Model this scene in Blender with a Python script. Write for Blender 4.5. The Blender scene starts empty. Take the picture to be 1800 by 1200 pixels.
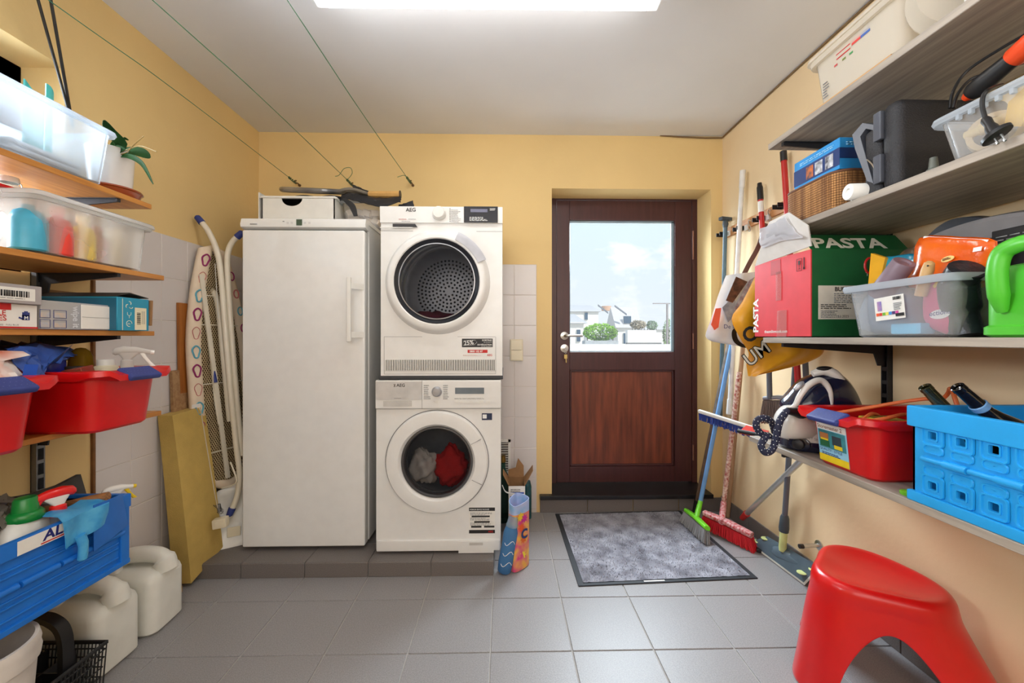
import bpy, bmesh, math, random
from mathutils import Vector, Matrix
random.seed(7)
V = Vector
S = bpy.context.scene
COL = S.collection
# ------------------------------------------------------------------ camera
FPX, HC, TH = 703.0, 1.145, 0.0207          # focal length in pixels, eye height, yaw
cam = bpy.data.cameras.new('camera'); cam.sensor_width = 36; cam.lens = FPX / 1800 * 36
cam.shift_y = -7 / 1800; cam.clip_start = 0.02; cam.clip_end = 300
camo = bpy.data.objects.new('camera', cam); COL.objects.link(camo)
camo.location = (0, 0, HC); camo.rotation_euler = (math.pi / 2, 0, -TH)
S.camera = camo
# ------------------------------------------------------------------ sky
W = bpy.data.worlds.new('sky'); S.world = W; W.use_nodes = True
n = W.node_tree.nodes; l = W.node_tree.links; n.clear()
tc = n.new('ShaderNodeTexCoord'); sep = n.new('ShaderNodeSeparateXYZ'); l.new(tc.outputs['Generated'], sep.inputs[0])
gr = n.new('ShaderNodeValToRGB'); l.new(sep.outputs['Z'], gr.inputs[0])
gr.color_ramp.elements[0].position = 0.0; gr.color_ramp.elements[0].color = (0.90, 0.90, 0.91, 1)
gr.color_ramp.elements[1].position = 0.9; gr.color_ramp.elements[1].color = (0.36, 0.54, 0.84, 1)
e = gr.color_ramp.elements.new(0.1); e.color = (0.79, 0.82, 0.87, 1)
e = gr.color_ramp.elements.new(0.3); e.color = (0.62, 0.73, 0.84, 1)
mp = n.new('ShaderNodeMapping'); mp.inputs['Scale'].default_value = (1, 1, 1.9); mp.inputs['Location'].default_value = (8.8, 4.5, 0); l.new(tc.outputs['Generated'], mp.inputs[0])
nz = n.new('ShaderNodeTexNoise'); nz.inputs['Scale'].default_value = 8.0; nz.inputs['Detail'].default_value = 8; nz.inputs['Roughness'].default_value = .55
l.new(mp.outputs[0], nz.inputs['Vector'])
cr = n.new('ShaderNodeValToRGB'); cr.color_ramp.elements[0].position = .52; cr.color_ramp.elements[1].position = .62
l.new(nz.outputs['Fac'], cr.inputs[0])
mx = n.new('ShaderNodeMix'); mx.data_type = 'RGBA'; l.new(cr.outputs[0], mx.inputs[0]); l.new(gr.outputs[0], mx.inputs[6]); mx.inputs[7].default_value = (.95, .93, .93, 1)
bg = n.new('ShaderNodeBackground'); bg.inputs[1].default_value = 1.0; l.new(mx.outputs[2], bg.inputs[0])
wo = n.new('ShaderNodeOutputWorld'); l.new(bg.outputs[0], wo.inputs[0])
# ------------------------------------------------------------------ sun and rear light
def light(name, kind, loc, rot, energy, color, **kw):
    d = bpy.data.lights.new(name, kind); d.energy = energy; d.color = color
    for k, v in kw.items(): setattr(d, k, v)
    o = bpy.data.objects.new(name, d); COL.objects.link(o); o.location = loc; o.rotation_euler = rot
    return o
light('sun', 'SUN', (0, -5, 12), (math.radians(48), 0, math.radians(28)), 3.0, (1, .96, .9), angle=.01)
light('rear_fill_light', 'AREA', (0.15, -1.25, 1.75), (math.radians(83), 0, 0), 31, (1.0, .97, .93), shape='RECTANGLE', size=2.5, size_y=1.3)  # added fill behind the camera; the rear wall has no window
light('side_window_daylight', 'AREA', (-1.745, 0.75, 1.75), (0, math.radians(-90), 0), 30, (.84, .92, 1.0), shape='RECTANGLE', size=.68, size_y=1.3, spread=math.radians(100))
light('door_daylight', 'AREA', (0.80, 3.55, 2.35), (math.radians(-52), 0, 0), 250, (.86, .93, 1.0), shape='RECTANGLE', size=1.7, size_y=1.3)
S.view_settings.view_transform = 'Standard'; S.view_settings.look = 'None'
S.view_settings.gamma = 1; S.view_settings.use_curve_mapping = False; S.view_settings.exposure = 0.12

# ------------------------------------------------------------------ helpers
def _ray(u, v):
    a = (u - 900) / FPX; b = (593 - v) / FPX
    return math.sin(TH) + a * math.cos(TH), math.cos(TH) - a * math.sin(TH), b
def PX(u, v, x): d = _ray(u, v); t = x / d[0]; return V((x, t * d[1], HC + t * d[2]))
def PY(u, v, y): d = _ray(u, v); t = y / d[1]; return V((t * d[0], y, HC + t * d[2]))
def PZ(u, v, z): d = _ray(u, v); t = (z - HC) / d[2]; return V((t * d[0], t * d[1], z))

def lin(c): return tuple((x / 255 / 12.92 if x / 255 <= .04045 else ((x / 255 + .055) / 1.055) ** 2.4) for x in c)
_MC = {}
def M(name, rgb, rough=.5, metal=0., var=.08, scale=18, bump=0., bscale=60, coat=0., rgb2=None, stretch=None, spec=.5, detail=3, emit=0):
    if name in _MC: return _MC[name]
    m = bpy.data.materials.new(name); m.use_nodes = True; _MC[name] = m
    n = m.node_tree.nodes; l = m.node_tree.links; p = n['Principled BSDF']
    c = lin(rgb); tc = n.new('ShaderNodeTexCoord'); src = tc.outputs['Object']
    if stretch:
        mp = n.new('ShaderNodeMapping'); mp.inputs['Scale'].default_value = stretch; l.new(src, mp.inputs[0]); src = mp.outputs[0]
    nz = n.new('ShaderNodeTexNoise'); nz.inputs['Scale'].default_value = scale; nz.inputs['Detail'].default_value = detail
    l.new(src, nz.inputs['Vector'])
    rp = n.new('ShaderNodeValToRGB'); rp.color_ramp.elements[0].position = .32; rp.color_ramp.elements[1].position = .68
    if rgb2: a, b = lin(rgb2), c
    else: a = tuple(x * (1 - var) for x in c); b = tuple(min(1, x * (1 + var)) for x in c)
    rp.color_ramp.elements[0].color = (*a, 1); rp.color_ramp.elements[1].color = (*b, 1)
    l.new(nz.outputs['Fac'], rp.inputs[0]); l.new(rp.outputs[0], p.inputs['Base Color'])
    p.inputs['Roughness'].default_value = rough; p.inputs['Metallic'].default_value = metal
    p.inputs['Specular IOR Level'].default_value = spec
    if coat: p.inputs['Coat Weight'].default_value = coat; p.inputs['Coat Roughness'].default_value = .08
    if emit: p.inputs['Emission Color'].default_value = (*c, 1); p.inputs['Emission Strength'].default_value = emit
    if bump:
        nb = n.new('ShaderNodeTexNoise'); nb.inputs['Scale'].default_value = bscale; nb.inputs['Detail'].default_value = 4; l.new(src, nb.inputs['Vector'])
        bp = n.new('ShaderNodeBump'); bp.inputs['Strength'].default_value = bump; bp.inputs['Distance'].default_value = .01
        l.new(nb.outputs['Fac'], bp.inputs['Height']); l.new(bp.outputs[0], p.inputs['Normal'])
    return m
def CLEAR(name, rgb, solid=.35, rough=.25):
    """milky see-through plastic or glass: part transparent, part translucent sheet with a gloss"""
    if name in _MC: return _MC[name]
    m = bpy.data.materials.new(name); m.use_nodes = True; _MC[name] = m
    n = m.node_tree.nodes; l = m.node_tree.links; n.clear(); c = (*lin(rgb), 1)
    tr = n.new('ShaderNodeBsdfTransparent'); tr.inputs[0].default_value = (*[.55 + .45 * x for x in c[:3]], 1)
    df = n.new('ShaderNodeBsdfDiffuse'); tl = n.new('ShaderNodeBsdfTranslucent'); gl = n.new('ShaderNodeBsdfGlossy'); gl.inputs['Roughness'].default_value = rough
    tc = n.new('ShaderNodeTexCoord'); nz = n.new('ShaderNodeTexNoise'); nz.inputs['Scale'].default_value = 9; l.new(tc.outputs['Object'], nz.inputs['Vector'])
    mc = n.new('ShaderNodeMix'); mc.data_type = 'RGBA'; l.new(nz.outputs['Fac'], mc.inputs[0]); mc.inputs[6].default_value = c; mc.inputs[7].default_value = (*[x * .93 for x in c[:3]], 1)
    l.new(mc.outputs[2], df.inputs[0]); l.new(mc.outputs[2], tl.inputs[0])
    a = n.new('ShaderNodeMixShader'); a.inputs[0].default_value = .5; l.new(df.outputs[0], a.inputs[1]); l.new(tl.outputs[0], a.inputs[2])
    b = n.new('ShaderNodeMixShader'); b.inputs[0].default_value = solid; l.new(tr.outputs[0], b.inputs[1]); l.new(a.outputs[0], b.inputs[2])
    fr = n.new('ShaderNodeLayerWeight'); fr.inputs[0].default_value = .06
    d = n.new('ShaderNodeMixShader'); l.new(fr.outputs['Fresnel'], d.inputs[0]); l.new(b.outputs[0], d.inputs[1]); l.new(gl.outputs[0], d.inputs[2])
    o = n.new('ShaderNodeOutputMaterial'); l.new(d.outputs[0], o.inputs[0])
    return m

def root_of(o):
    while o.parent: o = o.parent
    return o
def tag(o, label=None, cat=None, group=None, kind=None):
    if label: o['label'] = label
    if cat: o['category'] = cat
    if group: o['group'] = group
    if kind: o['kind'] = kind
    return o
def T(name, label, cat, loc=(0, 0, 0), rz=0, group=None):
    o = bpy.data.objects.new(name, None); COL.objects.link(o); o.location = loc; o.rotation_euler = (0, 0, rz)
    o.empty_display_size = .05
    return tag(o, label, cat, group)
def copy_thing(o, loc, rz=None, label=None):
    r = o.copy(); COL.objects.link(r); r.location = loc
    if rz is not None: r.rotation_euler = (0, 0, rz)
    if label: r['label'] = label
    for ch in list(o.children):
        c = ch.copy(); COL.objects.link(c); c.parent = r
        for g in list(ch.children):
            d = g.copy(); COL.objects.link(d); d.parent = c
    return r

class MB:
    def __init__(s): s.bm = bmesh.new(); s.bev = False
    def _faces(s, vs, fs):
        v = [s.bm.verts.new(p) for p in vs]
        for f in fs:
            try: s.bm.faces.new([v[i] for i in f])
            except ValueError: pass
        return v
    def hexa(s, p):   # 4 bottom points (ccw from above), 4 top points
        s._faces(p, [(3, 2, 1, 0), (4, 5, 6, 7), (0, 1, 5, 4), (1, 2, 6, 5), (2, 3, 7, 6), (3, 0, 4, 7)]); return s
    def box(s, a, b, bev=0, seg=2, mat=None):
        a, b = V(a), V(b); x0, x1 = sorted((a.x, b.x)); y0, y1 = sorted((a.y, b.y)); z0, z1 = sorted((a.z, b.z))
        t = bmesh.new()
        vs = [t.verts.new(q) for q in ((x0, y0, z0), (x1, y0, z0), (x1, y1, z0), (x0, y1, z0), (x0, y0, z1), (x1, y0, z1), (x1, y1, z1), (x0, y1, z1))]
        for f in ((3, 2, 1, 0), (4, 5, 6, 7), (0, 1, 5, 4), (1, 2, 6, 5), (2, 3, 7, 6), (3, 0, 4, 7)): t.faces.new([vs[i] for i in f])
        if bev: s.bev = True; bmesh.ops.bevel(t, geom=list(t.edges), offset=min(bev, .49 * min(x1 - x0, y1 - y0, z1 - z0)), segments=seg, profile=.5, affect='EDGES')
        if mat is not None: t.transform(mat)
        s._merge(t); return s
    def _merge(s, t):
        mp = {v: s.bm.verts.new(v.co) for v in t.verts}
        for f in t.faces:
            try: s.bm.faces.new([mp[v] for v in f.verts])
            except ValueError: pass
        t.free()
    def obox(s, c, X, Y, Z, bev=0, seg=2):   # oriented box: centre and three full-length edge vectors
        X, Y, Z = V(X), V(Y), V(Z); lx, ly, lz = X.length, Y.length, Z.length
        m = Matrix((X.normalized(), Y.normalized(), Z.normalized())).transposed().to_4x4(); m.translation = V(c)
        return s.box((-lx / 2, -ly / 2, -lz / 2), (lx / 2, ly / 2, lz / 2), bev, seg, m)
    def rect(s, O, X, Y, w, h, t=.0006, off=.0002):  # thin printed plate lying on a face
        X, Y = V(X).normalized(), V(Y).normalized(); N = X.cross(Y)
        c = V(O) + X * w / 2 + Y * h / 2 + N * (off + t / 2)
        return s.obox(c, X * w, Y * h, N * t)
    def loft(s, rings, caps=True, closed=True):
        R = [[s.bm.verts.new(p) for p in r] for r in rings]; k = len(R[0])
        for i in range(len(R) - 1):
            for j in range(k if closed else k - 1):
                q = [R[i][j], R[i][(j + 1) % k], R[i + 1][(j + 1) % k], R[i + 1][j]]
                try: s.bm.faces.new(q)
                except ValueError: pass
        if caps and closed:
            try: s.bm.faces.new(R[0][::-1])
            except ValueError: pass
            try: s.bm.faces.new(R[-1])
            except ValueError: pass
        return s
    def tube(s, pts, r, n=10, closed=False, caps=True):
        pts = [V(p) for p in pts]; m = len(pts); rs = r if isinstance(r, (list, tuple)) else [r] * m
        rings = []; up = None
        for i, p in enumerate(pts):
            if closed: t = pts[(i + 1) % m] - pts[i - 1]
            else: t = pts[min(i + 1, m - 1)] - pts[max(i - 1, 0)]
            t.normalize()
            if up is None:
                up = V((0, 0, 1)) if abs(t.z) < .9 else V((1, 0, 0))
            a = (up - t * up.dot(t));
            if a.length < 1e-5: a = t.orthogonal()
            a.normalize(); b = t.cross(a); up = a
            rings.append([p + (a * math.cos(2 * math.pi * k / n) + b * math.sin(2 * math.pi * k / n)) * rs[i] for k in range(n)])
        if closed: rings.append(rings[0]); s.loft(rings, caps=False)
        else: s.loft(rings, caps)
        return s
    def cyl(s, a, b, r0, r1=None, n=20): return s.tube([a, b], [r0, r0 if r1 is None else r1], n)
    def lathe(s, prof, c=(0, 0, 0), axis=(0, 0, 1), n=32, caps=True, sx=1, sy=1, xdir=None):
        Z = V(axis).normalized(); X = V(xdir).normalized() if xdir is not None else (V((1, 0, 0)) if abs(Z.x) < .9 else V((0, 1, 0)))
        X = (X - Z * X.dot(Z)).normalized(); Y = Z.cross(X); c = V(c)
        s.loft([[c + Z * z + X * (r * sx * math.cos(2 * math.pi * k / n)) + Y * (r * sy * math.sin(2 * math.pi * k / n)) for k in range(n)] for r, z in prof], caps); return s
    def sphere(s, c, rx, ry=None, rz=None, n=16, m=10, rot=None):
        ry = rx if ry is None else ry; rz = rx if rz is None else rz; c = V(c)
        rings = []
        for i in range(m + 1):
            a = -math.pi / 2 + math.pi * i / m; q = max(math.cos(a), .01)
            ring = [V((rx * q * math.cos(2 * math.pi * k / n), ry * q * math.sin(2 * math.pi * k / n), rz * math.sin(a))) for k in range(n)]
            if rot is not None: ring = [rot @ p for p in ring]
            rings.append([c + p for p in ring])
        return s.loft(rings)
    def prism(s, poly, D):   # polygon of 3-D points, swept along D
        D = V(D); a = [V(p) for p in poly]; k = len(a)
        A = [s.bm.verts.new(p) for p in a]; B = [s.bm.verts.new(p + D) for p in a]
        s.bm.faces.new(A[::-1]); s.bm.faces.new(B)
        for i in range(k): s.bm.faces.new([A[i], A[(i + 1) % k], B[(i + 1) % k], B[i]])
        return s
    def grid(s, fn, nu, nv):
        g = [[s.bm.verts.new(fn(i / nu, j / nv)) for j in range(nv + 1)] for i in range(nu + 1)]
        for i in range(nu):
            for j in range(nv): s.bm.faces.new([g[i][j], g[i + 1][j], g[i + 1][j + 1], g[i][j + 1]])
        return s
    def solid(s, t):
        bmesh.ops.recalc_face_normals(s.bm, faces=list(s.bm.faces)); bmesh.ops.solidify(s.bm, geom=list(s.bm.faces), thickness=t); return s
    def build(s, name, mat, parent=None, ang=38, local=False, kind=None, fix=True):
        if fix: bmesh.ops.recalc_face_normals(s.bm, faces=list(s.bm.faces))
        me = bpy.data.meshes.new(name); o = bpy.data.objects.new(name, me); COL.objects.link(o)
        if parent is not None:
            if not local:
                r = root_of(parent); s.bm.transform(Matrix.LocRotScale(r.location, r.rotation_euler, None).inverted())
            o.parent = parent
        elif not local:
            cs = [v.co for v in s.bm.verts]
            b = V(((min(c.x for c in cs) + max(c.x for c in cs)) / 2, (min(c.y for c in cs) + max(c.y for c in cs)) / 2, min(c.z for c in cs)))
            s.bm.transform(Matrix.Translation(-b)); o.location = b
        s.bm.to_mesh(me); s.bm.free()
        for f in me.polygons: f.use_smooth = True
        me.set_sharp_from_angle(angle=math.radians(ang))
        me.materials.append(mat)
        if s.bev: w = o.modifiers.new('wn', 'WEIGHTED_NORMAL'); w.keep_sharp = True
        if kind: o['kind'] = kind
        return o
_TX = {}
def text(s, size, O, X, Y, mat, parent, name='lettering', align='LEFT', bold=0., off=.0006, sx=1., label=None, fn=None):
    key = (s, align, bold)
    if key not in _TX:
        c = bpy.data.curves.new('t', 'FONT'); c.body = s; c.size = 1; c.align_x = align; c.offset = bold; c.resolution_u = 3
        o = bpy.data.objects.new('t', c); COL.objects.link(o)
        dg = bpy.context.evaluated_depsgraph_get(); me = bpy.data.meshes.new_from_object(o.evaluated_get(dg))
        _TX[key] = ([tuple(v.co) for v in me.vertices], [tuple(p.vertices) for p in me.polygons])
        bpy.data.objects.remove(o); bpy.data.curves.remove(c); bpy.data.meshes.remove(me)
    vs, fs = _TX[key]; X, Y = V(X).normalized(), V(Y).normalized(); N = X.cross(Y)
    m = MB(); O = V(O)
    if fn: pts = [fn(x * size * sx, y * size) for x, y, z in vs]
    else: pts = [O + X * (x * size * sx) + Y * (y * size) + N * off for x, y, z in vs]
    m._faces(pts, fs)
    o = m.build(name, mat, parent, fix=False)
    if label: o['label'] = label
    return o
def barcode(O, X, Y, w, h, mat, parent, n=26, seed=1, name='barcode'):
    r = random.Random(seed); m = MB(); X = V(X).normalized(); x = 0; tot = 0; bars = []
    for i in range(n):
        a, b = r.choice((1, 1, 2, 3)), r.choice((1, 1, 2)); bars.append((tot, a)); tot += a + b
    for p, a in bars: m.rect(V(O) + X * (w * p / tot), X, Y, w * a / tot, h, off=.0009)
    return m.build(name, mat, parent, ang=180)
def print_lines(O, X, Y, w, h, rows, mat, parent, seed=1, name='fine_print', fill=.45):
    r = random.Random(seed); m = MB(); X, Y = V(X).normalized(), V(Y).normalized(); dh = h / rows
    for i in range(rows):
        x = 0; e = w * r.uniform(.6, 1)
        while x < e:
            q = min(r.uniform(.05, .16) * w, e - x); m.rect(V(O) + X * x + Y * (h - (i + 1) * dh), X, Y, max(q, .0005), dh * fill, off=.0009); x += q + .025 * w
    return m.build(name, mat, parent, ang=180)
def lerp(a, b, t): return V(a) * (1 - t) + V(b) * t
def smooth_path(pts, k=6, closed=False):
    P = [V(p) for p in pts]; out = []; m = len(P)
    rng = range(m if closed else m - 1)
    for i in rng:
        p0 = P[(i - 1) % m] if closed or i > 0 else P[0]; p1 = P[i]; p2 = P[(i + 1) % m]; p3 = P[(i + 2) % m] if closed or i + 2 < m else P[-1]
        for j in range(k):
            t = j / k
            out.append(.5 * ((2 * p1) + (p2 - p0) * t + (2 * p0 - 5 * p1 + 4 * p2 - p3) * t * t + (3 * p1 - p0 - 3 * p2 + p3) * t ** 3))
    if not closed: out.append(P[-1])
    return out
def rrect(hx, hy, r, k=4):
    """rounded rectangle outline in 2-D"""
    out = []
    for cx, cy, a0 in ((hx - r, hy - r, 0), (-hx + r, hy - r, 90), (-hx + r, -hy + r, 180), (hx - r, -hy + r, 270)):
        for i in range(k + 1):
            a = math.radians(a0 + 90 * i / k); out.append((cx + r * math.cos(a), cy + r * math.sin(a)))
    return out

XU, YU, ZU = V((1, 0, 0)), V((0, 1, 0)), V((0, 0, 1))
# common materials
white_gloss = M('white_enamel', (232, 232, 230), .22, var=.02, coat=.3)
white_plastic = M('white_plastic', (228, 227, 222), .35, var=.03)
black_plastic = M('black_plastic', (24, 24, 26), .4, var=.2)
dark_metal = M('dark_grey_metal', (58, 58, 62), .45, .6)
grey_metal = M('grey_rail_metal', (120, 122, 126), .4, .7)
chrome = M('brushed_steel', (200, 200, 198), .28, 1.)
ink = M('black_ink', (30, 30, 32), .6)
grey_ink = M('grey_ink', (120, 122, 126), .6)
white_ink = M('white_ink', (238, 238, 236), .6, var=.02)
red_ink = M('red_ink', (196, 26, 24), .5)
paper = M('white_paper', (232, 230, 224), .7, var=.03)
red_plastic = M('red_plastic', (205, 16, 20), .3, var=.05)
navy = M('navy_blue_rubber', (44, 58, 128), .55)
# ================================================================== THE SETTING
XL, XR, YB, YF, ZC = -1.585, 1.45, 2.622, -1.6, 2.475
DX0, DX1, DZ0, DZ1, DY = .316, 1.374, .118, 2.125, 2.812     # door opening and depth of its reveal
wall_yellow = M('warm_yellow_wall_paint', (230, 200, 140), .75, var=.05, scale=1.6, bump=.12, bscale=26)
wall_pale = M('light_baked_wall_paint', (236, 210, 168), .75, var=.06, scale=1.5, bump=.12, bscale=26)  # same paint as the yellow walls, with bluish daylight mixed into its colour
ceil_m = M('chalky_ceiling_paint', (228, 229, 232), .85, var=.035, scale=1.6, bump=.15, bscale=9)
grout = M('cement_grout', (176, 172, 168), .85, var=.1)
grout_l = M('pale_grout', (214, 206, 198), .8, var=.04)
floor_tile_m = M('grey_stoneware_tile', (146, 144, 145), .42, var=.15, scale=260, detail=2, bump=.06, bscale=180)
riser_m = M('dark_grey_stoneware', (112, 106, 103), .5, var=.16, scale=260, detail=2)
wall_tile_m = M('glazed_white_tile', (216, 210, 208), .25, var=.015, scale=6, coat=.2)
black_stone = M('black_bluestone', (30, 30, 33), .35, var=.35, scale=7)
mahogany = M('mahogany_stain', (72, 38, 40), .38, var=.12, scale=6, stretch=(9, 9, .8))
mahogany_panel = M('mahogany_panel_veneer', (132, 68, 46), .38, rgb2=(94, 48, 36), scale=5, stretch=(7, 7, .7), detail=6)
glass = CLEAR('window_glass', (235, 243, 246), solid=.02, rough=.02)
lead = M('grey_glazing_gasket', (150, 172, 184), .4)

def struct(o): o['kind'] = 'structure'; return o
# floor slab and its tiles
fl = struct(MB().box((XL - .1, YF - .1, -.12), (XR + .1, YB + .25, -.004)).build('floor', grout))
def shared_tile(parent, name, me_src, loc):
    o = me_src.copy(); COL.objects.link(o); o.parent = parent; o.location = loc; return o
def tile_mesh(w, h, t, axis, mat, parent, name):
    """a bevelled tile lying in xy ('z'), standing on x ('x', thickness along x) or on y"""
    m = MB()
    if axis == 'z': m.box((0, 0, 0), (w, h, t), .002, 1)
    elif axis == 'x': m.box((0, 0, 0), (t, w, h), .002, 1)
    else: m.box((0, 0, 0), (w, t, h), .002, 1)
    return m.build(name, mat, parent, local=True, ang=50)
protos = {}
def lay(parent, name, x, y, z, w, h, axis, mat, t=.008):
    """one tile, lower corner at x,y,z"""
    key = (round(w, 3), round(h, 3), axis, mat.name, parent.name)
    inv = -parent.location
    if key not in protos:
        o = tile_mesh(w, h, t, axis, mat, parent, name); protos[key] = o
    else:
        o = protos[key].copy(); COL.objects.link(o); o.parent = parent
    o.location = V((x, y, z)) + inv
    return o
g = .0022
xs = [-.049 + .3 * k for k in range(-6, 7)]; ys = [1.457 + .301 * k for k in range(-3, 5)]
for i in range(len(xs) - 1):
    for j in range(len(ys) - 1):
        x0, x1, y0, y1 = max(xs[i], XL), min(xs[i + 1], XR), ys[j], min(ys[j + 1], YB)
        if y1 - y0 < .03 or x1 - x0 < .03: continue
        if y0 > 1.95 and x1 < 0: continue          # under the raised plinth
        lay(fl, 'floor_tile', x0 + g, y0 + g, -.008, x1 - x0 - 2 * g, y1 - y0 - 2 * g, 'z', floor_tile_m)
# plinth under the machines
PZT, PYF, PXR = .072, 1.925, -.049
pl = struct(MB().box((XL, PYF + .008, -.004), (PXR - .008, YB, PZT - .006)).build('trim_1', grout)); tag(pl, 'low plinth clad in dark grey floor tiles under the fridge and machines')
for i in range(len(xs) - 1):
    x0, x1 = max(xs[i], XL), min(xs[i + 1], PXR)
    if x1 - x0 < .03: continue
    lay(pl, 'plinth_front_tile', x0 + g / 2, PYF, 0, x1 - x0 - g, PZT - .003, 'y', riser_m)
    for y0, y1 in ((PYF + .003, 2.1), (2.1, 2.4), (2.4, YB)):
        lay(pl, 'plinth_top_tile', x0 + g / 2, y0 + g / 2, PZT - .008, x1 - x0 - g, y1 - y0 - g, 'z', riser_m)
for y0, y1 in ((PYF + .01, 2.23), (2.23, YB - .01)):
    lay(pl, 'plinth_side_tile', PXR - .008, y0, 0, y1 - y0 - g, PZT - .009, 'x', riser_m)
# ceiling, walls
struct(MB().box((XL - .3, YF - .1, ZC), (XR + .3, YB + .25, ZC + .15)).build('ceiling', ceil_m))
wb = MB()
wb.box((XL - .3, YB, -.12), (DX0, YB + .2, ZC)).box((DX1, YB, -.12), (XR + .3, YB + .2, ZC)).box((DX0, YB, DZ1), (DX1, YB + .2, ZC)).box((DX0, YB + .008, -.12), (DX1, YB + .2, .09))
wb = struct(wb.build('wall_back', wall_yellow))
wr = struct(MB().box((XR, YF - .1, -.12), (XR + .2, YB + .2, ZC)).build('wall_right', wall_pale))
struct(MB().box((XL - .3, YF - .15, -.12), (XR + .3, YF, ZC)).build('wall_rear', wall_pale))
WY0, WY1, WZ0, WZ1, WXI = 0.05, 1.478, 1.36, 2.118, -1.7376
wl = MB()
wl.box((XL - .3, YF - .1, -.12), (XL, WY0, ZC)).box((XL - .3, WY1, -.12), (XL, YB + .2, ZC)).box((XL - .3, WY0, -.12), (XL, WY1, WZ0)).box((XL - .3, WY0, WZ1), (XL, WY1, ZC))
wl = struct(wl.build('wall_left', wall_yellow))
# wall tiles
for k in range(8):
    for c in range(12):
        x1 = .215 - .147 * c; x0 = max(x1 - .147, XL)
        if x1 - x0 < .03: continue
        z0 = 1.623 - .2 * (k + 1); z1 = z0 + .2; z0 = max(z0, 0)
        lay(wb, 'wall_tile', x0 + .0012, YB - .008, z0 + .0012, x1 - x0 - .0024, z1 - z0 - .0024, 'y', wall_tile_m)
    for c in range(7):
        y0 = 1.577 + .15 * c; y1 = min(y0 + .15, YB - .008)
        z0 = 1.624 - .2 * (k + 1); z1 = z0 + .2; z0 = max(z0, 0)
        lay(wl, 'wall_tile', XL, y0 + .0012, z0 + .0012, y1 - y0 - .0024, z1 - z0 - .0024, 'x', wall_tile_m)
MB().box((XL, 1.577, 0), (XL + .006, YB, 1.624)).build('grout_bed', grout_l, wl)
MB().box((XL, YB - .006, 0), (.215, YB, 1.623)).build('grout_bed', grout_l, wb)
tr = struct(MB().box((XL, 1.566, 0), (XL + .012, 1.577, 1.4), .003).build('trim_2', M('brown_wood_edge', (120, 78, 36), .6, var=.2)))
# baseboard on the right wall
bb = struct(MB().box((XR - .008, .5, -.004), (XR, YB, .095)).build('baseboard_right', grout))
y = 0.52
while y < YB - .05:
    y1 = min(y + .3, YB - .002); lay(bb, 'baseboard_tile', XR - .014, y, 0, y1 - y - .003, .1, 'x', riser_m); y += .3
# door: riser tiles, stone threshold, leaf
th = struct(MB().box((.235, YB - .035, .09), (DX1 + .0, DY + .12, .118), .004).build('trim_3', black_stone)); tag(th, 'black stone threshold under the brown door')
for i, x in enumerate((.238, .551, .853, 1.155)):
    lay(wb, 'riser_tile', x, YB - .012, 0, (.551 - .238 if i == 0 else .3) - .003 if i < 3 else XR - 1.155 - .006, .088, 'y', riser_m)
door = MB()
fz0, fz1 = DZ0, DZ1 - .0
door.box((DX0 - .02, DY, fz0), (.372, DY + .07, fz1)).box((1.338, DY, fz0), (DX1 + .01, DY + .07, fz1)).box((.372, DY, 2.115), (1.338, DY + .07, 2.16))
door = struct(door.build('door_1', mahogany)); tag(door, 'dark brown half-glazed wooden door in the back wall')
GX0, GX1, GZ0, GZ1 = .470, 1.212, 1.046, 1.972
MB().box((.374, DY + .004, fz0 + .004), (GX0 - .004, DY + .055, 2.113), .003).build('stile', mahogany, door)
MB().box((GX1 + .004, DY + .004, fz0 + .004), (1.336, DY + .055, 2.113), .003).build('stile', mahogany, door)
MB().box((GX0 - .004, DY + .004, GZ1 + .003), (GX1 + .004, DY + .055, 2.113), .003).build('top_rail', mahogany, door)
MB().box((GX0 - .004, DY + .004, .915), (GX1 + .004, DY + .055, GZ0 - .003), .003).build('lock_rail', mahogany, door)
MB().box((GX0 - .004, DY + .004, fz0 + .004), (GX1 + .004, DY + .055, .232), .003).build('bottom_rail', mahogany, door)
MB().box((GX0 - .004, DY + .026, .232), (GX1 + .004, DY + .04, .915)).build('lower_panel', mahogany_panel, door)
b = MB()
for x0, x1, z0, z1 in ((GX0, GX1, .232, .246), (GX0, GX1, .901, .915), (GX0, GX0 + .012, .232, .915), (GX1 - .012, GX1, .232, .915)): b.box((x0, DY + .014, z0), (x1, DY + .03, z1), .004)
b.build('panel_bead', mahogany, door)
b = MB()
for x0, x1, z0, z1 in ((GX0 - .004, GX1 + .004, GZ1 - .012, GZ1 + .003), (GX0 - .004, GX1 + .004, GZ0 - .003, GZ0 + .005), (GX0 - .004, GX0 + .003, GZ0, GZ1), (GX1 - .016, GX1 + .004, GZ0, GZ1)): b.box((x0, DY + .022, z0), (x1, DY + .034, z1), .002)
b.build('glazing_bead', lead, door)
MB().box((GX0 - .002, DY + .036, GZ0 - .002), (GX1 + .002, DY + .042, GZ1 + .002)).build('glass_pane', glass, door)
h = PY(992, 590, DY); hd = MB()
hd.lathe([(.0, 0), (.026, 0), (.028, .003), (.028, .008), (.012, .011), (.0, .012)], h, (0, -1, 0), 24)
hd.tube(smooth_path([h + V((0, -.008, 0)), h + V((0, -.045, 0)), h + V((.012, -.06, 0)), h + V((.05, -.062, 0)), h + V((.118, -.06, -.001))]), .0085, 12)
hd.build('door_handle', chrome, door)
kx = PY(992, 612, DY); kb = MB().lathe([(.0, 0), (.026, 0), (.028, .003), (.028, .008), (.009, .01), (.009, .018), (0, .019)], kx, (0, -1, 0), 24).build('lock_rosette', chrome, door)
k = MB(); k.box(kx + V((-.0015, -.045, -.004)), kx + V((.0015, -.014, .004))).lathe([(.011, -.001), (.011, .001)], kx + V((0, -.052, -.002)), (1, 0, 0), 14)
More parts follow.
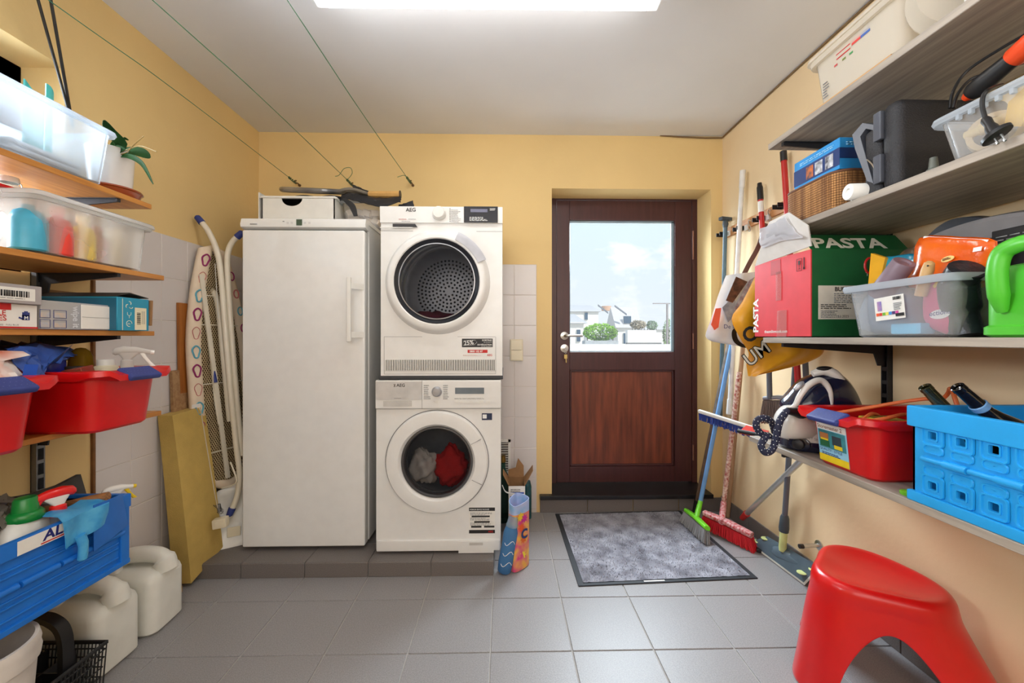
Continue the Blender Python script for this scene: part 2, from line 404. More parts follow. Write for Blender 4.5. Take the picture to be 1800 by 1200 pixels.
k.tube([kx + V((.009 * math.cos(a), -.056, -.018 + .014 * math.sin(a))) for a in [i * .6283 for i in range(10)]], .0012, 6, closed=True)
k.build('lock_key', chrome, kb)
k = MB(); k.obox(kx + V((.001, -.056, -.056)), (.022, 0, 0), (0, .0025, 0), (0, 0, .03), .001, 1).obox(kx + V((.004, -.056, -.083)), (.008, 0, .002), (0, .0022, 0), (-.002, 0, .03), .001, 1)
k.build('hanging_key', M('brass', (186, 164, 104), .3, .9), kb)
for z in (1.80, 1.12, .33):
    MB().cyl((1.342, DY - .004, z - (.1 if z > 1.5 else .055)), (1.342, DY - .004, z + (.1 if z > 1.5 else .055)), .006, n=10).build('hinge', M('copper_hinge', (150, 110, 96), .35, .8), door)
# left window
wf = MB(); fr_in = [(WY0, WY1, WZ0, WZ0 + .07), (WY0, WY1, WZ1 - .07, WZ1), (WY0, WY0 + .07, WZ0, WZ1), (WY1 - .09, WY1, WZ0, WZ1), (.73, .8, WZ0, WZ1)]
for y0, y1, z0, z1 in fr_in: wf.box((WXI - .06, y0, z0), (WXI, y1, z1), .004)
wf = struct(wf.build('window_1', mahogany)); tag(wf, 'brown wooden window in the left wall behind the shelves')
MB().box((WXI - .034, WY0 + .06, WZ0 + .06), (WXI - .03, WY1 - .08, WZ1 - .06)).build('glass_pane', glass, wf)
# outside seen through the door
conc = M('sunlit_white_render', (238, 234, 228), .8, var=.03); slate = M('pale_slate_roof', (206, 202, 200), .7, var=.08)
GZ = .7
struct(MB().box((-60, 5.4, -6), (60, 80, GZ)).build('ground', M('pale_ground', (190, 186, 178), .9)))
tw = struct(MB().box((-6, 5.2, -4), (8, 5.4, 1.055), .01).build('trim_4', conc)); tag(tw, 'white parapet wall outside beyond the door glass')
st = struct(MB().box((-3, YB + .22, -.3), (6, 5.25, -.05)).build('trim_5', conc)); tag(st, 'pale terrace floor outside the door')
win_m = M('dark_window', (64, 86, 108), .15)
def house(label, u0, u1, vt, vr, y, roof='gable', wins=(), depth=6, extra=None):
    """house facade between two image columns, eaves at row vt and ridge at row vr, standing at distance y"""
    a, b = PY(u0, vt, y), PY(u1, vt, y); ridge = PY((u0 + u1) / 2, vr, y + (0 if roof == 'gable' else depth / 2)).z
    r = T('terrace_house', label, 'house', ((a.x + b.x) / 2, y, GZ))
    w = MB(); poly = [(a.x, y, GZ), (b.x, y, GZ), (b.x, y, a.z)] + ([((a.x + b.x) / 2, y, ridge)] if roof == 'gable' else []) + [(a.x, y, a.z)]
    w.prism(poly, (0, depth, 0)); w.build('house_wall', conc, r)
    rf = MB(); xm = (a.x + b.x) / 2
    if roof == 'gable':
        for s in (a.x, b.x):
            o = .2 if s == b.x else -.2
            rf.prism([(s + o, y - .15, a.z - .1), (xm, y - .15, ridge + .05), (xm, y - .15, ridge + .17), (s + o, y - .15, a.z + .02)], (0, depth + .3, 0))
    else:
        rf.prism([(a.x - .15, y - .2, a.z - .05), (a.x - .15, y + depth / 2, ridge), (a.x - .15, y + depth + .2, a.z - .05)], (b.x - a.x + .3, 0, 0))
    rf.build('house_roof', slate, r)
    for (p0, q0, p1, q1) in wins:
        c, d = PY(p0, q0, y), PY(p1, q1, y); f = MB().box((c.x, y - .06, d.z), (d.x, y + .02, c.z)).build('house_window', conc, r)
        t = .04 * (d.x - c.x); MB().box((c.x + t, y - .09, d.z + t), (d.x - t, y - .05, c.z - t)).build('window_pane', win_m, f)
    return r
house('white house at the left edge of the door glass with two small windows', 994, 1026, 566, 552, 17, 'slope', ((1013, 579, 1020, 600),))
h2 = house('tall white house behind the green hedge with one dark upper window', 1000, 1052, 546, 536, 26, 'slope', ((1027, 549, 1033, 562),))
MB().cyl(PY(1066, 546, 24), PY(1066, 538, 24), .3, n=10).build('chimney', M('brick_orange', (214, 170, 140), .8), h2)
h3 = house('white house right of the hedge with a wide dark attic window', 1086, 1122, 574, 540, 19, 'slope', ((1095, 555, 1109, 569), (1095, 585, 1100, 604)), depth=1.5)
MB().obox(PY(1091, 545, 18.6), (.55, 0, -.40), (0, .1, 0), (0, 0, .07)).build('barge_board', M('dark_barge', (120, 122, 130), .6), h3)
MB().obox(PY(1060, 543, 23.6), (.6, 0, -.45), (0, .1, 0), (0, 0, .09)).build('barge_board', M('dark_barge', (120, 122, 130), .6), h2)
house('low white building with a flat wall farthest right in the door glass', 1124, 1196, 578, 556, 30, 'slope')
b = PY(1103, 580, 11); c = PY(1154, 604, 11); gw = T('garden_wall', 'pale garden wall with a dark coping line right of the hedge', 'wall', ((b.x + c.x) / 2, 11, GZ))
MB().box((b.x, 11, GZ), (c.x, 11.2, b.z), .01).build('wall_face', conc, gw)
MB().box((b.x - .05, 10.9, c.z - .03), (c.x + .1, 11, c.z + .03)).build('coping', M('dark_coping', (120, 118, 116), .8), gw)
po = T('wash_line_post', 'grey T-shaped post outside the right side of the door glass', 'post', (PY(1173, 640, 6.5).x, 6.5, GZ))
a = PY(1173, 534, 6.5); MB().box((a.x - .012, 6.49, GZ), (a.x + .012, 6.52, a.z)).build('post_shaft', M('post_paint', (150, 140, 140), .6), po)
MB().box((PY(1148, 533, 6.5).x, 6.49, a.z), (PY(1180, 533, 6.5).x, 6.52, a.z + .014)).build('cross_bar', M('post_paint', (150, 140, 140), .6), po)
# hedge: planter and leaves
def leaf_ball(label, u0, u1, v0, v1, y, col, count, name='hedge_bush', cat='bush', planter=True, col2=None):
    a, b = PY(u0, v0, y), PY(u1, v1, y); c = (a + b) / 2; r = T(name, label, cat, (c.x, y, GZ))
    rr = random.Random(u0); hx, hz = (b.x - a.x) / 2, (a.z - b.z) / 2; L = MB()
    for i in range(count):
        d = V((rr.gauss(0, 1), rr.gauss(0, 1), rr.gauss(0, 1))).normalized() * rr.uniform(.55, 1.0) ** .5
        p = V((c.x + d.x * hx, y + d.y * hx * .5, c.z + d.z * hz)); s = hx * (rr.uniform(.05, .1) if planter else rr.uniform(.11, .2))
        e1 = V((rr.gauss(0, 1), rr.gauss(0, 1), rr.gauss(0, 1))).normalized(); e2 = e1.orthogonal().normalized()
        L._faces([p + e1 * s, p + e2 * s * .5, p - e1 * s, p - e2 * s * .5 + e1.cross(e2) * s * .2], [(0, 1, 2), (0, 2, 3)])
    o = L.build('foliage', M('leaf_' + str(u0), col, .6, rgb2=col2 or tuple(int(q * .6) for q in col), scale=3), r, fix=False); o['kind'] = 'stuff'
    st = MB()
    for i in range(5): st.cyl((c.x + hx * (i - 2) * .3, y, GZ), (c.x + hx * (i - 2) * .4, y, c.z + hz * .4), .015, .006, 6)
    st.build('stems', M('stem_brown', (96, 74, 50), .8), r)
    if planter:
        MB().box((a.x + .02, y - .16, GZ), (b.x - .03, y + .16, b.z + .02), .01).build('planter_box', M('grey_planter', (176, 180, 184), .7), r)
leaf_ball('bright green clipped hedge in a grey planter outside the door', 1024, 1086, 568, 600, 9, (150, 204, 56), 1500)
leaf_ball('straw-coloured dry shrub above the garden wall outside', 1108, 1136, 563, 578, 12, (206, 190, 164), 700, 'dry_shrub', planter=False)
leaf_ball('grey-green shrub beside the dry shrub above the garden wall', 1136, 1156, 563, 580, 12.4, (176, 196, 160), 600, 'garden_shrub', planter=False)
leaf_ball('pale green climber beside the grey T-shaped post outside', 1164, 1188, 560, 616, 7.2, (186, 212, 150), 700, 'climbing_plant', planter=False)
# ceiling lamp
lr = T('fluorescent_ceiling_lamp', 'long fluorescent ceiling lamp with a ribbed clear cover', 'ceiling lamp', (-.06, 1.46, 2.385), math.radians(-.5))
MB().box((-.635, -.075, .05), (.635, .075, .088), .004).build('lamp_housing', white_plastic, lr, local=True)
m = MB()
prof = [(-.07, .05), (-.066, .012), (-.056, .002), (.056, .002), (.066, .012), (.07, .05)]
m.loft([[(x, a, b) for a, b in prof] for x in (-.6, .6)]); m.build('lamp_diffuser', M('lit_diffuser', (255, 253, 250), .4, var=0, emit=11), lr, local=True)
for s in (-1, 1):
    m = MB(); m.loft([[(s * x, a * k, b) for a, b in prof] for x, k in ((.602, 1.02), (.64, 1.0))]); m.build('lamp_end_cap', CLEAR('ribbed_acrylic', (235, 238, 240), .5, .1), lr, local=True)
m = MB()
for s in (-1, 1): m.box((-.63, s * .07 - .006, .04), (.63, s * .07 + .006, .052), .003)
m.build('cover_lip', CLEAR('acrylic_lip', (240, 242, 244), .6, .1), lr, local=True)
# surface cable along the top of the right and back wall
cb = MB(); cb.tube([(XR - .005, .7, ZC - .004), (XR - .006, 1.5, ZC - .008), (XR - .005, 2.3, ZC - .005), (XR - .008, YB - .01, ZC - .012), (XR - .12, YB - .006, ZC - .012), (XR - .3, YB - .006, ZC - .006), (XR - .42, YB - .006, ZC + .002)], .005, 6)
tag(cb.build('surface_cable', M('dusty_brown_cable', (120, 96, 66), .7), None), 'thin dusty brown cable along the top of the right wall', 'cable')
# switch and vent on the tiles
sw = T('light_switch', 'cream double rocker light switch on the white wall tiles', 'switch', PY(908, 634, YB - .008))
a, b = PY(896.5, 634, YB - .008), PY(919, 596, YB - .008); cream = M('cream_plastic', (232, 222, 196), .35, var=.02)
MB().box((a.x, YB - .026, a.z), (b.x, YB - .008, b.z), .004).build('switch_frame', cream, sw)
mz = (a.z + b.z) / 2
for z0, z1 in ((a.z + .006, mz - .001), (mz + .001, b.z - .006)):
    MB().box((a.x + .006, YB - .033, z0), (b.x - .006, YB - .024, z1), .003).build('rocker', cream, sw)
vg = T('vent_grille', 'white slatted vent grille behind the cardboard detergent box', 'vent', PY(885, 832, YB - .008))
a, b = PY(868, 832, YB - .008), PY(897.5, 772, YB - .008)
for x0, x1, z0, z1 in ((a.x, b.x, a.z, a.z + .016), (a.x, b.x, b.z - .016, b.z), (a.x, a.x + .014, a.z, b.z), (b.x - .014, b.x, a.z, b.z)): pass
m = MB(); m.box((a.x, YB - .018, a.z), (b.x, YB - .008, a.z + .016)).box((a.x, YB - .018, b.z - .016), (b.x, YB - .008, b.z)).box((a.x, YB - .018, a.z), (a.x + .014, YB - .008, b.z)).box((b.x - .016, YB - .018, a.z), (b.x, YB - .008, b.z))
m.build('vent_frame', white_plastic, vg)
MB().box((a.x + .01, YB - .0095, a.z + .01), (b.x - .01, YB - .0085, b.z - .01)).build('vent_back', M('vent_dark', (110, 104, 98), .8), vg)
z = a.z + .02
sl = None
while z < b.z - .022:
    o = MB().obox((( a.x + b.x) / 2, YB - .013, z + .006), (b.x - a.x - .028, 0, 0), (0, .009, -.006), (0, .0016, .0024)).build('vent_slat', white_plastic, vg); z += .0155
# ================================================================== LEFT SIDE
honey = M('honey_laminate_shelf', (206, 142, 66), .45, rgb2=(180, 116, 48), scale=4, stretch=(14, 1.2, 14), detail=6)
SXF = -1.297
def PXL(u, v): return PX(u, v, SXF)
shelf_rows = [(267, 368, .018, 'topmost honey-coloured shelf board on the left wall, under the plant pot'),
              (289, 493, .018, 'second honey shelf board on the left wall, under the frosted bin'),
              (272, 590, .017, 'eye-level honey shelf board on the left wall, carrying the small cartons'),
              (284, 741, .017, 'left honey shelf board under the two red bins'),
              (222, 972, .017, 'lowest left shelf board hidden under the blue crate')]
SZ = []
for i, (u, v, t, lab) in enumerate(shelf_rows):
    p = PXL(u, v); z0 = p.z if i < 3 else (.851 if i == 3 else .405); y1 = p.y
    r = T('shelf_board', lab, 'shelf', ((XL + SXF) / 2, 1.0, z0), group='left shelf boards'); SZ.append(z0 + t)
    MB().box((XL + .012, .35, z0), (SXF, y1, z0 + t), .0015, 1).build('board', honey, r)
    for yb in ((1.385, .55) if i != 4 else (1.1, .55)):
        m = MB(); m.prism([(XL + .02, yb - .003, z0), (SXF - .012, yb - .003, z0), (SXF - .012, yb - .003, z0 - .012), (XL + .11, yb - .003, z0 - .03), (XL + .05, yb - .003, z0 - .036), (XL + .044, yb - .003, z0 - .07), (XL + .02, yb - .003, z0 - .07)], (0, .006, 0))
        m.box((SXF - .015, yb - .006, z0 - .012), (SXF - .009, yb + .006, z0 + .002)).box((XL + .02, yb - .009, z0 - .003), (SXF - .012, yb + .009, z0))
        m.build('bracket', dark_metal, r)
r = T('shelf_rail', 'grey slotted shelf upright on the left wall behind the red bins', 'shelf rail', (XL + .008, 1.385, .25))
def slotted(m, x0, x1, yc, z0, z1, s):
    m.box((x0, yc - .013, z0), (x1, yc - .009, z1)).box((x0, yc + .009, z0), (x1, yc + .013, z1)).box((x0, yc - .013, z0), (x0 + (.003 if s > 0 else 0) - (0 if s > 0 else 0), yc + .013, z1)) if s > 0 else m.box((x0, yc - .013, z0), (x1, yc - .009, z1)).box((x0, yc + .009, z0), (x1, yc + .013, z1)).box((x1 - .003, yc - .013, z0), (x1, yc + .013, z1))
m = MB(); slotted(m, XL, XL + .02, 1.385, .2, 1.68, 1); 
m.build('rail_channel', grey_metal, r)
m = MB(); z = .22
while z < 1.66: m.box((XL + .003, 1.385 - .009, z), (XL + .0195, 1.385 + .009, z + .012)); z += .05
m.build('rail_web', grey_metal, r, kind='stuff')
clear_bin = CLEAR('milky_clear_plastic', (232, 238, 244), .30); clear_rim = CLEAR('milky_clear_rim', (228, 236, 244), .62)
frosty = CLEAR('frosted_plastic', (246, 244, 240), .27); frosty_rim = CLEAR('frosted_rim', (236, 236, 234), .7)
def tub(r, x0, x1, y0, y1, z0, z1, mat, rim_mat, taper=.02, rim=.014, corner=.025, lid=None, wall=.003):
    """open plastic tub: tapered rounded walls, floor, and a flanged rim; all world coordinates at the rim, taper applied at the base"""
    cx, cy, hx, hy = (x0 + x1) / 2, (y0 + y1) / 2, (x1 - x0) / 2, (y1 - y0) / 2
    def ring(k, z, c): return [V((cx + a, cy + b, z)) for a, b in rrect(hx - k, hy - k, c)]
    m = MB(); m.loft([ring(taper + .01, z0, corner * .7), ring(taper, z0 + .006, corner), ring(.006, z1 - .014, corner), ring(.006, z1 - .004, corner), ring(.006 + wall, z1 - .004, corner), ring(taper + wall, z0 + .008, corner), ring(taper + .02, z0 + .005, corner * .6)])
    b = m.build('bin_body', mat, r)
    m = MB(); m.loft([ring(.004, z1 - rim, corner), ring(-.006, z1 - rim, corner + .004), ring(-.009, z1 - rim * .5, corner + .005), ring(-.007, z1, corner + .004), ring(.008, z1, corner), ring(.008, z1 - .004, corner), ring(.004, z1 - .004, corner), ring(.004, z1 - rim, corner)], caps=False)
    m.build('bin_rim', rim_mat, r)
    if lid:
        m = MB(); m.loft([ring(-.013, z1 - .004, corner), ring(-.013, z1 + .006, corner + .004), ring(-.008, z1 + .010, corner), ring(.01, z1 + .0105, corner), ring(.014, z1 + .006, corner)]); m.build('bin_lid', lid, r)
    return b
def bottle(name, label, cat, p, prof, mat, cap=None, capmat=None, tilt=None, n=24, group=None, sx=1, sy=1, part='bottle_body', cappart='cap', rz=0):
    r = T(name, label, cat, p, group=group, rz=rz)
    o = MB().lathe(prof, n=n, sx=sx, sy=sy); o = o.build(part, mat, r, local=True)
    if cap: MB().lathe(cap, n=n).build(cappart, capmat, r, local=True)
    if tilt: r.rotation_euler = tilt
    return r
# --- top clear bin with its contents
r = T('storage_bin', 'clear open storage bin on the topmost left shelf beside the plant', 'storage bin', (-1.42, 1.0, SZ[0]))
tub(r, -1.575, -1.275, .60, 1.318, SZ[0], 1.812, clear_bin, clear_rim)
q = PX(64, 150, -1.40)
r = T('plastic_tube', 'teal curved plastic piece sticking out of the top left bin', 'tube', (q.x, q.y, SZ[0] + .012))
m = MB(); m.grid(lambda a, b: V((.03 * math.cos(-.6 + 3.9 * a), .03 * math.sin(-.6 + 3.9 * a), (.228) * b + .02 * b * math.cos(6 * a))), 24, 6).solid(.004); m.build('tube_wall', M('teal_plastic', (74, 190, 186), .35), r, local=True)
r.rotation_euler = (math.radians(10), math.radians(6), 0.4)
for (x, y, sx, sy, h, col, lab) in ((-1.45, .98, .07, .09, .105, (120, 178, 214), 'blurred blue cloth bundle inside the top left bin'), (-1.40, 1.18, .07, .10, .05, (222, 226, 232), 'folded white towel inside the top left bin, nearest the plant'), (-1.42, .78, .08, .09, .11, (206, 220, 230), 'pale folded cloth at the near end of the top left bin')):
    m = MB(); rr = random.Random(int(x * 1000 + y * 100))
    for k in range(3):
        z = SZ[0] + .007 + k * h / 3; m.box((x - sx + rr.uniform(0, .012), y - sy + rr.uniform(0, .012), z), (x + sx - rr.uniform(0, .012), y + sy - rr.uniform(0, .012), z + h / 3 - .001), h / 7, 3)
    tag(m.build('folded_cloth', M('cloth_%d_%d' % (col[0], col[1]), col, .9, var=.08, bump=.3)), lab, 'cloth')
# --- plant pot on a saucer
sp = V((-1.405, 1.432, SZ[0]))
r = T('plant_saucer', 'brown glazed saucer under the white plant pot on the top left shelf', 'saucer', sp)
MB().lathe([(.0, 0), (.066, 0), (.074, .006), (.083, .03), (.088, .033), (.086, .038), (.079, .036), (.068, .010), (0, .008)], n=40).build('saucer_dish', M('glazed_terracotta', (150, 70, 36), .2, coat=.5, var=.15), r, local=True)
r = T('potted_orchid', 'orchid with broad green leaves in a white pot on the top left shelf', 'plant', sp + V((0, 0, .011)))
MB().lathe([(0, 0), (.052, 0), (.056, .004), (.064, .15), (.066, .165), (.062, .165), (.058, .14), (0, .135)], n=40).build('pot', M('white_ceramic', (230, 226, 222), .25, coat=.3, var=.02), r, local=True)
MB().lathe([(0, .136), (.058, .136), (.05, .148), (0, .152)], n=20).build('bark_soil', M('bark', (84, 58, 38), .9, var=.4), r, local=True)
leafm = M('orchid_leaf', (40, 86, 36), .7, rgb2=(24, 58, 28), scale=8, spec=.15)
def leaf(pts, w, name='leaf', mat=leafm, parent=None, face=ZU):
    P = smooth_path(pts, 6); k = len(P); rings = []
    for i, p in enumerate(P):
        t = i / (k - 1); d = (P[min(i + 1, k - 1)] - P[max(i - 1, 0)]).normalized(); s = d.cross(face)
        s = s.normalized() if s.length > .05 else V((.7, .7, 0)).normalized(); up = s.cross(d); ww = w * (math.sin(math.pi * min(.04 + t * .96, .98)) ** .6)
        rings.append([p - s * ww + up * .25 * ww, p - s * ww * .5 + up * .04 * ww, p - up * .06 * ww, p + s * ww * .5 + up * .04 * ww, p + s * ww + up * .25 * ww])
    m = MB(); m.loft(rings, closed=False); m.solid(.0012); return m.build(name, mat, parent)
b = sp + V((0, 0, .155))
def at(u, v, y): return PY(u, v, y)
leaf([b, at(207, 262, 1.43), at(232, 263, 1.42), at(251, 272, 1.40)], .026, parent=r, face=V((0, -.8, .6)))
leaf([b, at(200, 250, 1.40), at(180, 225, 1.36), at(168, 203, 1.32)], .018, parent=r, face=V((.5, -.8, .2)))
leaf([b, at(212, 268, 1.40), at(238, 282, 1.37), at(257, 318, 1.33)], .009, parent=r, face=V((-.4, -.8, .2)))
leaf([b, at(190, 255, 1.50), at(200, 238, 1.53), at(214, 240, 1.55)], .017, parent=r)
m = MB(); m.tube(smooth_path([b, at(208, 262, 1.40), at(222, 248, 1.39), at(240, 232, 1.38)]), .0016, 6); m.tube(smooth_path([b, at(212, 256, 1.40), at(235, 250, 1.38), at(263, 260, 1.36)]), .0018, 6)
m.build('aerial_root', M('orchid_root', (168, 140, 80), .6), r)
# --- second shelf: lidded bin full of bottles
SB = SZ[1]
r = T('storage_bin', 'frosted lidded bin of cleaning bottles on the second left shelf', 'storage bin', (-1.44, 1.28, SB))
tub(r, -1.572, -1.285, 1.098, 1.462, SB, 1.543, frosty, frosty_rim, taper=.016, lid=frosty_rim)
bp = [(0, 0), (.03, 0), (.034, .004), (.034, .075), (.026, .095), (.012, .104), (.012, .115), (0, .115)]
def bottle_set(lst):
    for (u, depx, body, capc, lab, wid, hh) in lst:
        p = PX(u, 460, depx); k = hh / .122; wid *= 1.06
        bottle('cleaning_bottle', lab, 'bottle', (depx, p.y, SB + .007), [(a * wid / .034, z * k) for a, z in bp], M('hdpe_%d_%d_%d' % body, body, .35), [(0, .112 * k), (.016, .112 * k), (.015, .13 * k), (0, .13 * k)], M('cap_%d_%d_%d' % capc, capc, .35), group='bottles in the frosted bin')
bottle_set([(50, -1.335, (66, 164, 196), (232, 226, 224), 'blue bottle inside the frosted bin, leftmost of the bottles there', .036, .14),
            (101, -1.33, (224, 62, 50), (232, 136, 92), 'red and orange bottle inside the frosted bin beside the blue one', .032, .135),
            (146, -1.33, (226, 196, 50), (228, 206, 120), 'yellow bottle in the middle of the frosted bin', .028, .13),
            (172, -1.36, (160, 92, 86), (170, 110, 100), 'dull red bottle right of the yellow bottle in the frosted bin', .026, .12)])
r = T('lotion_tube', 'cream tube standing inside the frosted bin near its right end', 'tube', (-1.335, PX(199, 460, -1.335).y, SB + .007))
m = MB(); m.loft([[V((a, b, z)) for a, b in rrect(w, d, min(w, d) * .95)] for w, d, z in ((.018, .018, 0), (.018, .018, .03), (.022, .019, .035), (.024, .004, .13))]); m.build('tube_body', M('cream_tube', (224, 216, 190), .4), r, local=True)
LZ = 1.555
p = PX(30, 332, -1.42); r = T('swing_top_jar', 'small swing-top glass jar on the lid of the frosted bin', 'jar', (p.x, 1.150, LZ))
MB().lathe([(0, 0), (.024, 0), (.026, .004), (.026, .022), (.018, .03), (.018, .034), (0, .034)]).build('jar_glass', CLEAR('jar_glass', (200, 205, 200), .3, .05), r, local=True)
MB().lathe([(0, .034), (.02, .034), (.022, .038), (.02, .05), (0, .052)]).build('stopper', white_plastic, r, local=True)
m = MB()
for s in (-1, 1): m.tube([(0, s * .02, .044), (0, s * .03, .04), (0, s * .036, .02), (0, s * .028, .016)], .0014, 6)
m.build('wire_bail', chrome, r, local=True)
p = PX(12, 330, -1.40); m = MB(); m.box((-1.45, 1.04, LZ), (-1.36, 1.115, LZ + .008), .003)
tag(m.build('red_tin_cover', red_plastic), 'flat red lid left of the swing-top jar', 'lid')
r = T('red_grip', 'small red plastic handle lying on the frosted bin lid near its end', 'grip', (-1.46, 1.42, LZ))
MB().sphere((0, 0, .018), .016, .03, .018).build('grip_shell', red_plastic, r, local=True)
MB().sphere((.0125, .012, .016), .005, .006, .005, 10, 6).build('grip_hole', black_plastic, r, local=True)
r = T('storage_bin', 'clear bin with a purple clip cut off by the left edge of the photo', 'storage bin', (-1.43, .86, SB))
tub(r, -1.56, -1.29, .62, 1.03, SB, 1.525, frosty, frosty_rim, taper=.014)
MB().box((-1.288, .985, 1.500), (-1.275, 1.012, 1.522), .003).build('clip', M('purple_clip', (150, 30, 140), .4), r)
# --- eye level shelf: cartons
SC = SZ[2]; X1 = -1.292
card = M('brown_cardboard', (150, 112, 74), .85, var=.1, bump=.2, bscale=200)
def carton(name, label, x0, x1, y0, y1, z0, z1, mat, cat='carton', rz=0, group=None):
    r = T(name, label, cat, ((x0 + x1) / 2, (y0 + y1) / 2, z0), rz, group)
    MB().box((x0 - (x0 + x1) / 2, y0 - (y0 + y1) / 2, 0), (x1 - (x0 + x1) / 2, y1 - (y0 + y1) / 2, z1 - z0), .0015, 1).build('carton_body', mat, r, local=True)
    return r
YS = .027; YG = PX(66, 560, X1).y - YS; YW0, YW1 = YG + .006, PX(204, 560, -1.29).y - YS; YT0, YT1 = PX(206, 560, -1.262).y - YS, PX(262, 560, -1.262).y - YS
nx = V((0, 1, 0))   # left shelf fronts: text runs along +y, up +z, facing +x
r = carton('glove_carton', 'white and red carton of nitrile gloves on the eye-level left shelf', -1.46, X1, .87, YG, SC, 1.234, paper)
O = V((X1, 0, 0))
MB().rect((X1, .87, 1.217), nx, ZU, YG - .87 - .06, .017).build('red_band', red_ink, r); MB().rect((X1, .87, SC + .001), nx, ZU, YG - .87, .0045).build('red_band', red_ink, r)
text('NITRILE', .0185, (X1, YG - .135, 1.203), nx, ZU, red_ink, r, bold=.012); text('GLOVES', .0185, (X1, YG - .136, 1.189), nx, ZU, red_ink, r, bold=.012)
hx = (X1, 1.071, 1.198); m = MB(); m.rect((X1, YG - .036, 1.192), nx, ZU, .017, .014)
for k in range(4): m.rect((X1, YG - .0355 + .0043 * k, 1.2), nx, ZU, .0036, .010 + .003 * (1, 2, 2, 1)[k])
m.rect((X1, YG - .044, 1.197), V((0, 1, -.5)), V((0, .5, 1)), .012, .004); m.build('hand_mark', navy, r); text('M', .013, (X1, YG - .0325, 1.1935), nx, ZU, white_ink, r, bold=.02, off=.0014)
MB().lathe([(0, 0), (.006, 0), (.006, .0008), (0, .0008)], (X1, YG - .130, 1.182), (1, 0, 0)).build('blue_dot', navy, r)
text('LATEX FREE   FULL BLUE', .006, (X1, YG - .108, 1.1765), nx, ZU, grey_ink, r)
YB0 = PX(74, 520, X1 + .012).y - YS
r = carton('grey_carton', 'grey carton with a barcode label on top of the glove carton', -1.44, X1 + .012, .82, YB0, 1.2345, 1.285, M('grey_card', (166, 160, 160), .7))
MB().rect((X1 + .012, .85, 1.243), nx, ZU, YB0 - .867, .033).build('sticker', paper, r)
barcode((X1 + .012, YB0 - .16, 1.252), nx, ZU, .13, .016, ink, r, 30, 3); print_lines((X1 + .012, YB0 - .16, 1.271), nx, ZU, .06, .004, 1, grey_ink, r, 5); print_lines((X1 + .012, YB0 - .16, 1.247), nx, ZU, .13, .003, 1, grey_ink, r, 6)
grey_art = M('grey_blue_print', (176, 172, 166), .6, rgb2=(150, 158, 172), scale=6)
X2 = -1.290
r = carton('wipe_carton', 'printed wipe carton with a white torn opening beside the glove carton', -1.44, X2, YW0, YW1, SC, 1.250, grey_art)
for dy, dz in ((.010, .018), (.010, .046), (-.028, .018), (-.028, .046)):
    w = .034 if dy > 0 else .026; y0 = YW0 + .021 + dy - (0 if dy > 0 else -.004); m = MB()
    for a, b, ww, hh in ((0, 0, w, .001), (0, .0225, w, .001), (0, 0, .001, .0235), (w - .001, 0, .001, .0235)): m.rect((X2, y0 + a, SC + dz - .014 + b), nx, ZU, ww, hh)
    m.build('picture_frame', navy, r)
    MB().rect((X2, y0 + .002, SC + dz - .012), nx, ZU, w - .004, .014).build('picture', M('skin_print', (206, 182, 156), .6, rgb2=(170, 178, 190), scale=40), r)
text('wipe it', .026, (X2, YW0 + .083, SC + .070), V((0, 0, -1)), nx, M('pale_letter', (206, 210, 214), .5), r, bold=.02, sx=.9)
MB().box((X2 + .0005, YW0 + .104, SC + .003), (X2 + .004, YW1 - .004, SC + .077), .0015).build('white_flap', paper, r)
MB().rect((X2 + .0042, YW0 + .105, SC + .039), nx, ZU, YW1 - YW0 - .11, .0008).build('flap_seam', grey_ink, r)
teal = M('teal_print', (40, 150, 182), .5, rgb2=(34, 138, 170), scale=5); teal_dark = M('dark_teal_print', (24, 96, 124), .5)
X3 = -1.262
r = carton('teal_carton', 'teal carton with a cream barcode sticker at the shelf end', -1.555, X3, YT0, YT1, SC, 1.279, teal)
MB().rect((-1.55, YT0 + 0.0000, SC + .002), XU, ZU, .285, .105).build('dark_side', teal_dark, r); text('Coach max', .014, (-1.44, YT0 + 0.0000, 1.262), XU, ZU, teal, r)
O = V((X3, YT0 + 0.0620, SC + .003)); MB().rect(O, nx, ZU, .044, .076).build('sticker', M('cream_sticker', (230, 220, 190), .6), r)
m = MB(); rr = random.Random(4); z = .018
while z < .06: q = rr.choice((.001, .002, .003)); m.rect(O + V((0, .007, z)), nx, ZU, .014, q, off=.0009); z += q + rr.choice((.001, .002))
m.build('barcode', ink, r); 
m = MB()
for k in range(3): m.rect(O + V((0, .026 + .005 * k, .02)), nx, ZU, .0008, .045, off=.0009)
m.build('fine_print', grey_ink, r)
m = MB()
for i in range(3):
    a = math.radians(90 + 120 * i); c = V((X3 + .0004, YT0 + 0.0420 + .007 * math.cos(a), 1.253 + .007 * math.sin(a)))
    m.tube([c + V((0, .0065 * math.cos(a + d), .0065 * math.sin(a + d))) for d in (-2.2, -1.4, -.6, .2)], .0011, 5)
m.tube([(X3, YT0 + 0.0355, 1.230), (X3, YT0 + 0.0355, 1.222), (X3, YT0 + 0.0420, 1.218), (X3, YT0 + 0.0485, 1.222), (X3, YT0 + 0.0485, 1.230)], .0007, 5); m.tube([(X3, YT0 + 0.0420, 1.218), (X3, YT0 + 0.0420, 1.210)], .0007, 5)
m.tube([(X3, YT0 + 0.0420 + .01 * math.cos(t * .55), 1.192 + .01 * math.sin(t * .55)) for t in range(10)], .0009, 5)
m.build('recycling_marks', M('cream_sticker', (230, 220, 190), .6), r); text('alu', .009, (X3, YT0 + 0.0350, 1.189), nx, ZU, M('cream_sticker', (230, 220, 190), .6), r)
MB().rect((X3, YT0 + 0.0170, SC + .001), nx, ZU, .0016, .105).build('cream_line', M('cream_sticker', (230, 220, 190), .6), r)
